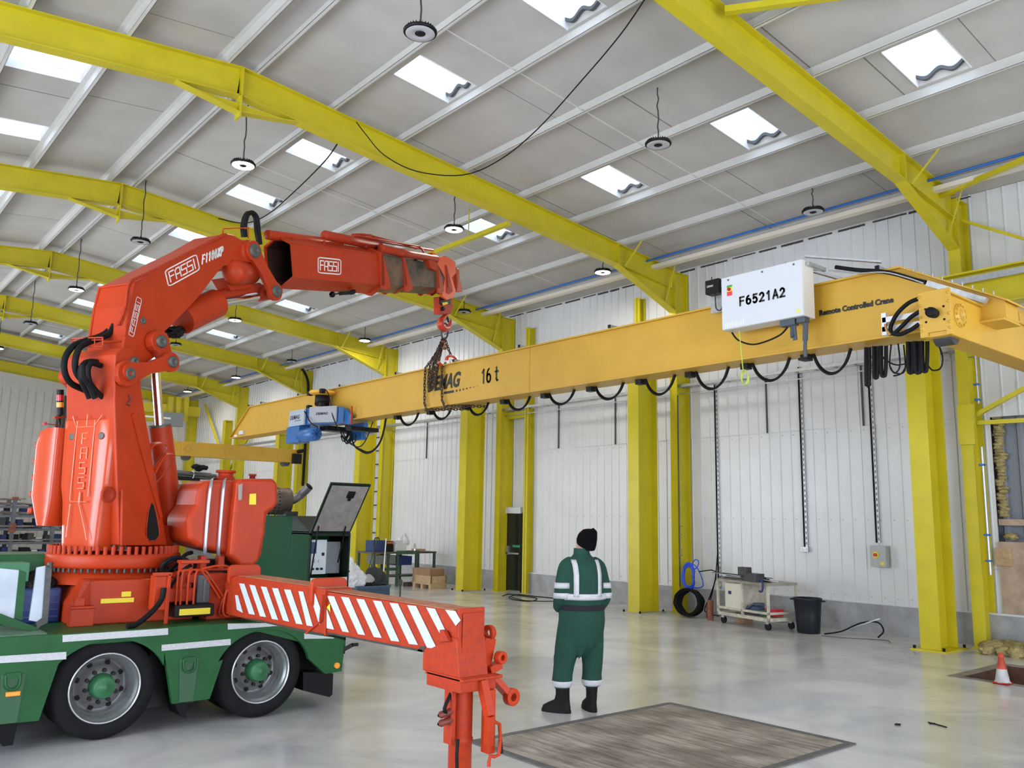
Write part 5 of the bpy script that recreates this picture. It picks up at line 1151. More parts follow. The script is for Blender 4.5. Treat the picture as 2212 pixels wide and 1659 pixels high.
mb.build('earth_wire', mat('earth_green_yellow', (.45, .60, .06), .5), cb)
mb = MB(); mb.box(X0+.06, GX0+.02, 4.62, 4.66, 4.62, 4.66).box(X0+.06, GX0+.02, 5.71, 5.75, 4.62, 4.66).bar((X0+.05, 4.9, 4.70), (GX0+.2, 4.5, 4.53), .04, .03).bar((X0+.05, 4.66, 4.72), (X0+.3, 3.95, 4.55), .05, .02); mb.build('bracket', STL, cb)
# radio receiver on the girder
rc = thing('radio_receiver', 'small black receiver box with DEMAG lettering on the girder left of the cabinet', 'receiver', (8.2, 6.1, 4.2))
rb_ = MB().box(8.16, 8.30, 5.86, 6.06, 4.585, 4.76).build('receiver_box', BLKP, rc, .012)
text('maker_lettering', 'DEMAG', (8.158, 6.03, 4.665), (0,-1,0), (0,0,1), .035, WPRINT, rb_, .001, .2, 0, width=.09)
MB().box(8.30, 8.31, 5.86, 6.08, 4.38, 4.74).build('back_plate', STL, rc); MB().cyl((8.22, 6.0, 4.76), (8.22, 6.0, 4.81), .006, n=6).build('antenna', BLKP, rc)
MB().tube([(8.24, 5.97, 4.58), (8.24, 5.96, 4.42), (8.24, 5.90, 4.38), (8.24, 5.86, 4.46), (8.24, 5.85, 4.70), (8.3, 5.76, 4.76)], .009, n=6, smooth=4).build('receiver_cable', STLD, rc)
MB().cyl((8.3, 5.8, 4.72), (8.42, 5.8, 4.72), .012, n=6).bar((8.3, 5.98, 4.6), (8.45, 5.98, 4.5), .03, .03).build('bracket_arm', STL, rc)

# hoist trolley
H = thing('hoist_trolley', 'blue and grey rope hoist lettered DEMAG straddling the crane girder', 'hoist', (8.1, 15.7, 3.4))
XH = 7.90
MB().prism([(XH, 16.62, 3.70), (XH, 15.72, 3.70), (XH+.30, 15.02, 3.70), (XH+.40, 14.98, 3.70), (XH+.40, 16.62, 3.70)], (0, 0, .34)).build('hoist_body', BLUE, H, .015)
c1 = MB().prism([(XH-.01, 16.50, 3.70), (XH-.01, 15.82, 3.70), (XH-.01, 15.82, 4.03), (XH-.01, 16.50, 4.03)], (-.05, 0, 0)).build('side_cover', mat('hoist_grey', (.38, .44, .52), .4), H, .01)
c2 = MB().prism([(XH+.0, 15.66, 3.72), (XH+.27, 15.03, 3.72), (XH+.27, 15.03, 4.05), (XH+.0, 15.66, 4.05)], (-.04, -.025, 0)).build('side_cover', mat('hoist_grey_dark', (.32, .34, .37), .45), H, .008)
def lets(p, O, U, w, h): text('maker_lettering', 'DEMAG', O, U, (0,0,1), h, PRINT, p, .001, .28, .002, width=w)
lets(c1, (XH-.062, 16.44, 3.84), (0,-1,0), .44, .12); lets(c2, V((XH, 15.66, 3.88))+V((.07, -.163, 0))+V((-.043, -.028, 0)), (.394, -.919, 0), .30, .07)
MB().box(XH-.062, XH-.060, 15.95, 16.22, 3.80, 3.812).build('speed_line', PRINT, c1)
mo = MB().lathe((XH+.05, 16.1, 3.50), (0, -1, 0), [(0, .10), (.0, .13), (.35, .14), (.62, .14), (.66, .12), (.66, .0)], 28); mo.box(XH-.04, XH+.22, 16.05, 16.62, 3.36, 3.70); mo.build('hoist_motor', BLUE, H, .01)
mb = MB()
for k in range(8):
    a = math.pi*k/4; mb.bar((XH+.05, 15.43, 3.5), (XH+.05+.11*math.cos(a), 15.43, 3.5+.11*math.sin(a)), .012, .01, (0,1,0))
mb.build('fan_guard', NAVY, H)
MB().lathe((8.20, 15.75, 4.06), (0, 0, 1), [(0, .13), (.06, .13), (.07, .10), (.07, .15), (.26, .15), (.28, .13)], 28).build('rope_sheave', BLKP, H)
MB().lathe((8.20, 15.75, 4.06), (0, 0, 1), [(.27, .16), (.30, .26), (.33, .28), (.36, .26), (.37, .16)], 32).lathe((8.20, 15.75, 4.02), (0,0,1), [(0, .15), (.07, .16), (.07, .1)], 28).build('guide_ring', mat('hoist_amber', (.80, .42, .04), .4), H)
mb = MB()
for dy in (-.27, .27):
    for z in (4.05, 4.34): mb.box(8.0, 8.1, 15.75+dy-.05, 15.75+dy+.05, z, z+.09)
mb.build('guide_block', BLKP, H, .01)
mb = MB(); mb.tube([(8.1, 15.45, 4.42), (8.1, 15.3, 4.30), (8.1, 15.15, 4.0), (8.1, 15.05, 3.8), (8.2, 14.9, 3.5), (8.2, 14.6, 3.3), (8.3, 14.35, 3.2), (8.4, 14.25, 3.35), (8.5, 14.2, 3.7)], .010, n=6, smooth=4).tube([(7.86, 15.9, 4.02), (7.84, 15.7, 3.9), (7.84, 15.5, 3.72), (7.9, 15.3, 3.62)], .012, n=6, smooth=3); mb.build('hoist_cable', BLK, H)
MB().prism([(8.30, 14.98, 3.70), (8.30, 14.76, 3.66), (8.30, 14.72, 3.85), (8.30, 14.98, 4.02)], (.07, 0, 0)).build('trolley_side', BLUE, H, .006)
MB().box(8.26, 8.28, 14.62, 14.66, 3.66, 4.02).build('red_stop_plate', RED, H)
mb = MB(); mb.box(8.3, 8.95, 15.7, 16.0, 3.62, 3.72).box(8.3, 8.95, 14.7, 14.9, 3.56, 3.64); mb.build('trolley_frame', BLKP, H, .01); mb = MB(); mb.box(8.86, 8.96, 15.15, 15.95, 3.60, 3.80).box(8.90, 9.02, 15.3, 15.7, 3.45, 3.62); mb.build('trolley_side', BLUE, H, .01)
MB().cyl((8.98, 15.3, 3.56), (8.98, 14.95, 3.56), .03, n=12).build('steel_tube', STL, H); mb = MB(); rs = random.Random(2)
for i in range(10): p = V((8.8, 15.8+rs.uniform(-.2, .2), 3.55+rs.uniform(-.08, .08))); mb.tube([p, p+V((0, -.1, -.12)), p+V((0, -.25, -.08)), p+V((0, -.28, .06))], .012, n=6, smooth=3)
mb.build('cable_tangle', BLK, H)

# chain sling
def chain(mb, pts, pitch=.042, wl=.018, r=.0062, phase=0):
    pts = [V(p) for p in pts]; seg = [(b-a).length for a, b in zip(pts, pts[1:])]; L = sum(seg); n = max(1, int(L/pitch)); 
    def at(s):
        for a, b, l in zip(pts, pts[1:], seg):
            if s <= l: return a+(b-a)*(s/l), (b-a).normalized()
            s -= l
        return pts[-1], (pts[-1]-pts[-2]).normalized()
    for i in range(n):
        c, d = at((i+.5)*L/n); x = V((0, 1, .13)) if abs(d.y) < .85 else V((1, 0, 0)); x = (x-d*x.dot(d)).normalized(); y = d.cross(x)
        w = x if (i+phase) % 2 == 0 else y
        hl = pitch*.5+r*.9; L2 = []
        for k in range(10):
            a = 2*math.pi*k/10; L2.append(c+d*(math.cos(a)*hl*.95+(.2*hl if math.cos(a) > .3 else -.2*hl if math.cos(a) < -.3 else 0))+w*(math.sin(a)*wl*.78))
        mb.tube(L2, r, n=5, closed=True)
    return mb
SG = thing('chain_sling', 'rusty chain sling wrapped around the girder below the crane hook', 'chain', (8.56, 11.6, 4.6))
def tg(x, y, X=None): return aX(x, y, X or 8.36)
XS = 8.35
hkz = tr(964, 706, 0)
MB().tube([tr(x, y, 0) for x, y in ((964, 700), (967, 706), (967, 722), (963, 731), (957, 731), (954, 724), (954, 706), (958, 699))], .016, n=8, smooth=3, closed=True).build('master_link', STLD, SG)
ap = tr(961, 730, 0)
mb = MB(); chain(mb, [tg(948, 755, 8.5), tg(930, 780), tg(919, 795), tg(917, 830), tg(917, 872), tg(921, 884), (XS, tg(921, 886).y, 3.74), (GX1+.05, tg(970, 890).y, 3.735)], .055, .024, .0085); mb.build('chain_leg', CHN, SG)
mb = MB(); chain(mb, [tg(963, 784, 8.5), tg(955, 792), tg(954, 830), tg(955, 865), tg(962, 880), (XS, tg(968, 882).y, 3.75), (GX1+.05, tg(1008, 884).y, 3.735)], .055, .024, .0085, 1); mb.build('chain_leg', CHN, SG)
mb = MB()
for i, (x0, x1, x2, yb) in enumerate(((930, 922, 925, 838), (936, 930, 928, 845), (940, 934, 933, 842), (944, 938, 937, 836), (947, 940, 939, 830), (938, 927, 931, 840))):
    X = 8.30+.02*(i % 3); chain(mb, [ap+V((-.05+.01*i, 0, -.02)), tg(lin(961, x0, .5), 755, 8.45), tg(x0, 785, X), tg(x1+4, 805, X), tg(x2, yb, X)], .055, .023, .0085, i)
mb.build('chain_bunch', CHN, SG)
mb = MB(); chain(mb, [ap, tr(966, 748, 0), tr(972, 762, 0), tr(974, 770, 0)], .055, .024, .009); mb.build('chain_tail', CHN, SG)
lumps(MB(), [tr(958, 738, .0), tr(964, 746, .0), tr(960, 752, .02)], .045, 3).build('chain_shackle', mat('rusty_shackle', (.25, .08, .04), .6, .3), SG)
MB().tube([tr(x, y, .05) for x, y in ((965, 778), (966, 772), (972, 769), (980, 771), (986, 778))], 0, n=8, smooth=4, rr=lambda t: (.02, .028)).build('grab_hook', mat('hook_paint', (.55, .04, .02), .4), SG); MB().bar(tr(947, 783, 0), tr(953, 789, 0), .04, .04).build('grab_hook', mat('hook_paint', (.55, .04, .02), .4), SG)
MB().tube([tr(x, y, .06) for x, y in ((974, 776), (980, 780), (988, 781))], .010, n=6).tube([tr(x, y, .06) for x, y in ((972, 778), (973, 786))], .010, n=6).build('hook_latch', CHR, SG)

# ================================================================== POWER PACK with the open hatch
PP = thing('power_pack', 'dark green power pack with its grey-lined hatch propped open behind the oil tank', 'generator', (5.6, 11, 0))
Yp = 10.30
box('canopy', 5.3, 5.9, Yp+.55, 12.4, .06, 1.86, GRND, PP, .01)
mb = MB(); mb.box(5.3, 5.325, Yp, Yp+.55, .06, 1.66).box(5.875, 5.9, Yp, Yp+.55, .06, 1.62).box(5.3, 5.9, Yp, Yp+.55, 1.60, 1.64).box(5.3, 5.9, Yp, Yp+.55, .06, .98); mb.prism([(5.3, Yp+.0, 1.64), (5.3, Yp+.56, 1.64), (5.3, Yp+.56, 1.86), (5.3, Yp+.45, 1.86)], (.60, 0, 0)); mb.build('cabinet_frame', mat('near_black_green', (.006, .018, .010), .5, spec=.2), PP, .004)
MB().box(5.296, 5.3, Yp+.02, Yp+.52, .06, 1.62).build('side_panel', GRND, PP)
MB().prism([(5.34, Yp+.1, 1.10), (5.6, Yp+.1, 1.10), (5.6, Yp+.1, 1.55), (5.34, Yp+.1, 1.55)], (0, .05, 0)).build('control_panel', mat('panel_white', (.62, .70, .74), .4), PP, .003)
MB().box(5.62, 5.86, Yp+.20, Yp+.25, 1.10, 1.52).build('grey_panel', mat('dull_grey_panel', (.20, .22, .24), .45), PP)
MB().box(5.35, 5.44, Yp+.08, Yp+.1, 1.37, 1.52).build('display', mat('display_blue', (.02, .08, .22), .2), PP)
mb = MB()
for x, z in ((5.38, 1.27), (5.44, 1.27), (5.5, 1.27)): mb.cyl((x, Yp+.1, z), (x, Yp+.08, z), .022, n=16)
mb.build('gauge', GREY, PP); mb = MB()
for x, z in ((5.4, 1.17), (5.47, 1.17), (5.53, 1.17)): mb.cyl((x, Yp+.1, z), (x, Yp+.07, z), .016, n=12)
mb.box(5.53, 5.565, Yp+.09, Yp+.1, 1.34, 1.38); mb.build('knob', BLKP, PP)
MB().box(5.34, 5.42, Yp-.01, Yp+.0, .99, 1.04).build('yellow_label', YLW, PP); MB().box(5.33, 5.87, Yp-.004, Yp, 1.0, 1.06).build('lower_panel', GREY, PP)
# hatch lid
q = [aY(678, 1154, Yp), aY(752, 1157, Yp)]
hz = 1.645; hv = V((0, -.52, .68)).normalized()
hx0, hx1 = 5.30, 5.89
Lh = .80
mb = MB(); e = hv*Lh; n_ = V((0, hv.z, -hv.y)); 
mb.prism([V((hx0, Yp, hz)), V((hx1, Yp, hz)), V((hx1, Yp, hz))+e, V((hx0, Yp, hz))+e], n_*.03); lid = mb.build('hatch_lid', mat('near_black_green', (.006, .018, .010), .5, spec=.2), PP, .004)
i0, i1 = V((hx0+.025, Yp, hz))+hv*.03-n_*.002, V((hx1-.025, Yp, hz))+hv*.03-n_*.002
MB().prism([i0, i1, i1+hv*(Lh-.06), i0+hv*(Lh-.06)], -n_*.003).build('hatch_lining', mat('lining_grey', (.33, .31, .29), .8, noise=.25, nscale=10), lid)
c = V(((hx0+hx1)/2+.05, Yp, hz))+hv*(Lh*.80)-n_*.012; MB().obox(c, (.05, 0, 0), hv*.05, n_*.012).obox(c-hv*.05, (.015, 0, 0), hv*.04, n_*.02).build('hatch_latch', BLKP, lid)
for x in (hx0+.07, hx1-.12): MB().bar((x-.02, Yp+.05, 1.25 if x > 5.5 else 1.02), V((x, Yp, hz))+hv*.12-n_*.01, .014, .014).build('gas_strut', BLKP, PP)
# silencer and exhaust on its roof
sz = aY(640, 1081, 11.2)
ax_ = V((1, -.15, 0)).normalized(); sc0 = V((5.02, 11.32, 2.06))
MB().lathe(sc0-ax_*.55, ax_, [(0, 0), (0, .17), (.02, .19), (.95, .19), (.97, .18), (.975, .10), (.975, 0)], 32).build('silencer', mat('heat_stained_steel', (.20, .15, .12), .5, .6, noise=.4, nscale=12), PP)
mb = MB()
for i in range(12):
    for k in range(24):
        a = 2*math.pi*k/24; p = sc0-ax_*.55+ax_*(.12+.06*i); u = V((0,0,1)); w = ax_.cross(u)
        q = p+(u*math.sin(a)+w*math.cos(a))*.1905; mb.obox(q, ax_*.012, (w*-math.sin(a)+u*math.cos(a))*.008, (u*math.sin(a)+w*math.cos(a))*.001)
mb.build('shield_holes', DARK, PP)
e0 = sc0+ax_*.38; 
pe = [e0, e0+ax_*.10+V((0,0,.03)), e0+ax_*.20+V((0,0,.10)), e0+ax_*.27+V((0,-.10,.22))]
mb = MB(); mb.tube(pe, .062, n=20, smooth=4, cap=False); mb.build('exhaust_pipe', mat('pipe_grey', (.22, .21, .21), .45, .5), PP); MB().tube([pe[-1]-V((.02,0,.02)), pe[-1]-V((.004, 0, .004))], .056, n=20).build('pipe_bore', DARK, PP)
MB().box(5.32, 5.5, 11.1, 11.4, 1.86, 1.92).build('silencer_saddle', STLD, PP)

# ================================================================== LOOSE THINGS IN THE HALL
# timber pit cover in the foreground
MT = thing('pit_cover', 'worn timber floor cover in a dark steel rim in the foreground', 'floor cover', (5.94, 5.2, 0))
mx0, mx1, my0, my1 = 4.607, 7.269, 3.9, 5.94
FR = mat('cover_rim_steel', (.14, .14, .14), .6, .2, noise=.3, nscale=9)
mb = MB(); w = .075
for a in ((mx0, mx1, my0, my0+w), (mx0, mx1, my1-w, my1), (mx0, mx0+w, my0+w, my1-w), (mx1-w, mx1, my0+w, my1-w)): mb.box(a[0], a[1], a[2], a[3], 0, .012)
mb.build('rim', FR, MT, .003)
def plank_mat():
    m = bpy.data.materials.new('worn_planks'); m.use_nodes = True; t = m.node_tree; b = t.nodes['Principled BSDF']; b.inputs['Roughness'].default_value = .7
    tc = nn(t, 'ShaderNodeTexCoord'); mp = nn(t, 'ShaderNodeMapping'); mp.inputs['Scale'].default_value = (14, 1.1, 1); n = nn(t, 'ShaderNodeTexNoise'); n.inputs['Scale'].default_value = 1.6; n.inputs['Detail'].default_value = 8; n.inputs['Roughness'].default_value = .65
    n2 = nn(t, 'ShaderNodeTexNoise'); n2.inputs['Scale'].default_value = 1.9; n2.inputs['Detail'].default_value = 5
    r = nn(t, 'ShaderNodeValToRGB'); r.color_ramp.elements[0].position = .36; r.color_ramp.elements[0].color = (.22, .19, .155, 1); r.color_ramp.elements[1].position = .62; r.color_ramp.elements[1].color = (.52, .47, .40, 1)
    r2 = nn(t, 'ShaderNodeValToRGB'); r2.color_ramp.elements[0].position = .42; r2.color_ramp.elements[0].color = (.55, .52, .5, 1); r2.color_ramp.elements[1].position = .6; r2.color_ramp.elements[1].color = (1, 1, 1, 1)
    mi = nn(t, 'ShaderNodeMixRGB'); mi.blend_type = 'MULTIPLY'; mi.inputs[0].default_value = 1
    t.links.new(tc.outputs['Object'], mp.inputs[0]); t.links.new(mp.outputs[0], n.inputs['Vector']); t.links.new(n.outputs['Fac'], r.inputs[0]); t.links.new(tc.outputs['Object'], n2.inputs['Vector']); t.links.new(n2.outputs['Fac'], r2.inputs[0])
    t.links.new(r.outputs[0], mi.inputs[1]); t.links.new(r2.outputs[0], mi.inputs[2]); t.links.new(mi.outputs[0], b.inputs['Base Color']); return m
PK = plank_mat(); n = 12; pw = (mx1-mx0-2*w)/n
mb = MB()
for i in range(n): mb.box(mx0+w+pw*i+.004, mx0+w+pw*(i+1)-.002, my0+w, my1-w, 0, .009+.0015*(i % 2))
mb.build('planks', PK, MT, .002)
# traffic cone
CO = thing('traffic_cone', 'dirty red and white traffic cone beside the open floor pit', 'cone', (11.53, 4.27, 0.006))
c0 = V((11.53, 4.27, .006))
MB().rbox(c0+V((0, 0, .008)), .09, .09, .008, .02, 3).build('base', REDW, CO)
MB().lathe(c0, (0,0,1), [(.012, .095), (.03, .080), (.17, .055)], 24).build('reflective_sleeve', mat('dirty_white', (.55, .55, .54), .6, noise=.3), CO)
MB().lathe(c0, (0,0,1), [(.17, .055), (.30, .030), (.305, .034), (.325, .034), (.33, .026), (.355, .024), (.355, 0)], 24).build('cone_top', mat('cone_red', (.55, .07, .03), .55, noise=.2), CO)
# scraps on the floor
def fl(x, y): return aZ(x, y, .006)
mb = MB().tube([fl(2005, 1560), fl(2020, 1564), fl(2045, 1571)], .006, n=5).tube([fl(2008, 1563), fl(2020, 1563)], .008, n=5); tag(mb.build('twig', BLK), 'thin dark twig-like scrap lying on the concrete at right', 'scrap')
mb = MB(); mb.prism([fl(1932, 1566), fl(1945, 1567), fl(1946, 1564), fl(1934, 1563)], (0, 0, .004)); tag(mb.build('rubber_scrap', BLK), 'small black scrap on the concrete left of the twig', 'scrap')
# coiled black cable near the door and blue hose coil
def coil(name, c, nrm, R, n, r, m, lab, cat, wob=.04, seed=1, seat=None):
    rs = random.Random(seed); nrm = V(nrm).normalized(); x = nrm.orthogonal().normalized(); y = nrm.cross(x); mb = MB()
    for k in range(n):
        Rk = R*(1-rs.uniform(0, .16)); L = []
        for j in range(20):
            a = 2*math.pi*j/20; L.append(V(c)+(x*math.cos(a)+y*math.sin(a))*Rk+nrm*(rs.uniform(-.4, .4)*r*3+(k-n/2)*r*1.1)+V((0, rs.uniform(-wob, wob)*.2, 0)))
        mb.tube(L, r, n=6, smooth=2, closed=True)
    return tag(mb.build(name, m), lab, cat)
coil('cable_coil', (14.12, 11.0, .285), (1, .25, -.12), .27, 22, .013, BLK, 'black cable coil leaning against the yellow portal column', 'cable coil')
mb = MB(); rs = random.Random(9)
for k in range(14):
    R = .34+rs.uniform(-.05, .03); L = [(14.30+rs.uniform(-.02, .02), 11.22-.10*math.sin(a*.5)-R*.55*math.cos(a), .78+rs.uniform(-.02, .02)+R*math.sin(a)*.75) for a in [2*math.pi*j/16 for j in range(16)]]; mb.tube(L, .015, n=6, smooth=2, closed=True)
for L in ([(14.32, 11.2, 1.05), (14.3, 11.0, 1.02), (14.3, 10.86, .85), (14.3, 10.8, .62), (14.3, 10.98, .57), (14.3, 11.2, .6)], [(14.3, 11.1, .95), (14.3, 11.0, 1.12), (14.3, 10.9, 1.10), (14.3, 10.94, .98), (14.3, 11.08, .9)]): mb.tube(L, .012, n=6, smooth=4)
tag(mb.build('hose_coil', mat('hose_blue', (.01, .07, .60), .35)), 'bright blue air hose bundle hung on the portal column', 'hose')
mb = MB()
L = [fl(x, y)+V((0, 0, .005)) for x, y in ((1085, 1288), (1100, 1284), (1130, 1288), (1160, 1293), (1145, 1299), (1110, 1296), (1100, 1290), (1120, 1285), (1160, 1289), (1200, 1293), (1240, 1299))]
mb.tube(L, .011, n=6, smooth=5); L = [fl(x, y)+V((0, 0, .015)) for x, y in ((1105, 1292), (1130, 1298), (1165, 1300), (1200, 1300), (1235, 1301))]; mb.tube(L, .011, n=6, smooth=5)
tag(mb.build('floor_cable', BLK), 'black cable loops lying on the floor before the escape door', 'cable')
mb = MB(); mb.tube([(14.2, 10.82, .9)]+[aX(x, y, 14.7) for x, y in ((1549, 1200), (1547, 1235), (1535, 1285), (1522, 1320))][1:]+[(14.4, 10.5, .05)], .012, n=6, smooth=3).tube([aX(x, y, 14.75) for x, y in ((1550, 1195), (1545, 1250), (1536, 1290), (1532, 1302))], .012, n=6, smooth=3)
tag(mb.build('hanging_cables', BLK), 'black cables hanging from the wall run down behind the trolley', 'cable')
# clay pipes beside the coil
for (x, y, h, l) in ((14.02, 10.42, .38, 'tall rusty pipe offcut standing left of the trolley'), (14.3, 10.66, .25, 'short dark pipe offcut between the coil and the taller pipe')):
    tag(MB().lathe((x, y, 0), (0,0,1), [(0, .06), (h, .06), (h, .05), (.01, .05)], 20).build('pipe_offcut', mat('clay_rust', (.26, .09, .05), .7, noise=.3)), l, 'pipe')
# tool trolley: local frame, long side nearly along the wall
TR = thing('tool_trolley', 'cream steel trolley on castors with a vice, beside the black bin', 'trolley', (13.98, 9.35, 0))
CRM = mat('cream_paint', (.62, .58, .47), .5, noise=.3, nscale=8)
ang = math.radians(-13)
def Tl(x, y, z): c, s = math.cos(ang), math.sin(ang); return V((13.98+x*c-y*s, 9.35+x*s+y*c, z))
TX, TY = (V((math.cos(ang), math.sin(ang), 0)), V((-math.sin(ang), math.cos(ang), 0)))
def tb(mb, x0, x1, y0, y1, z0, z1): return mb.obox(Tl((x0+x1)/2, (y0+y1)/2, (z0+z1)/2), TX*abs(x1-x0)/2, TY*abs(y1-y0)/2, V((0,0,(z1-z0)/2)))
hx, hy = .36, .68
tb(MB(), -hx, hx, -hy, hy, .78, .83).build('top', mat('trolley_top', (.36, .33, .27), .6, noise=.3), TR)
mb = MB()
for sx in (-hx+.02, hx-.02):
    for sy in (-hy+.02, hy-.02): tb(mb, sx-.02, sx+.02, sy-.02, sy+.02, .16, .78)
tb(mb, -hx, -hx+.04, -.02, .02, .2, .78); mb.build('frame_posts', CRM, TR)
mb = MB(); tb(mb, -hx, hx, -hy, hy, .20, .22)
for z in (.16, .28):
    tb(mb, -hx, -hx+.04, -hy, hy, z, z+.04); tb(mb, hx-.04, hx, -hy, hy, z, z+.04); tb(mb, -hx, hx, -hy, -hy+.04, z, z+.04); tb(mb, -hx, hx, hy-.04, hy, z, z+.04)
mb.build('lower_deck', CRM, TR)
for sx in (-hx+.08, hx-.08):
    for sy in (-hy+.1, hy-.1):
        c = Tl(sx, sy, .07); cs = MB().cyl(c-TX*.018, c+TX*.018, .068, n=18).build('castor', BLKP, TR); tb(MB(), sx-.03, sx+.03, sy-.035, sy+.035, .11, .165).build('castor_fork', STL, cs)
ck = MB(); tb(ck, -hx+.04, hx-.04, .0, .46, .30, .77); ck = ck.build('cupboard', CRM, TR, .004); d_ = MB(); tb(d_, -hx+.02, -hx+.04, .0, .46, .32, .76); d_.build('cupboard_door', mat('cream_door', (.66, .63, .52), .5), ck)
mb = MB(); tb(mb, -hx+.015, -hx+.022, .29, .37, .56, .62); mb.build('door_label', NAVY, ck)
def on(name, lab, cat, m, f, bev=.004): mb = MB(); f(mb); return tag(mb.build(name, m, None, bev), lab, cat)
on('bench_vice', 'dark bench vice standing on the trolley top', 'vice', STLD, lambda mb: (tb(mb, -hx-.04, -hx+.16, -.44, -.12, .83, .98), tb(mb, -hx-.02, -hx+.12, -.16, .06, .94, 1.08), tb(mb, -hx-.03, -hx+.12, -.48, -.40, .83, .93), mb.cyl(Tl(-hx+.05, -.1, .90), Tl(-hx+.05, .05, .90), .02, n=8)))
on('bar_clamp', 'navy screw clamp gripping the trolley edge below the vice', 'clamp', NAVY, lambda mb: mb.tube([Tl(-hx-.03, -.50, .86), Tl(-hx-.04, -.58, .86), Tl(-hx-.04, -.60, .76), Tl(-hx-.04, -.57, .68), Tl(-hx-.03, -.50, .68)], .018, n=6, smooth=3), 0)
rs = random.Random(6)
def bars(mb):
    for i in range(9):
        o = rs.uniform(-.2, .25); mb.bar(Tl(-hx+.1+o, .70+rs.uniform(-.1, .06), .84+.012*i), Tl(-hx+.12+o*.5, -.55+rs.uniform(-.2, .2), .84+.010*i), .03, .012)
on('steel_offcuts', 'loose steel bars and offcuts heaped on the trolley top', 'steel bars', STLD, bars, 0)['kind'] = 'stuff'
on('steel_bar', 'long bar projecting from both ends of the trolley top', 'bar', STL, lambda mb: mb.bar(Tl(-hx+.02, .86, .93), Tl(-hx+.1, -.86, .865), .03, .012), 0)
on('red_tray', 'small red plastic tray on the trolley shelf', 'tray', mat('tray_red', (.55, .02, .03), .4), lambda mb: tb(mb, -.16, .06, -.62, -.38, .24, .36))
on('angle_grinder', 'blue and grey power tool on the trolley shelf', 'power tool', mat('tool_blue_grey', (.05, .08, .13), .45), lambda mb: (tb(mb, -.24, -.08, -.30, -.02, .24, .38), mb.cyl(Tl(-.15, -.34, .42), Tl(-.15, -.1, .40), .04, n=12), mb.bar(Tl(-.26, .08, .25), Tl(-.24, -.14, .40), .05, .03)))
on('green_grinder', 'small green tool on the trolley shelf beside the red tray', 'power tool', mat('tool_green', (.02, .18, .08), .45), lambda mb: (mb.cyl(Tl(-.24, -.46, .29), Tl(-.2, -.24, .29), .035, n=12), tb(mb, -.25, -.15, -.42, -.34, .24, .33)))
on('wooden_crate', 'small wooden crate behind the trolley castors', 'crate', WOODP, lambda mb: tb(mb, .05, .3, .42, .64, 0, .15))
# bin
BN = thing('refuse_bin', 'black round plastic bin with side handles right of the trolley', 'bin', (13.95, 8.28, 0)); bc = (13.95, 8.28, 0)
MB().lathe(bc, (0,0,1), [(0, 0), (0, .185), (.02, .195), (.30, .215), (.56, .235), (.575, .25), (.60, .25), (.60, .232), (.06, .18), (.05, 0)], 36).build('bin_body', mat('bin_plastic', (.010, .013, .018), .45, spec=.3), BN)
for s in (1, -1):
    c = V(bc)+V((-.10*s*0, .25*s, .56)); MB().tube([c+V((-.05, 0, 0)), c+V((-.05, .06*s, 0)), c+V((.05, .06*s, 0)), c+V((.05, 0, 0))], .012, n=8, smooth=2).build('handle', BLKP, BN)
mb = MB().tube([(13.9, 7.95, .02), (14.2, 7.8, .06), (14.5, 7.6, .20), (14.7, 7.4, .22), (14.6, 7.25, .1), (14.3, 7.2, .02)], .014, n=6, smooth=5); tag(mb.build('floor_cable', BLK), 'black cable arching off the floor right of the bin', 'cable')
tag(MB().tube([(13.7, 7.9, .01), (13.8, 7.5, .01), (14.0, 7.2, .01), (14.1, 6.95, .01), (13.9, 6.8, .01)], .006, n=5, smooth=5).build('thin_wire', STLD), 'thin wire snaking on the floor right of the bin', 'wire')
tag(MB().bar((14.5, 7.9, .05), (14.6, 7.3, .30), .02, .02).build('grey_rod', STL), 'grey rod leaning low beside the bin', 'rod')

# cluttered workbench by the far wall
WB = thing('workbench', 'green steel workbench crowded with boxes by the far wall panels', 'workbench', (13.6, 20.9, 0))
mb = MB(); mb.box(13.1, 14.7, 20.2, 20.26, .0, .01)
mb = MB(); mb.box(12.35, 14.45, 20.3, 21.2, .88, .93); mb.build('top', mat('bench_top', (.10, .085, .07), .6, noise=.3), WB)
mb = MB()
for x in (12.40, 12.85, 13.15, 13.78, 14.40):
    for y in (20.33, 21.15): MB().box(x-.03, x+.03, y-.03, y+.03, 0, .88).build('leg', BENG, WB)
box('front_rail', 13.1, 13.85, 20.27, 20.30, .86, .96, BENG, WB); box('lower_rail', 13.15, 13.78, 20.31, 20.35, .26, .30, BENG, WB); box('lower_rail', 12.4, 13.1, 20.31, 20.35, .42, .50, BENG, WB)
box('bench_drawer', 12.5, 13.1, 20.34, 20.9, .60, .84, mat('drawer_grey', (.16, .17, .16), .5), WB)
box('lower_shelf', 12.45, 14.3, 20.4, 21.1, .24, .27, STLD, WB)
box('dark_shelf', 13.2, 13.75, 20.5, 21.1, .55, .8, NAVY, WB)
def sit(name, x0, x1, y0, y1, z0, z1, m, lab, cat, bev=.01): return tag(MB().box(x0, x1, y0, y1, z0, z1).build(name, m, None, bev), lab, cat)
t1 = sit('tool_case', 12.42, 12.82, 20.45, 20.85, .93, 1.24, mat('case_blue', (.02, .05, .14), .5), 'dark blue tool case at the left end of the workbench', 'case')
MB().tube([(12.55, 20.6, 1.24), (12.57, 20.6, 1.30), (12.68, 20.6, 1.30), (12.70, 20.6, 1.24)], .015, n=6).build('handle', BLKP, t1)
t2 = sit('tool_case', 12.86, 13.08, 20.45, 20.85, .93, 1.22, BLKP, 'black case with an orange lid on the workbench', 'case'); MB().box(12.87, 13.07, 20.44, 20.8, 1.15, 1.20).build('orange_lid', mat('orange_lid', (.50, .14, .04), .5), t2)
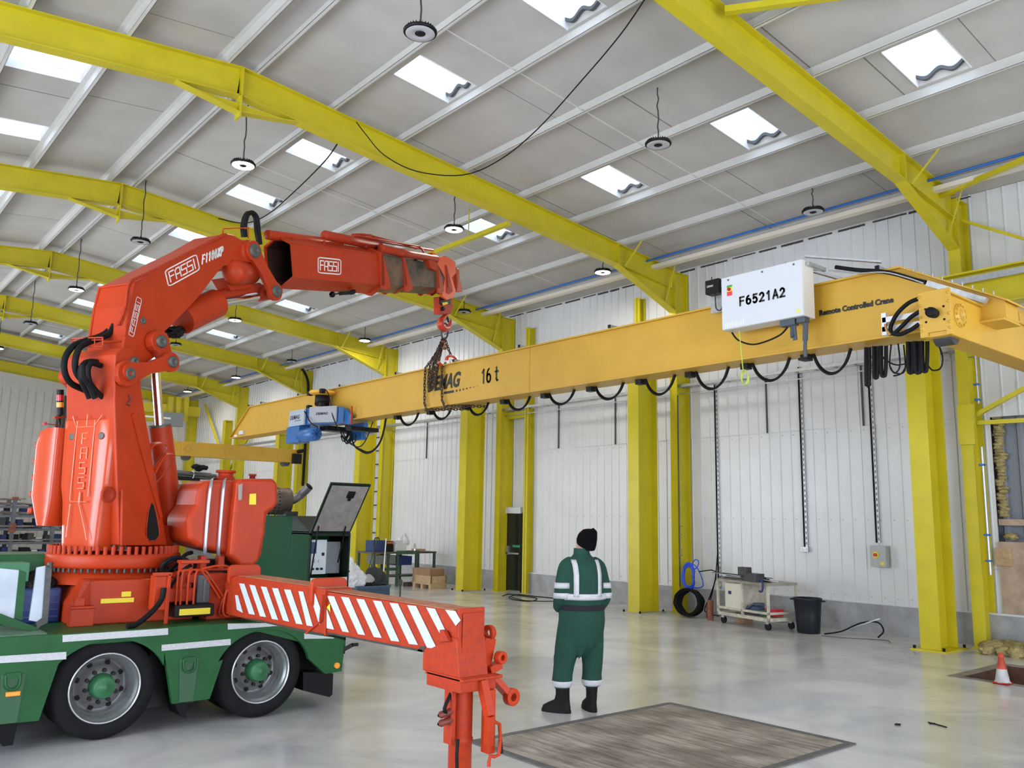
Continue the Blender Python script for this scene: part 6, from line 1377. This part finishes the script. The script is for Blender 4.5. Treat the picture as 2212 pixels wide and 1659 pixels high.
sit('cardboard_box', 13.12, 13.50, 20.42, 20.8, .93, 1.12, mat('white_card', (.66, .66, .65), .7), 'low white carton on the workbench', 'box', .004)
sit('cardboard_box', 13.16, 13.42, 20.45, 20.75, 1.12, 1.24, mat('pale_card', (.60, .62, .68), .7), 'smaller pale carton stacked on the white carton', 'box', .004)
o = bag((13.48, 20.55, 1.10), .20, .13, .34, 11, .4, .5).build('plastic_bag', mat('plastic_white', (.72, .73, .75), .35)); tag(o, 'crumpled white plastic bag draped on the cartons', 'bag')
tag(MB().lathe((13.78, 20.42, .93), (0,0,1), [(0, .035), (.19, .035), (.21, .02), (.23, .02), (.23, 0)], 14).build('spray_can', CHR), 'silver spray can on the workbench', 'can')
sit('brass_fittings_box', 13.86, 14.15, 20.42, 20.7, .93, 1.0, WOODP, 'shallow tan box at the right end of the workbench', 'box', .004)
tag(MB().box(13.05, 13.35, 20.1, 20.3, 0, .1).build('timber_block', mat('dark_timber', (.07, .055, .045), .8)), 'dark timber block on the floor before the workbench', 'block').location.x += .3
tag(MB().tube([(11.9, 20.0, 0), (12.2, 20.15, .75), (12.45, 20.27, 1.35)], .014, n=6).build('leaning_bar', STLD), 'thin dark bar leaning on the left end of the workbench', 'bar')
o = MB().tube([(12.56, 20.1, 0), (12.72, 20.27, 1.30)], .018, n=6).build('broom_handle', WHT); tag(o, 'white-banded rod leaning on the front of the workbench', 'rod')
# pallet with collars
for i, (x0, x1, y0, y1, lab) in enumerate(((13.35, 13.85, 18.95, 19.75, 'right timber pallet box beside the yellow crane column'), (13.55, 14.0, 19.85, 20.15, 'left taller timber pallet box between bench and column'))):
    pb = thing('pallet_box', lab, 'pallet box', ((x0+x1)/2, (y0+y1)/2, 0))
    mb = MB(); mb.box(x0-.03, x1+.03, y0-.03, y1+.03, .11, .14)
    for y in (y0+.03, (y0+y1)/2, y1-.03): mb.box(x0-.03, x1, y-.05, y+.05, 0, .11)
    mb.build('pallet', WOODP, pb)
    mb = MB(); mb.box(x0, x1, y0, y0+.02, .14, .34+.16*i).box(x0, x1, y1-.02, y1, .14, .34+.16*i).box(x0, x0+.02, y0, y1, .14, .34+.16*i).box(x1-.02, x1, y0, y1, .14, .34+.16*i)
    for y in (y0+.02, y1-.06): mb.box(x0-.015, x0, y, y+.04, .14, .34+.16*i)
    mb.build('timber_collar', WOODP, pb, .003)
    if i == 0: mb = MB(); mb.box(x0+.02, x1, y0+.1, y1-.05, .34, .52); mb.build('upper_collar', mat('brown_board', (.30, .17, .09), .7), pb, .003)
# crate with bags behind the outrigger
CB = tag(MB().box(8.05, 8.76, 13.75, 14.3, 0, .62).build('tool_chest', mat('chest_blue', (.03, .065, .11), .45), None, .01), 'dark blue steel chest heaped with bags behind the outrigger', 'chest')
MB().box(8.04, 8.77, 13.74, 14.31, .58, .62).build('chest_rim', mat('chest_rim', (.05, .09, .14), .45), CB)
o = bag((8.02, 13.92, .60), .30, .20, .50, 21, .35, .55).build('plastic_bag', mat('plastic_white', (.72, .73, .75), .35)); MB().prism([(7.80, 13.72, .86), (7.87, 13.72, .88), (7.87, 13.72, .91), (7.80, 13.72, .90)], (0, -.004, 0)).build('bag_print', NAVY, o); tag(o, 'white plastic sack with dark print on the blue chest', 'bag')
o = bag((8.56, 14.0, .60), .26, .2, .32, 4, .3, .2).build('tool_bag', mat('bag_dark', (.03, .032, .035), .8)); tag(o, 'dark grey tool bag on the blue chest', 'bag')
o = bag((8.33, 13.82, .68), .10, .08, .14, 8, .3, .3).build('cloth', mat('cloth_grey', (.40, .38, .36), .9)); tag(o, 'pale rag between the white sack and the tool bag', 'rag')
tag(MB().cyl((9.15, 14.0, 0), (9.15, 14.0, .60), .015, n=8).lathe((9.15, 14.0, .58), (0,0,1), [(0, .03), (.08, .04), (.12, .02), (.12, 0)], 12).build('steel_stake', STLD), 'thin steel stake standing right of the blue chest', 'stake')

# stock racks at the far end: posts, arms, bars and blue bins
def rack(x0, x1, y, zt, lab, seed):
    rs = random.Random(seed); t = thing('stock_rack', lab, 'rack', ((x0+x1)/2, y, 0)); GR = mat('rack_grey', (.13, .14, .16), .5, .3, noise=.3)
    mb = MB(); n = max(2, int((x1-x0)/1.1))
    for i in range(n+1):
        x = lin(x0, x1, i/n)
        for yy in (y, y+1.0): mb.box(x-.06, x+.06, yy-.05, yy+.05, 0, zt)
    mb.build('rack_posts', GR, t)
    lv = [.35, .80, 1.25, 1.70, zt-.25]; mb = MB()
    for z in lv: mb.box(x0-.1, x1+.1, y-.03, y+.03, z-.05, z+.03).box(x0-.1, x1+.1, y+.97, y+1.03, z-.05, z+.03)
    mb.build('rack_beams', GR, t)
    mb = MB()
    for i in range(n+1):
        x = lin(x0, x1, i/n); mb.box(x-.09, x+.09, y-.07, y+.07, zt-.02, zt+.08)
        if i % 2: mb.box(x-.1, x+.1, y-.08, y+.08, 1.15, 1.45)
    mb.build('rust_brackets', mat('bracket_rust', (.22, .06, .035), .7, noise=.3), t)
    mb = MB()
    for z in lv:
        for k in range(26):
            a = rs.uniform(x0, x1-1); mb.bar((a, y+rs.uniform(-.15, .8), z+.06+rs.uniform(0, .07)), (a+rs.uniform(1, 2.6), y+rs.uniform(-.15, .8), z+.06+rs.uniform(0, .07)), rs.uniform(.02, .07), rs.uniform(.02, .06))
    o = mb.build('stock_bars', mat('stock_steel', (.26, .24, .22), .5, .4, noise=.6, nscale=3), t); o['kind'] = 'stuff'
    for z in lv[:-1]:
        x = x0
        while x < x1-.3:
            w_ = rs.uniform(.12, .3); h_ = rs.uniform(.14, .36)
            if rs.random() < .92:
                m = rs.choice((NAVY, NAVY, STLD, STLD, BLKP, BLKP, GREY, mat('bin_white', (.6, .62, .66), .5))); MB().box(x, x+w_, y+.3, y+.8, z+.03, z+.03+h_).build('storage_bin', m, t)
            x += w_+rs.uniform(.01, .12)
    return t
rack(2.2, 8.4, 33.0, 2.25, 'long grey stock rack with steel bars and blue bins at the far left', 1)
rack(-1.5, 6.0, 37.5, 2.45, 'second stock rack standing behind the nearer rack at far left', 2)
def bundle(name, p0, p1, R, n, lab, seed):
    rs = random.Random(seed); t = thing(name, lab, 'bar bundle', tuple(V(p0))); mb = MB()
    for i in range(n):
        a = rs.uniform(0, 6.28); r = R*math.sqrt(rs.random()); o = V((0, math.cos(a)*r, math.sin(a)*r*.6)); e = V((rs.uniform(-.1, .25), 0, 0)); mb.cyl(V(p0)+o, V(p1)+o+e, .022, n=5)
    mb.build('steel_rods', mat('rod_grey', (.13, .13, .135), .45, .5), t)
    mb = MB()
    for k in (.3, .72):
        c = V(p0).lerp(V(p1), k); mb.tube([c+V((0, math.cos(a)*R*1.08, math.sin(a)*R*.7)) for a in [2*math.pi*j/12 for j in range(12)]], .014, n=5, closed=True)
    mb.build('tie_wire', WHT, t)
Yb = 24.5
CR = thing('cantilever_rack', 'black cantilever rack with three arms holding rod bundles behind the mast', 'rack', (4.5, Yb, 0))
for i, ((xa, ya), (xb, yb), R, lab) in enumerate((((330, 1018), (446, 1029), .16, 'top bundle of thin grey rods resting on a rack arm behind the mast'), ((330, 1053), (470, 1054), .14, 'middle bundle of grey rods behind the oil tank'), ((330, 1096), (440, 1104), .14, 'lowest bundle of dark rods behind the oil tank'))):
    bundle('rod_bundle', aY(xa, ya, Yb), aY(xb, yb, Yb), R, 34, lab, 30+i)
    a, b = aY(330, ya+12, Yb), aY((430, 422, 412)[i], ya+13, Yb); MB().box(a.x, b.x, Yb-.1, Yb+.1, a.z-.06, a.z+.08).build('rack_arm', BLKP, CR)
a0 = aY(330, 1090, Yb)
MB().box(a0.x-.3, a0.x, Yb-.15, Yb+.15, 0, 3.2).build('rack_post', STLD, CR)
tag(lumps(MB(), [aY(x, y, 24.2) for x, y in ((424, 1008), (432, 1012), (438, 1010), (428, 1014))], .12, 5).build('loose_bundle', BLK), 'tangled black offcuts on top of the upper rod bundle', 'scrap')
for i, (x0, z1) in enumerate(((390, 1142),)):
    p = aY(392, 1170, 14); tag(MB().box(3.9, 4.8, 13.8, 14.4, 0, 1.5).build('stillage', mat('dark_stillage', (.03, .035, .045), .6)), 'dark stillage half hidden behind the mast and tank', 'stillage')
    MBn = MB().prism([(3.95, 13.78, 1.42), (4.9, 13.78, 1.42), (4.9, 13.78, 2.05), (4.72, 13.78, 1.98)], (0, .3, 0)).build('netting_cover', mat('net_grey', (.33, .33, .33), .8, noise=.6, nscale=40)); tag(MBn, 'grey mesh sheet sloping over the dark stillage', 'netting')
# distant runway crane at the far end
DC = thing('distant_crane', 'old yellow crane bridge with grey box high at the far end', 'crane', (9.5, 37, 5.6))
a, b = aY(300, 865, 37), aY(432, 868, 37)
mb = MB(); mb.box(a.x, b.x, 36.9, 37.2, a.z-.45, a.z-.05).box(a.x, b.x-.5, 37.6, 37.9, a.z-.75, a.z-.35); 
for x in (368, 385, 402): p = aY(x, 880, 36.8); mb.box(p.x-.09, p.x+.09, 36.75, 36.9, p.z-.6, p.z+.45)
mb.box(b.x-.35, b.x-.1, 37.2, 41.72, a.z-.4, a.z-.1); mb.build('bridge', YEL, DC); p = aY(380, 907, 36.6); box('grey_box', p.x-.75, p.x+.25, 36.4, 36.7, p.z-.28, p.z+.28, mat('box_grey', (.20, .22, .23), .5), DC); box('rail_strip', p.x-1.8, p.x-.3, 36.35, 36.4, p.z-.02, p.z+.05, WHT, DC)
tag(MB().bar(aY(74, 818, 41), aY(240, 838, 41), .05, .05).build('wall_bar', STLD), 'thin dark bar high on the far end wall', 'bar') if False else None
mb = MB()
for x in (115, 122, 129): p = aY(x, 1000, 41.5); mb.box(p.x-.04, p.x+.04, 41.5, 41.6, 1.5, 7)
tag(mb.build('wall_pipes', STLD), 'dark vertical pipes on the far end wall beside the mast', 'pipe')
# cable ladder lines between portal columns 3 and 4
mb = MB()
for y in (24.3, 24.9): mb.box(14.88, 14.92, y, y+.05, .5, 4.8)
for k in range(9): mb.box(14.88, 14.9, 24.3, 24.95, .9+.45*k, .94+.45*k)
tag(mb.build('wall_ladder', STLD), 'dark steel ladder on the wall behind the silencer', 'ladder')
mb = MB()
for x in (0, .1, .2, .3, .4): mb.box(9.1+x*1.6, 9.13+x*1.6, 21.0, 21.03, 0, 1.95)
mb.box(9.08, 9.8, 21.0, 21.04, 1.93, 1.98); tag(mb.build('railing', BLKP), 'short black railing behind the exhaust pipe', 'railing')

# ================================================================== PERSON
def ell(c, rx, ry, n=20, z=None, tilt=0, sq=1.0):
    o = []
    for k in range(n):
        a = 2*math.pi*k/n; ca, sa = math.cos(a), math.sin(a)
        x = abs(ca)**sq*(1 if ca > 0 else -1)*rx; y = abs(sa)**sq*(1 if sa > 0 else -1)*ry
        o.append(V((c[0]+x, c[1]+y, c[2]+y*tilt)))
    return o
# local frame: x = person's right, y = forwards, z up; placed by matrix
az = math.radians(22)          # facing direction from +Y towards +X
PO = V((6.225, 6.207, 0)); FY = V((math.sin(az), math.cos(az), 0)); FX_ = V((math.cos(az), -math.sin(az), 0))
def L2W(p): return PO+FX_*p[0]+FY*p[1]+V((0, 0, p[2]))
def limb(mb, pts, n=14):   # pts: (x,y,z,r) tapered tube
    mb.tube([p[:3] for p in pts], 0, n=n, smooth=4, rr=lambda t, P_=pts: rad(P_, t))
def rad(P_, t):
    f = t*(len(P_)-1); i = min(int(f), len(P_)-2); r = lin(P_[i][3], P_[i+1][3], f-i); return (r, r)
def remesh(mb, name, m, parent, vox=.014, smooth=6, org=None):
    me = bpy.data.meshes.new('t'); me.from_pydata([tuple(p) for p in mb.v], [], mb.f)
    bm = bmesh.new(); bm.from_mesh(me); bmesh.ops.recalc_face_normals(bm, faces=bm.faces); bm.to_mesh(me); bm.free()
    o = bpy.data.objects.new('t', me); COL.objects.link(o)
    r = o.modifiers.new('r', 'REMESH'); r.mode = 'VOXEL'; r.voxel_size = vox; r.use_smooth_shade = True
    s = o.modifiers.new('s', 'SMOOTH'); s.iterations = smooth; s.factor = .5
    dg = bpy.context.evaluated_depsgraph_get(); me2 = bpy.data.meshes.new_from_object(o.evaluated_get(dg)); bpy.data.objects.remove(o)
    bv = BVHTree.FromPolygons([v.co.copy() for v in me2.vertices], [tuple(p.vertices) for p in me2.polygons])
    loc = parent is None
    for v in me2.vertices: v.co = (L2W(v.co)-PO)
    for p in me2.polygons: p.use_smooth = True
    me2.materials.clear(); me2.materials.append(m)
    ob = bpy.data.objects.new(name, me2); COL.objects.link(ob)
    if parent: ob.parent = parent
    else: ob.location = PO; ob['_org'] = tuple(PO)
    return ob, bv
def turn(mb, i0, z0=1.56, a=34, tilt=4):
    for i in range(i0, len(mb.v)):
        p = mb.v[i]
        if p.z > z0-.03:
            k = min(1, max(0, (p.z-z0+.03)/.06)); A_ = math.radians(a*k); x, y = p.x, p.y-.01; c, s = math.cos(A_), math.sin(A_); q = V((x*c-y*s, x*s+y*c+.01, p.z))
            t_ = math.radians(tilt*k); fy = V((-math.sin(A_), math.cos(A_), 0)); w = q-V((0, .01, 1.56)); f_ = w.dot(fy); u_ = w.z; w = w-fy*f_-V((0, 0, u_)); mb.v[i] = V((0, .01, 1.56))+w+fy*(f_*math.cos(t_)-u_*math.sin(t_))+V((0, 0, u_*math.cos(t_)+f_*math.sin(t_)))
SKIN = mat('skin', (.55, .28, .20), .55)
bd = MB()
# body: pelvis, torso, neck, head, arms with hands, legs and feet as one skin
bd.ring([ell((0, 0, .80), .15, .10), ell((0, 0, .92), .17, .12), ell((0, .01, 1.05), .165, .125), ell((0, 0, 1.2), .175, .125), ell((0, -.01, 1.36), .19, .12), ell((0, -.01, 1.46), .15, .09), ell((0, 0, 1.50), .07, .065)])
limb(bd, [(0, 0, 1.44, .062), (0, .01, 1.53, .058), (0, .015, 1.60, .06)])
bd.ring([ell((0, .02, 1.545), .045, .06), ell((0, .03, 1.58), .068, .085), ell((0, .025, 1.64), .077, .098), ell((0, .015, 1.70), .078, .10), ell((0, .005, 1.75), .062, .08), ell((0, .0, 1.78), .02, .03)])
bd.lathe((0, .105, 1.645), (0, 1, -.3), [(-.01, .014), (.018, .017), (.034, .010), (.036, 0)], 8)     # nose
h0 = 0
for s in (1, -1):
    bd.lathe((.076*s, .02, 1.655), (s, -.3, 0), [(-.01, .026), (.012, .03), (.016, .02), (.016, 0)], 10)  # ears
    limb(bd, [(.17*s, 0, 1.42, .06), (.21*s, -.02, 1.30, .050), (.238*s, -.03, 1.16, .043), (.215*s, .06, 1.04, .036), (.15*s, .16, 1.01, .030)])
    px_ = V((.15*s, .16, 1.01)); bd.ring([ell(px_+V((-.01*s, .0, .0)), .03, .03), ell(px_+V((-.03*s, .02, .02)), .04, .025), ell(px_+V((-.06*s, .03, .03)), .03, .02)])
    for k in range(4): limb(bd, [(.10*s, .19, 1.0+.018*k, .010), (.06*s, .205, .995+.018*k, .009), (.035*s, .195, .99+.017*k, .008)], 8)
    limb(bd, [(.12*s, .17, 1.05, .011), (.09*s, .18, 1.075, .010), (.07*s, .185, 1.08, .008)], 8)
    lx = -.195 if s < 0 else .115
    limb(bd, [(.10*s, 0, .88, .095), (lin(.1*s, lx, .4), 0, .66, .080), (lin(.1*s, lx, .75), .01, .48, .058), (lx, 0, .30, .045), (lx, -.005, .12, .034), (lx, 0, .05, .034)])
turn(bd, 0)
bd.v = [V((p.x*(.84 if p.z > 1.55 else 1)+.035*min(1, max(0, (p.z-1.45)/.12)), p.y*(.88 if p.z > 1.55 else 1), p.z)) for p in bd.v]
person, _ = remesh(bd, 'person', SKIN, None, .010, 4)
tag(person, 'person in green coveralls and black beanie standing with back to the camera, looking up', 'person')
# trousers
tr_ = MB()
tr_.ring([ell((0, 0, 1.05), .215, .165), ell((0, -.01, .98), .238, .19), ell((0, -.02, .88), .240, .20), ell((0, -.02, .76), .225, .185), ell((-.01, -.01, .66), .20, .165), ell((-.02, 0, .57), .14, .12), ell((-.03, 0, .53), .08, .08)])
limb(tr_, [(-.10, 0, .92, .128), (-.125, 0, .76, .130), (-.155, 0, .60, .122), (-.180, .0, .46, .105), (-.195, .0, .36, .100), (-.20, .0, .29, .104), (-.20, .0, .25, .090), (-.20, .0, .225, .07)])
limb(tr_, [(.10, 0, .92, .128), (.112, 0, .76, .126), (.115, -.01, .60, .118), (.12, -.01, .46, .104), (.12, .0, .36, .098), (.118, .0, .29, .104), (.115, .0, .25, .088), (.115, .0, .225, .068)])
for L in ([(-.03, -.19, .92), (-.02, -.18, .78), (-.04, -.15, .62), (-.08, -.12, .52)], [(.02, -.19, .90), (.05, -.18, .74), (.03, -.15, .60)], [(-.18, -.12, .80), (-.20, -.10, .62), (-.22, -.08, .50)], [(.16, -.12, .84), (.18, -.10, .66), (.17, -.08, .50)]): tr_.tube(L, 0, n=6, smooth=4, rr=lambda t: (.012+.012*math.sin(math.pi*t),)*2)
rs = random.Random(4)
for s, x in ((-1, -.195), (1, .12)):
    for k in range(5): z = .30+.055*k; tr_.tube([(x+.085*math.cos(a), .085*math.sin(a)-.0, z+.02*math.sin(a*2+k)) for a in [2*math.pi*j/10 for j in range(10)]], .014, n=6, closed=True)
trs, bvT = remesh(tr_, 'trousers', GLOVE, person, .013, 5)
# jacket
jk = MB()
jk.ring([ell((0, 0, .99), .195, .155), ell((0, 0, 1.03), .228, .185), ell((0, 0, 1.10), .238, .195), ell((0, -.015, 1.22), .232, .185), ell((0, -.03, 1.34), .222, .165), ell((0, -.03, 1.42), .20, .135), ell((0, -.02, 1.475), .15, .105), ell((0, -.01, 1.51), .10, .09), ell((0, -.005, 1.53), .085, .082), ell((0, 0, 1.57), .078, .078)])
for s in (1, -1):
    limb(jk, [(.11*s, -.01, 1.435, .078), (.175*s, -.02, 1.395, .080), (.212*s, -.03, 1.28, .074), (.238*s, -.045, 1.16, .070), (.240*s, -.02, 1.08, .066), (.222*s, .05, 1.01, .060), (.17*s, .13, .985, .052)])
    for k in range(3): z = 1.20-.05*k; jk.tube([(.232*s+.068*math.cos(a), -.035+.07*math.sin(a), z+.01*math.sin(3*a+k)) for a in [2*math.pi*j/10 for j in range(10)]], .011, n=6, closed=True)
for k in range(4): jk.tube([((.20+.005*k)*math.cos(a), .155*math.sin(a)-.005, 1.03+.045*k+.008*math.sin(3*a+k)) for a in [2*math.pi*j/16 for j in range(16)]], .013, n=6, closed=True)
jkt, bvJ = remesh(jk, 'jacket', GLOVE, person, .012, 4)
jcol = MB().ring([ell((0, .0, 1.52), .082, .085, 28), ell((0, .0, 1.585), .078, .085, 28)], cap=False)
o = bpy.data.objects.new('collar', bpy.data.meshes.new('collar')); o.data.from_pydata([tuple(L2W(p)-PO) for p in jcol.v], [], jcol.f); COL.objects.link(o); o.parent = jkt; o.data.materials.append(GLOVE); s_ = o.modifiers.new('s', 'SOLIDIFY'); s_.thickness = .01
# reflective tapes laid on the clothing
def tape(name, grid, bv, parent, m, axis_of, off=.006):
    """grid rows of local points; each is pressed on the garment from outside along a ray to its axis"""
    vs_ = []; ok = True
    for row in grid:
        for p in row:
            c = V(axis_of(p)); d = (c-p).normalized(); hit = bv.ray_cast(p, d, 2.0)
            q = hit[0] if hit[0] is not None else c; vs_.append(q-d*off)
    n = len(grid[0]); fs = [(i*n+j, i*n+j+1, (i+1)*n+j+1, (i+1)*n+j) for i in range(len(grid)-1) for j in range(n-1)]
    me = bpy.data.meshes.new(name); me.from_pydata([tuple(L2W(v)-PO) for v in vs_], [], fs); me.polygons.foreach_set('use_smooth', [True]*len(fs))
    o = bpy.data.objects.new(name, me); COL.objects.link(o); o.parent = parent; me.materials.append(m); s = o.modifiers.new('s', 'SOLIDIFY'); s.thickness = .004; return o
TAPE = mat('silver_tape', (.56, .57, .60), .4, noise=.15, nscale=30)
def ringgrid(c, R, z0, z1, n=40, tilt=0, rows=4): return [[V((c[0]+R*math.cos(2*math.pi*j/n), c[1]+R*math.sin(2*math.pi*j/n), lin(z0, z1, i/rows)+tilt*math.cos(2*math.pi*j/n))) for j in range(n+1)] for i in range(rows+1)]
tape('waist_tape', [[V((.40*math.cos(a), .40*math.sin(a), lin(1.085, 1.145, i/3))) for a in [math.radians(lin(205, 335, j/26)) for j in range(27)]] for i in range(4)], bvJ, jkt, TAPE, lambda p: (0, 0, p.z))
for s in (-1, 1):
    tape('shoulder_tape', [[V((s*.125+dx, -.5, z)) for z in [lin(1.115, 1.475, j/16) for j in range(17)]] for dx in (-.024, 0, .024)], bvJ, jkt, TAPE, lambda p: (p.x, 0, p.z))
    tape('sleeve_tape', [[V((s*.235+.13*math.cos(a), -.04+.13*math.sin(a), z)) for a in [2*math.pi*j/30 for j in range(31)]] for z in (1.195, 1.225, 1.25)], bvJ, jkt, TAPE, lambda p, s=s: (s*.231, -.035, p.z))
    tape('sleeve_tape', [[V((s*.235+.13*math.cos(a), -.04+.13*math.sin(a), z)) for a in [2*math.pi*j/30 for j in range(31)]] for z in (1.095, 1.125, 1.15)], bvJ, jkt, TAPE, lambda p, s=s: (s*.239, -.03, p.z))
for (cx, z0) in ((-.205, .245), (.115, .245)):
    tape('cuff_tape', ringgrid((cx, 0), .16, z0, z0+.06), bvT, trs, TAPE, lambda p, cx=cx: (cx, 0, p.z))
BLT = mat('dark_cloth', (.012, .010, .016), .9)
tape('waistband', ringgrid((0, 0), .40, .985, 1.045, 44), bvT, trs, BLT, lambda p: (0, 0, p.z), .012)
MBk = MB().rbox((0, 0, 0), .001, .001, .001, .0005)
# beanie
bn = MB(); bn.ring([ell((0, -.012, 1.61), .096, .112, 24, tilt=.3), ell((0, -.014, 1.65), .103, .120, 24, tilt=.28), ell((0, -.022, 1.70), .104, .120, 24, tilt=.15), ell((.005, -.030, 1.745), .094, .108, 24), ell((.012, -.04, 1.778), .070, .08, 24), ell((.018, -.045, 1.79), .03, .035, 24)])
limb(bn, [(.03, -.06, 1.76, .05), (.055, -.085, 1.75, .035), (.062, -.095, 1.735, .022)])
bn.ring([ell((0, -.010, 1.595), .100, .116, 24, tilt=.3), ell((0, -.010, 1.65), .107, .124, 24, tilt=.3)])
turn(bn, 0)
bn.v = [V((.035+p.x*.86, p.y*.9, p.z-(p.z-1.6)*.02)) for p in bn.v]
remesh(bn, 'beanie', mat('beanie_knit', (.003, .0028, .004), .95, spec=.1, bump=.5, bscale=60), person, .009, 3)
# boots
for (cx, yaw_) in ((-.20, 52), (.115, -2)):
    c, s = math.cos(math.radians(yaw_)), math.sin(math.radians(yaw_))
    def R_(x, y, z): return V((cx+x*c-y*s, x*s+y*c, z))
    bt = MB()
    secs = []
    for z, rx, y0, y1 in ((0, .050, -.085, .20), (.03, .054, -.09, .205), (.06, .052, -.088, .195), (.09, .048, -.082, .14), (.12, .048, -.078, .075), (.18, .052, -.075, .062), (.25, .060, -.075, .068), (.27, .058, -.07, .065)):
        secs.append([R_(rx*(1 if math.cos(a) > 0 else -1)*abs(math.cos(a))**.8, (y0+y1)/2+(y1-y0)/2*math.sin(a), z) for a in [2*math.pi*k/20 for k in range(20)]])
    bt.ring(secs); b_, _ = remesh(bt, 'boot', mat('boot_leather', (.009, .0065, .006), .7, noise=.3, nscale=15, spec=.2), person, .008, 2)
    so = MB(); so.ring([[R_(.056*(1 if math.cos(a) > 0 else -1)*abs(math.cos(a))**.8, .058+.152*math.sin(a), z) for a in [2*math.pi*k/20 for k in range(20)]] for z in (0, .028)], sm=False)
    me = bpy.data.meshes.new('sole'); me.from_pydata([tuple(L2W(p)-PO) for p in so.v], [], so.f); o = bpy.data.objects.new('sole', me); COL.objects.link(o); o.parent = b_; me.materials.append(BLK)
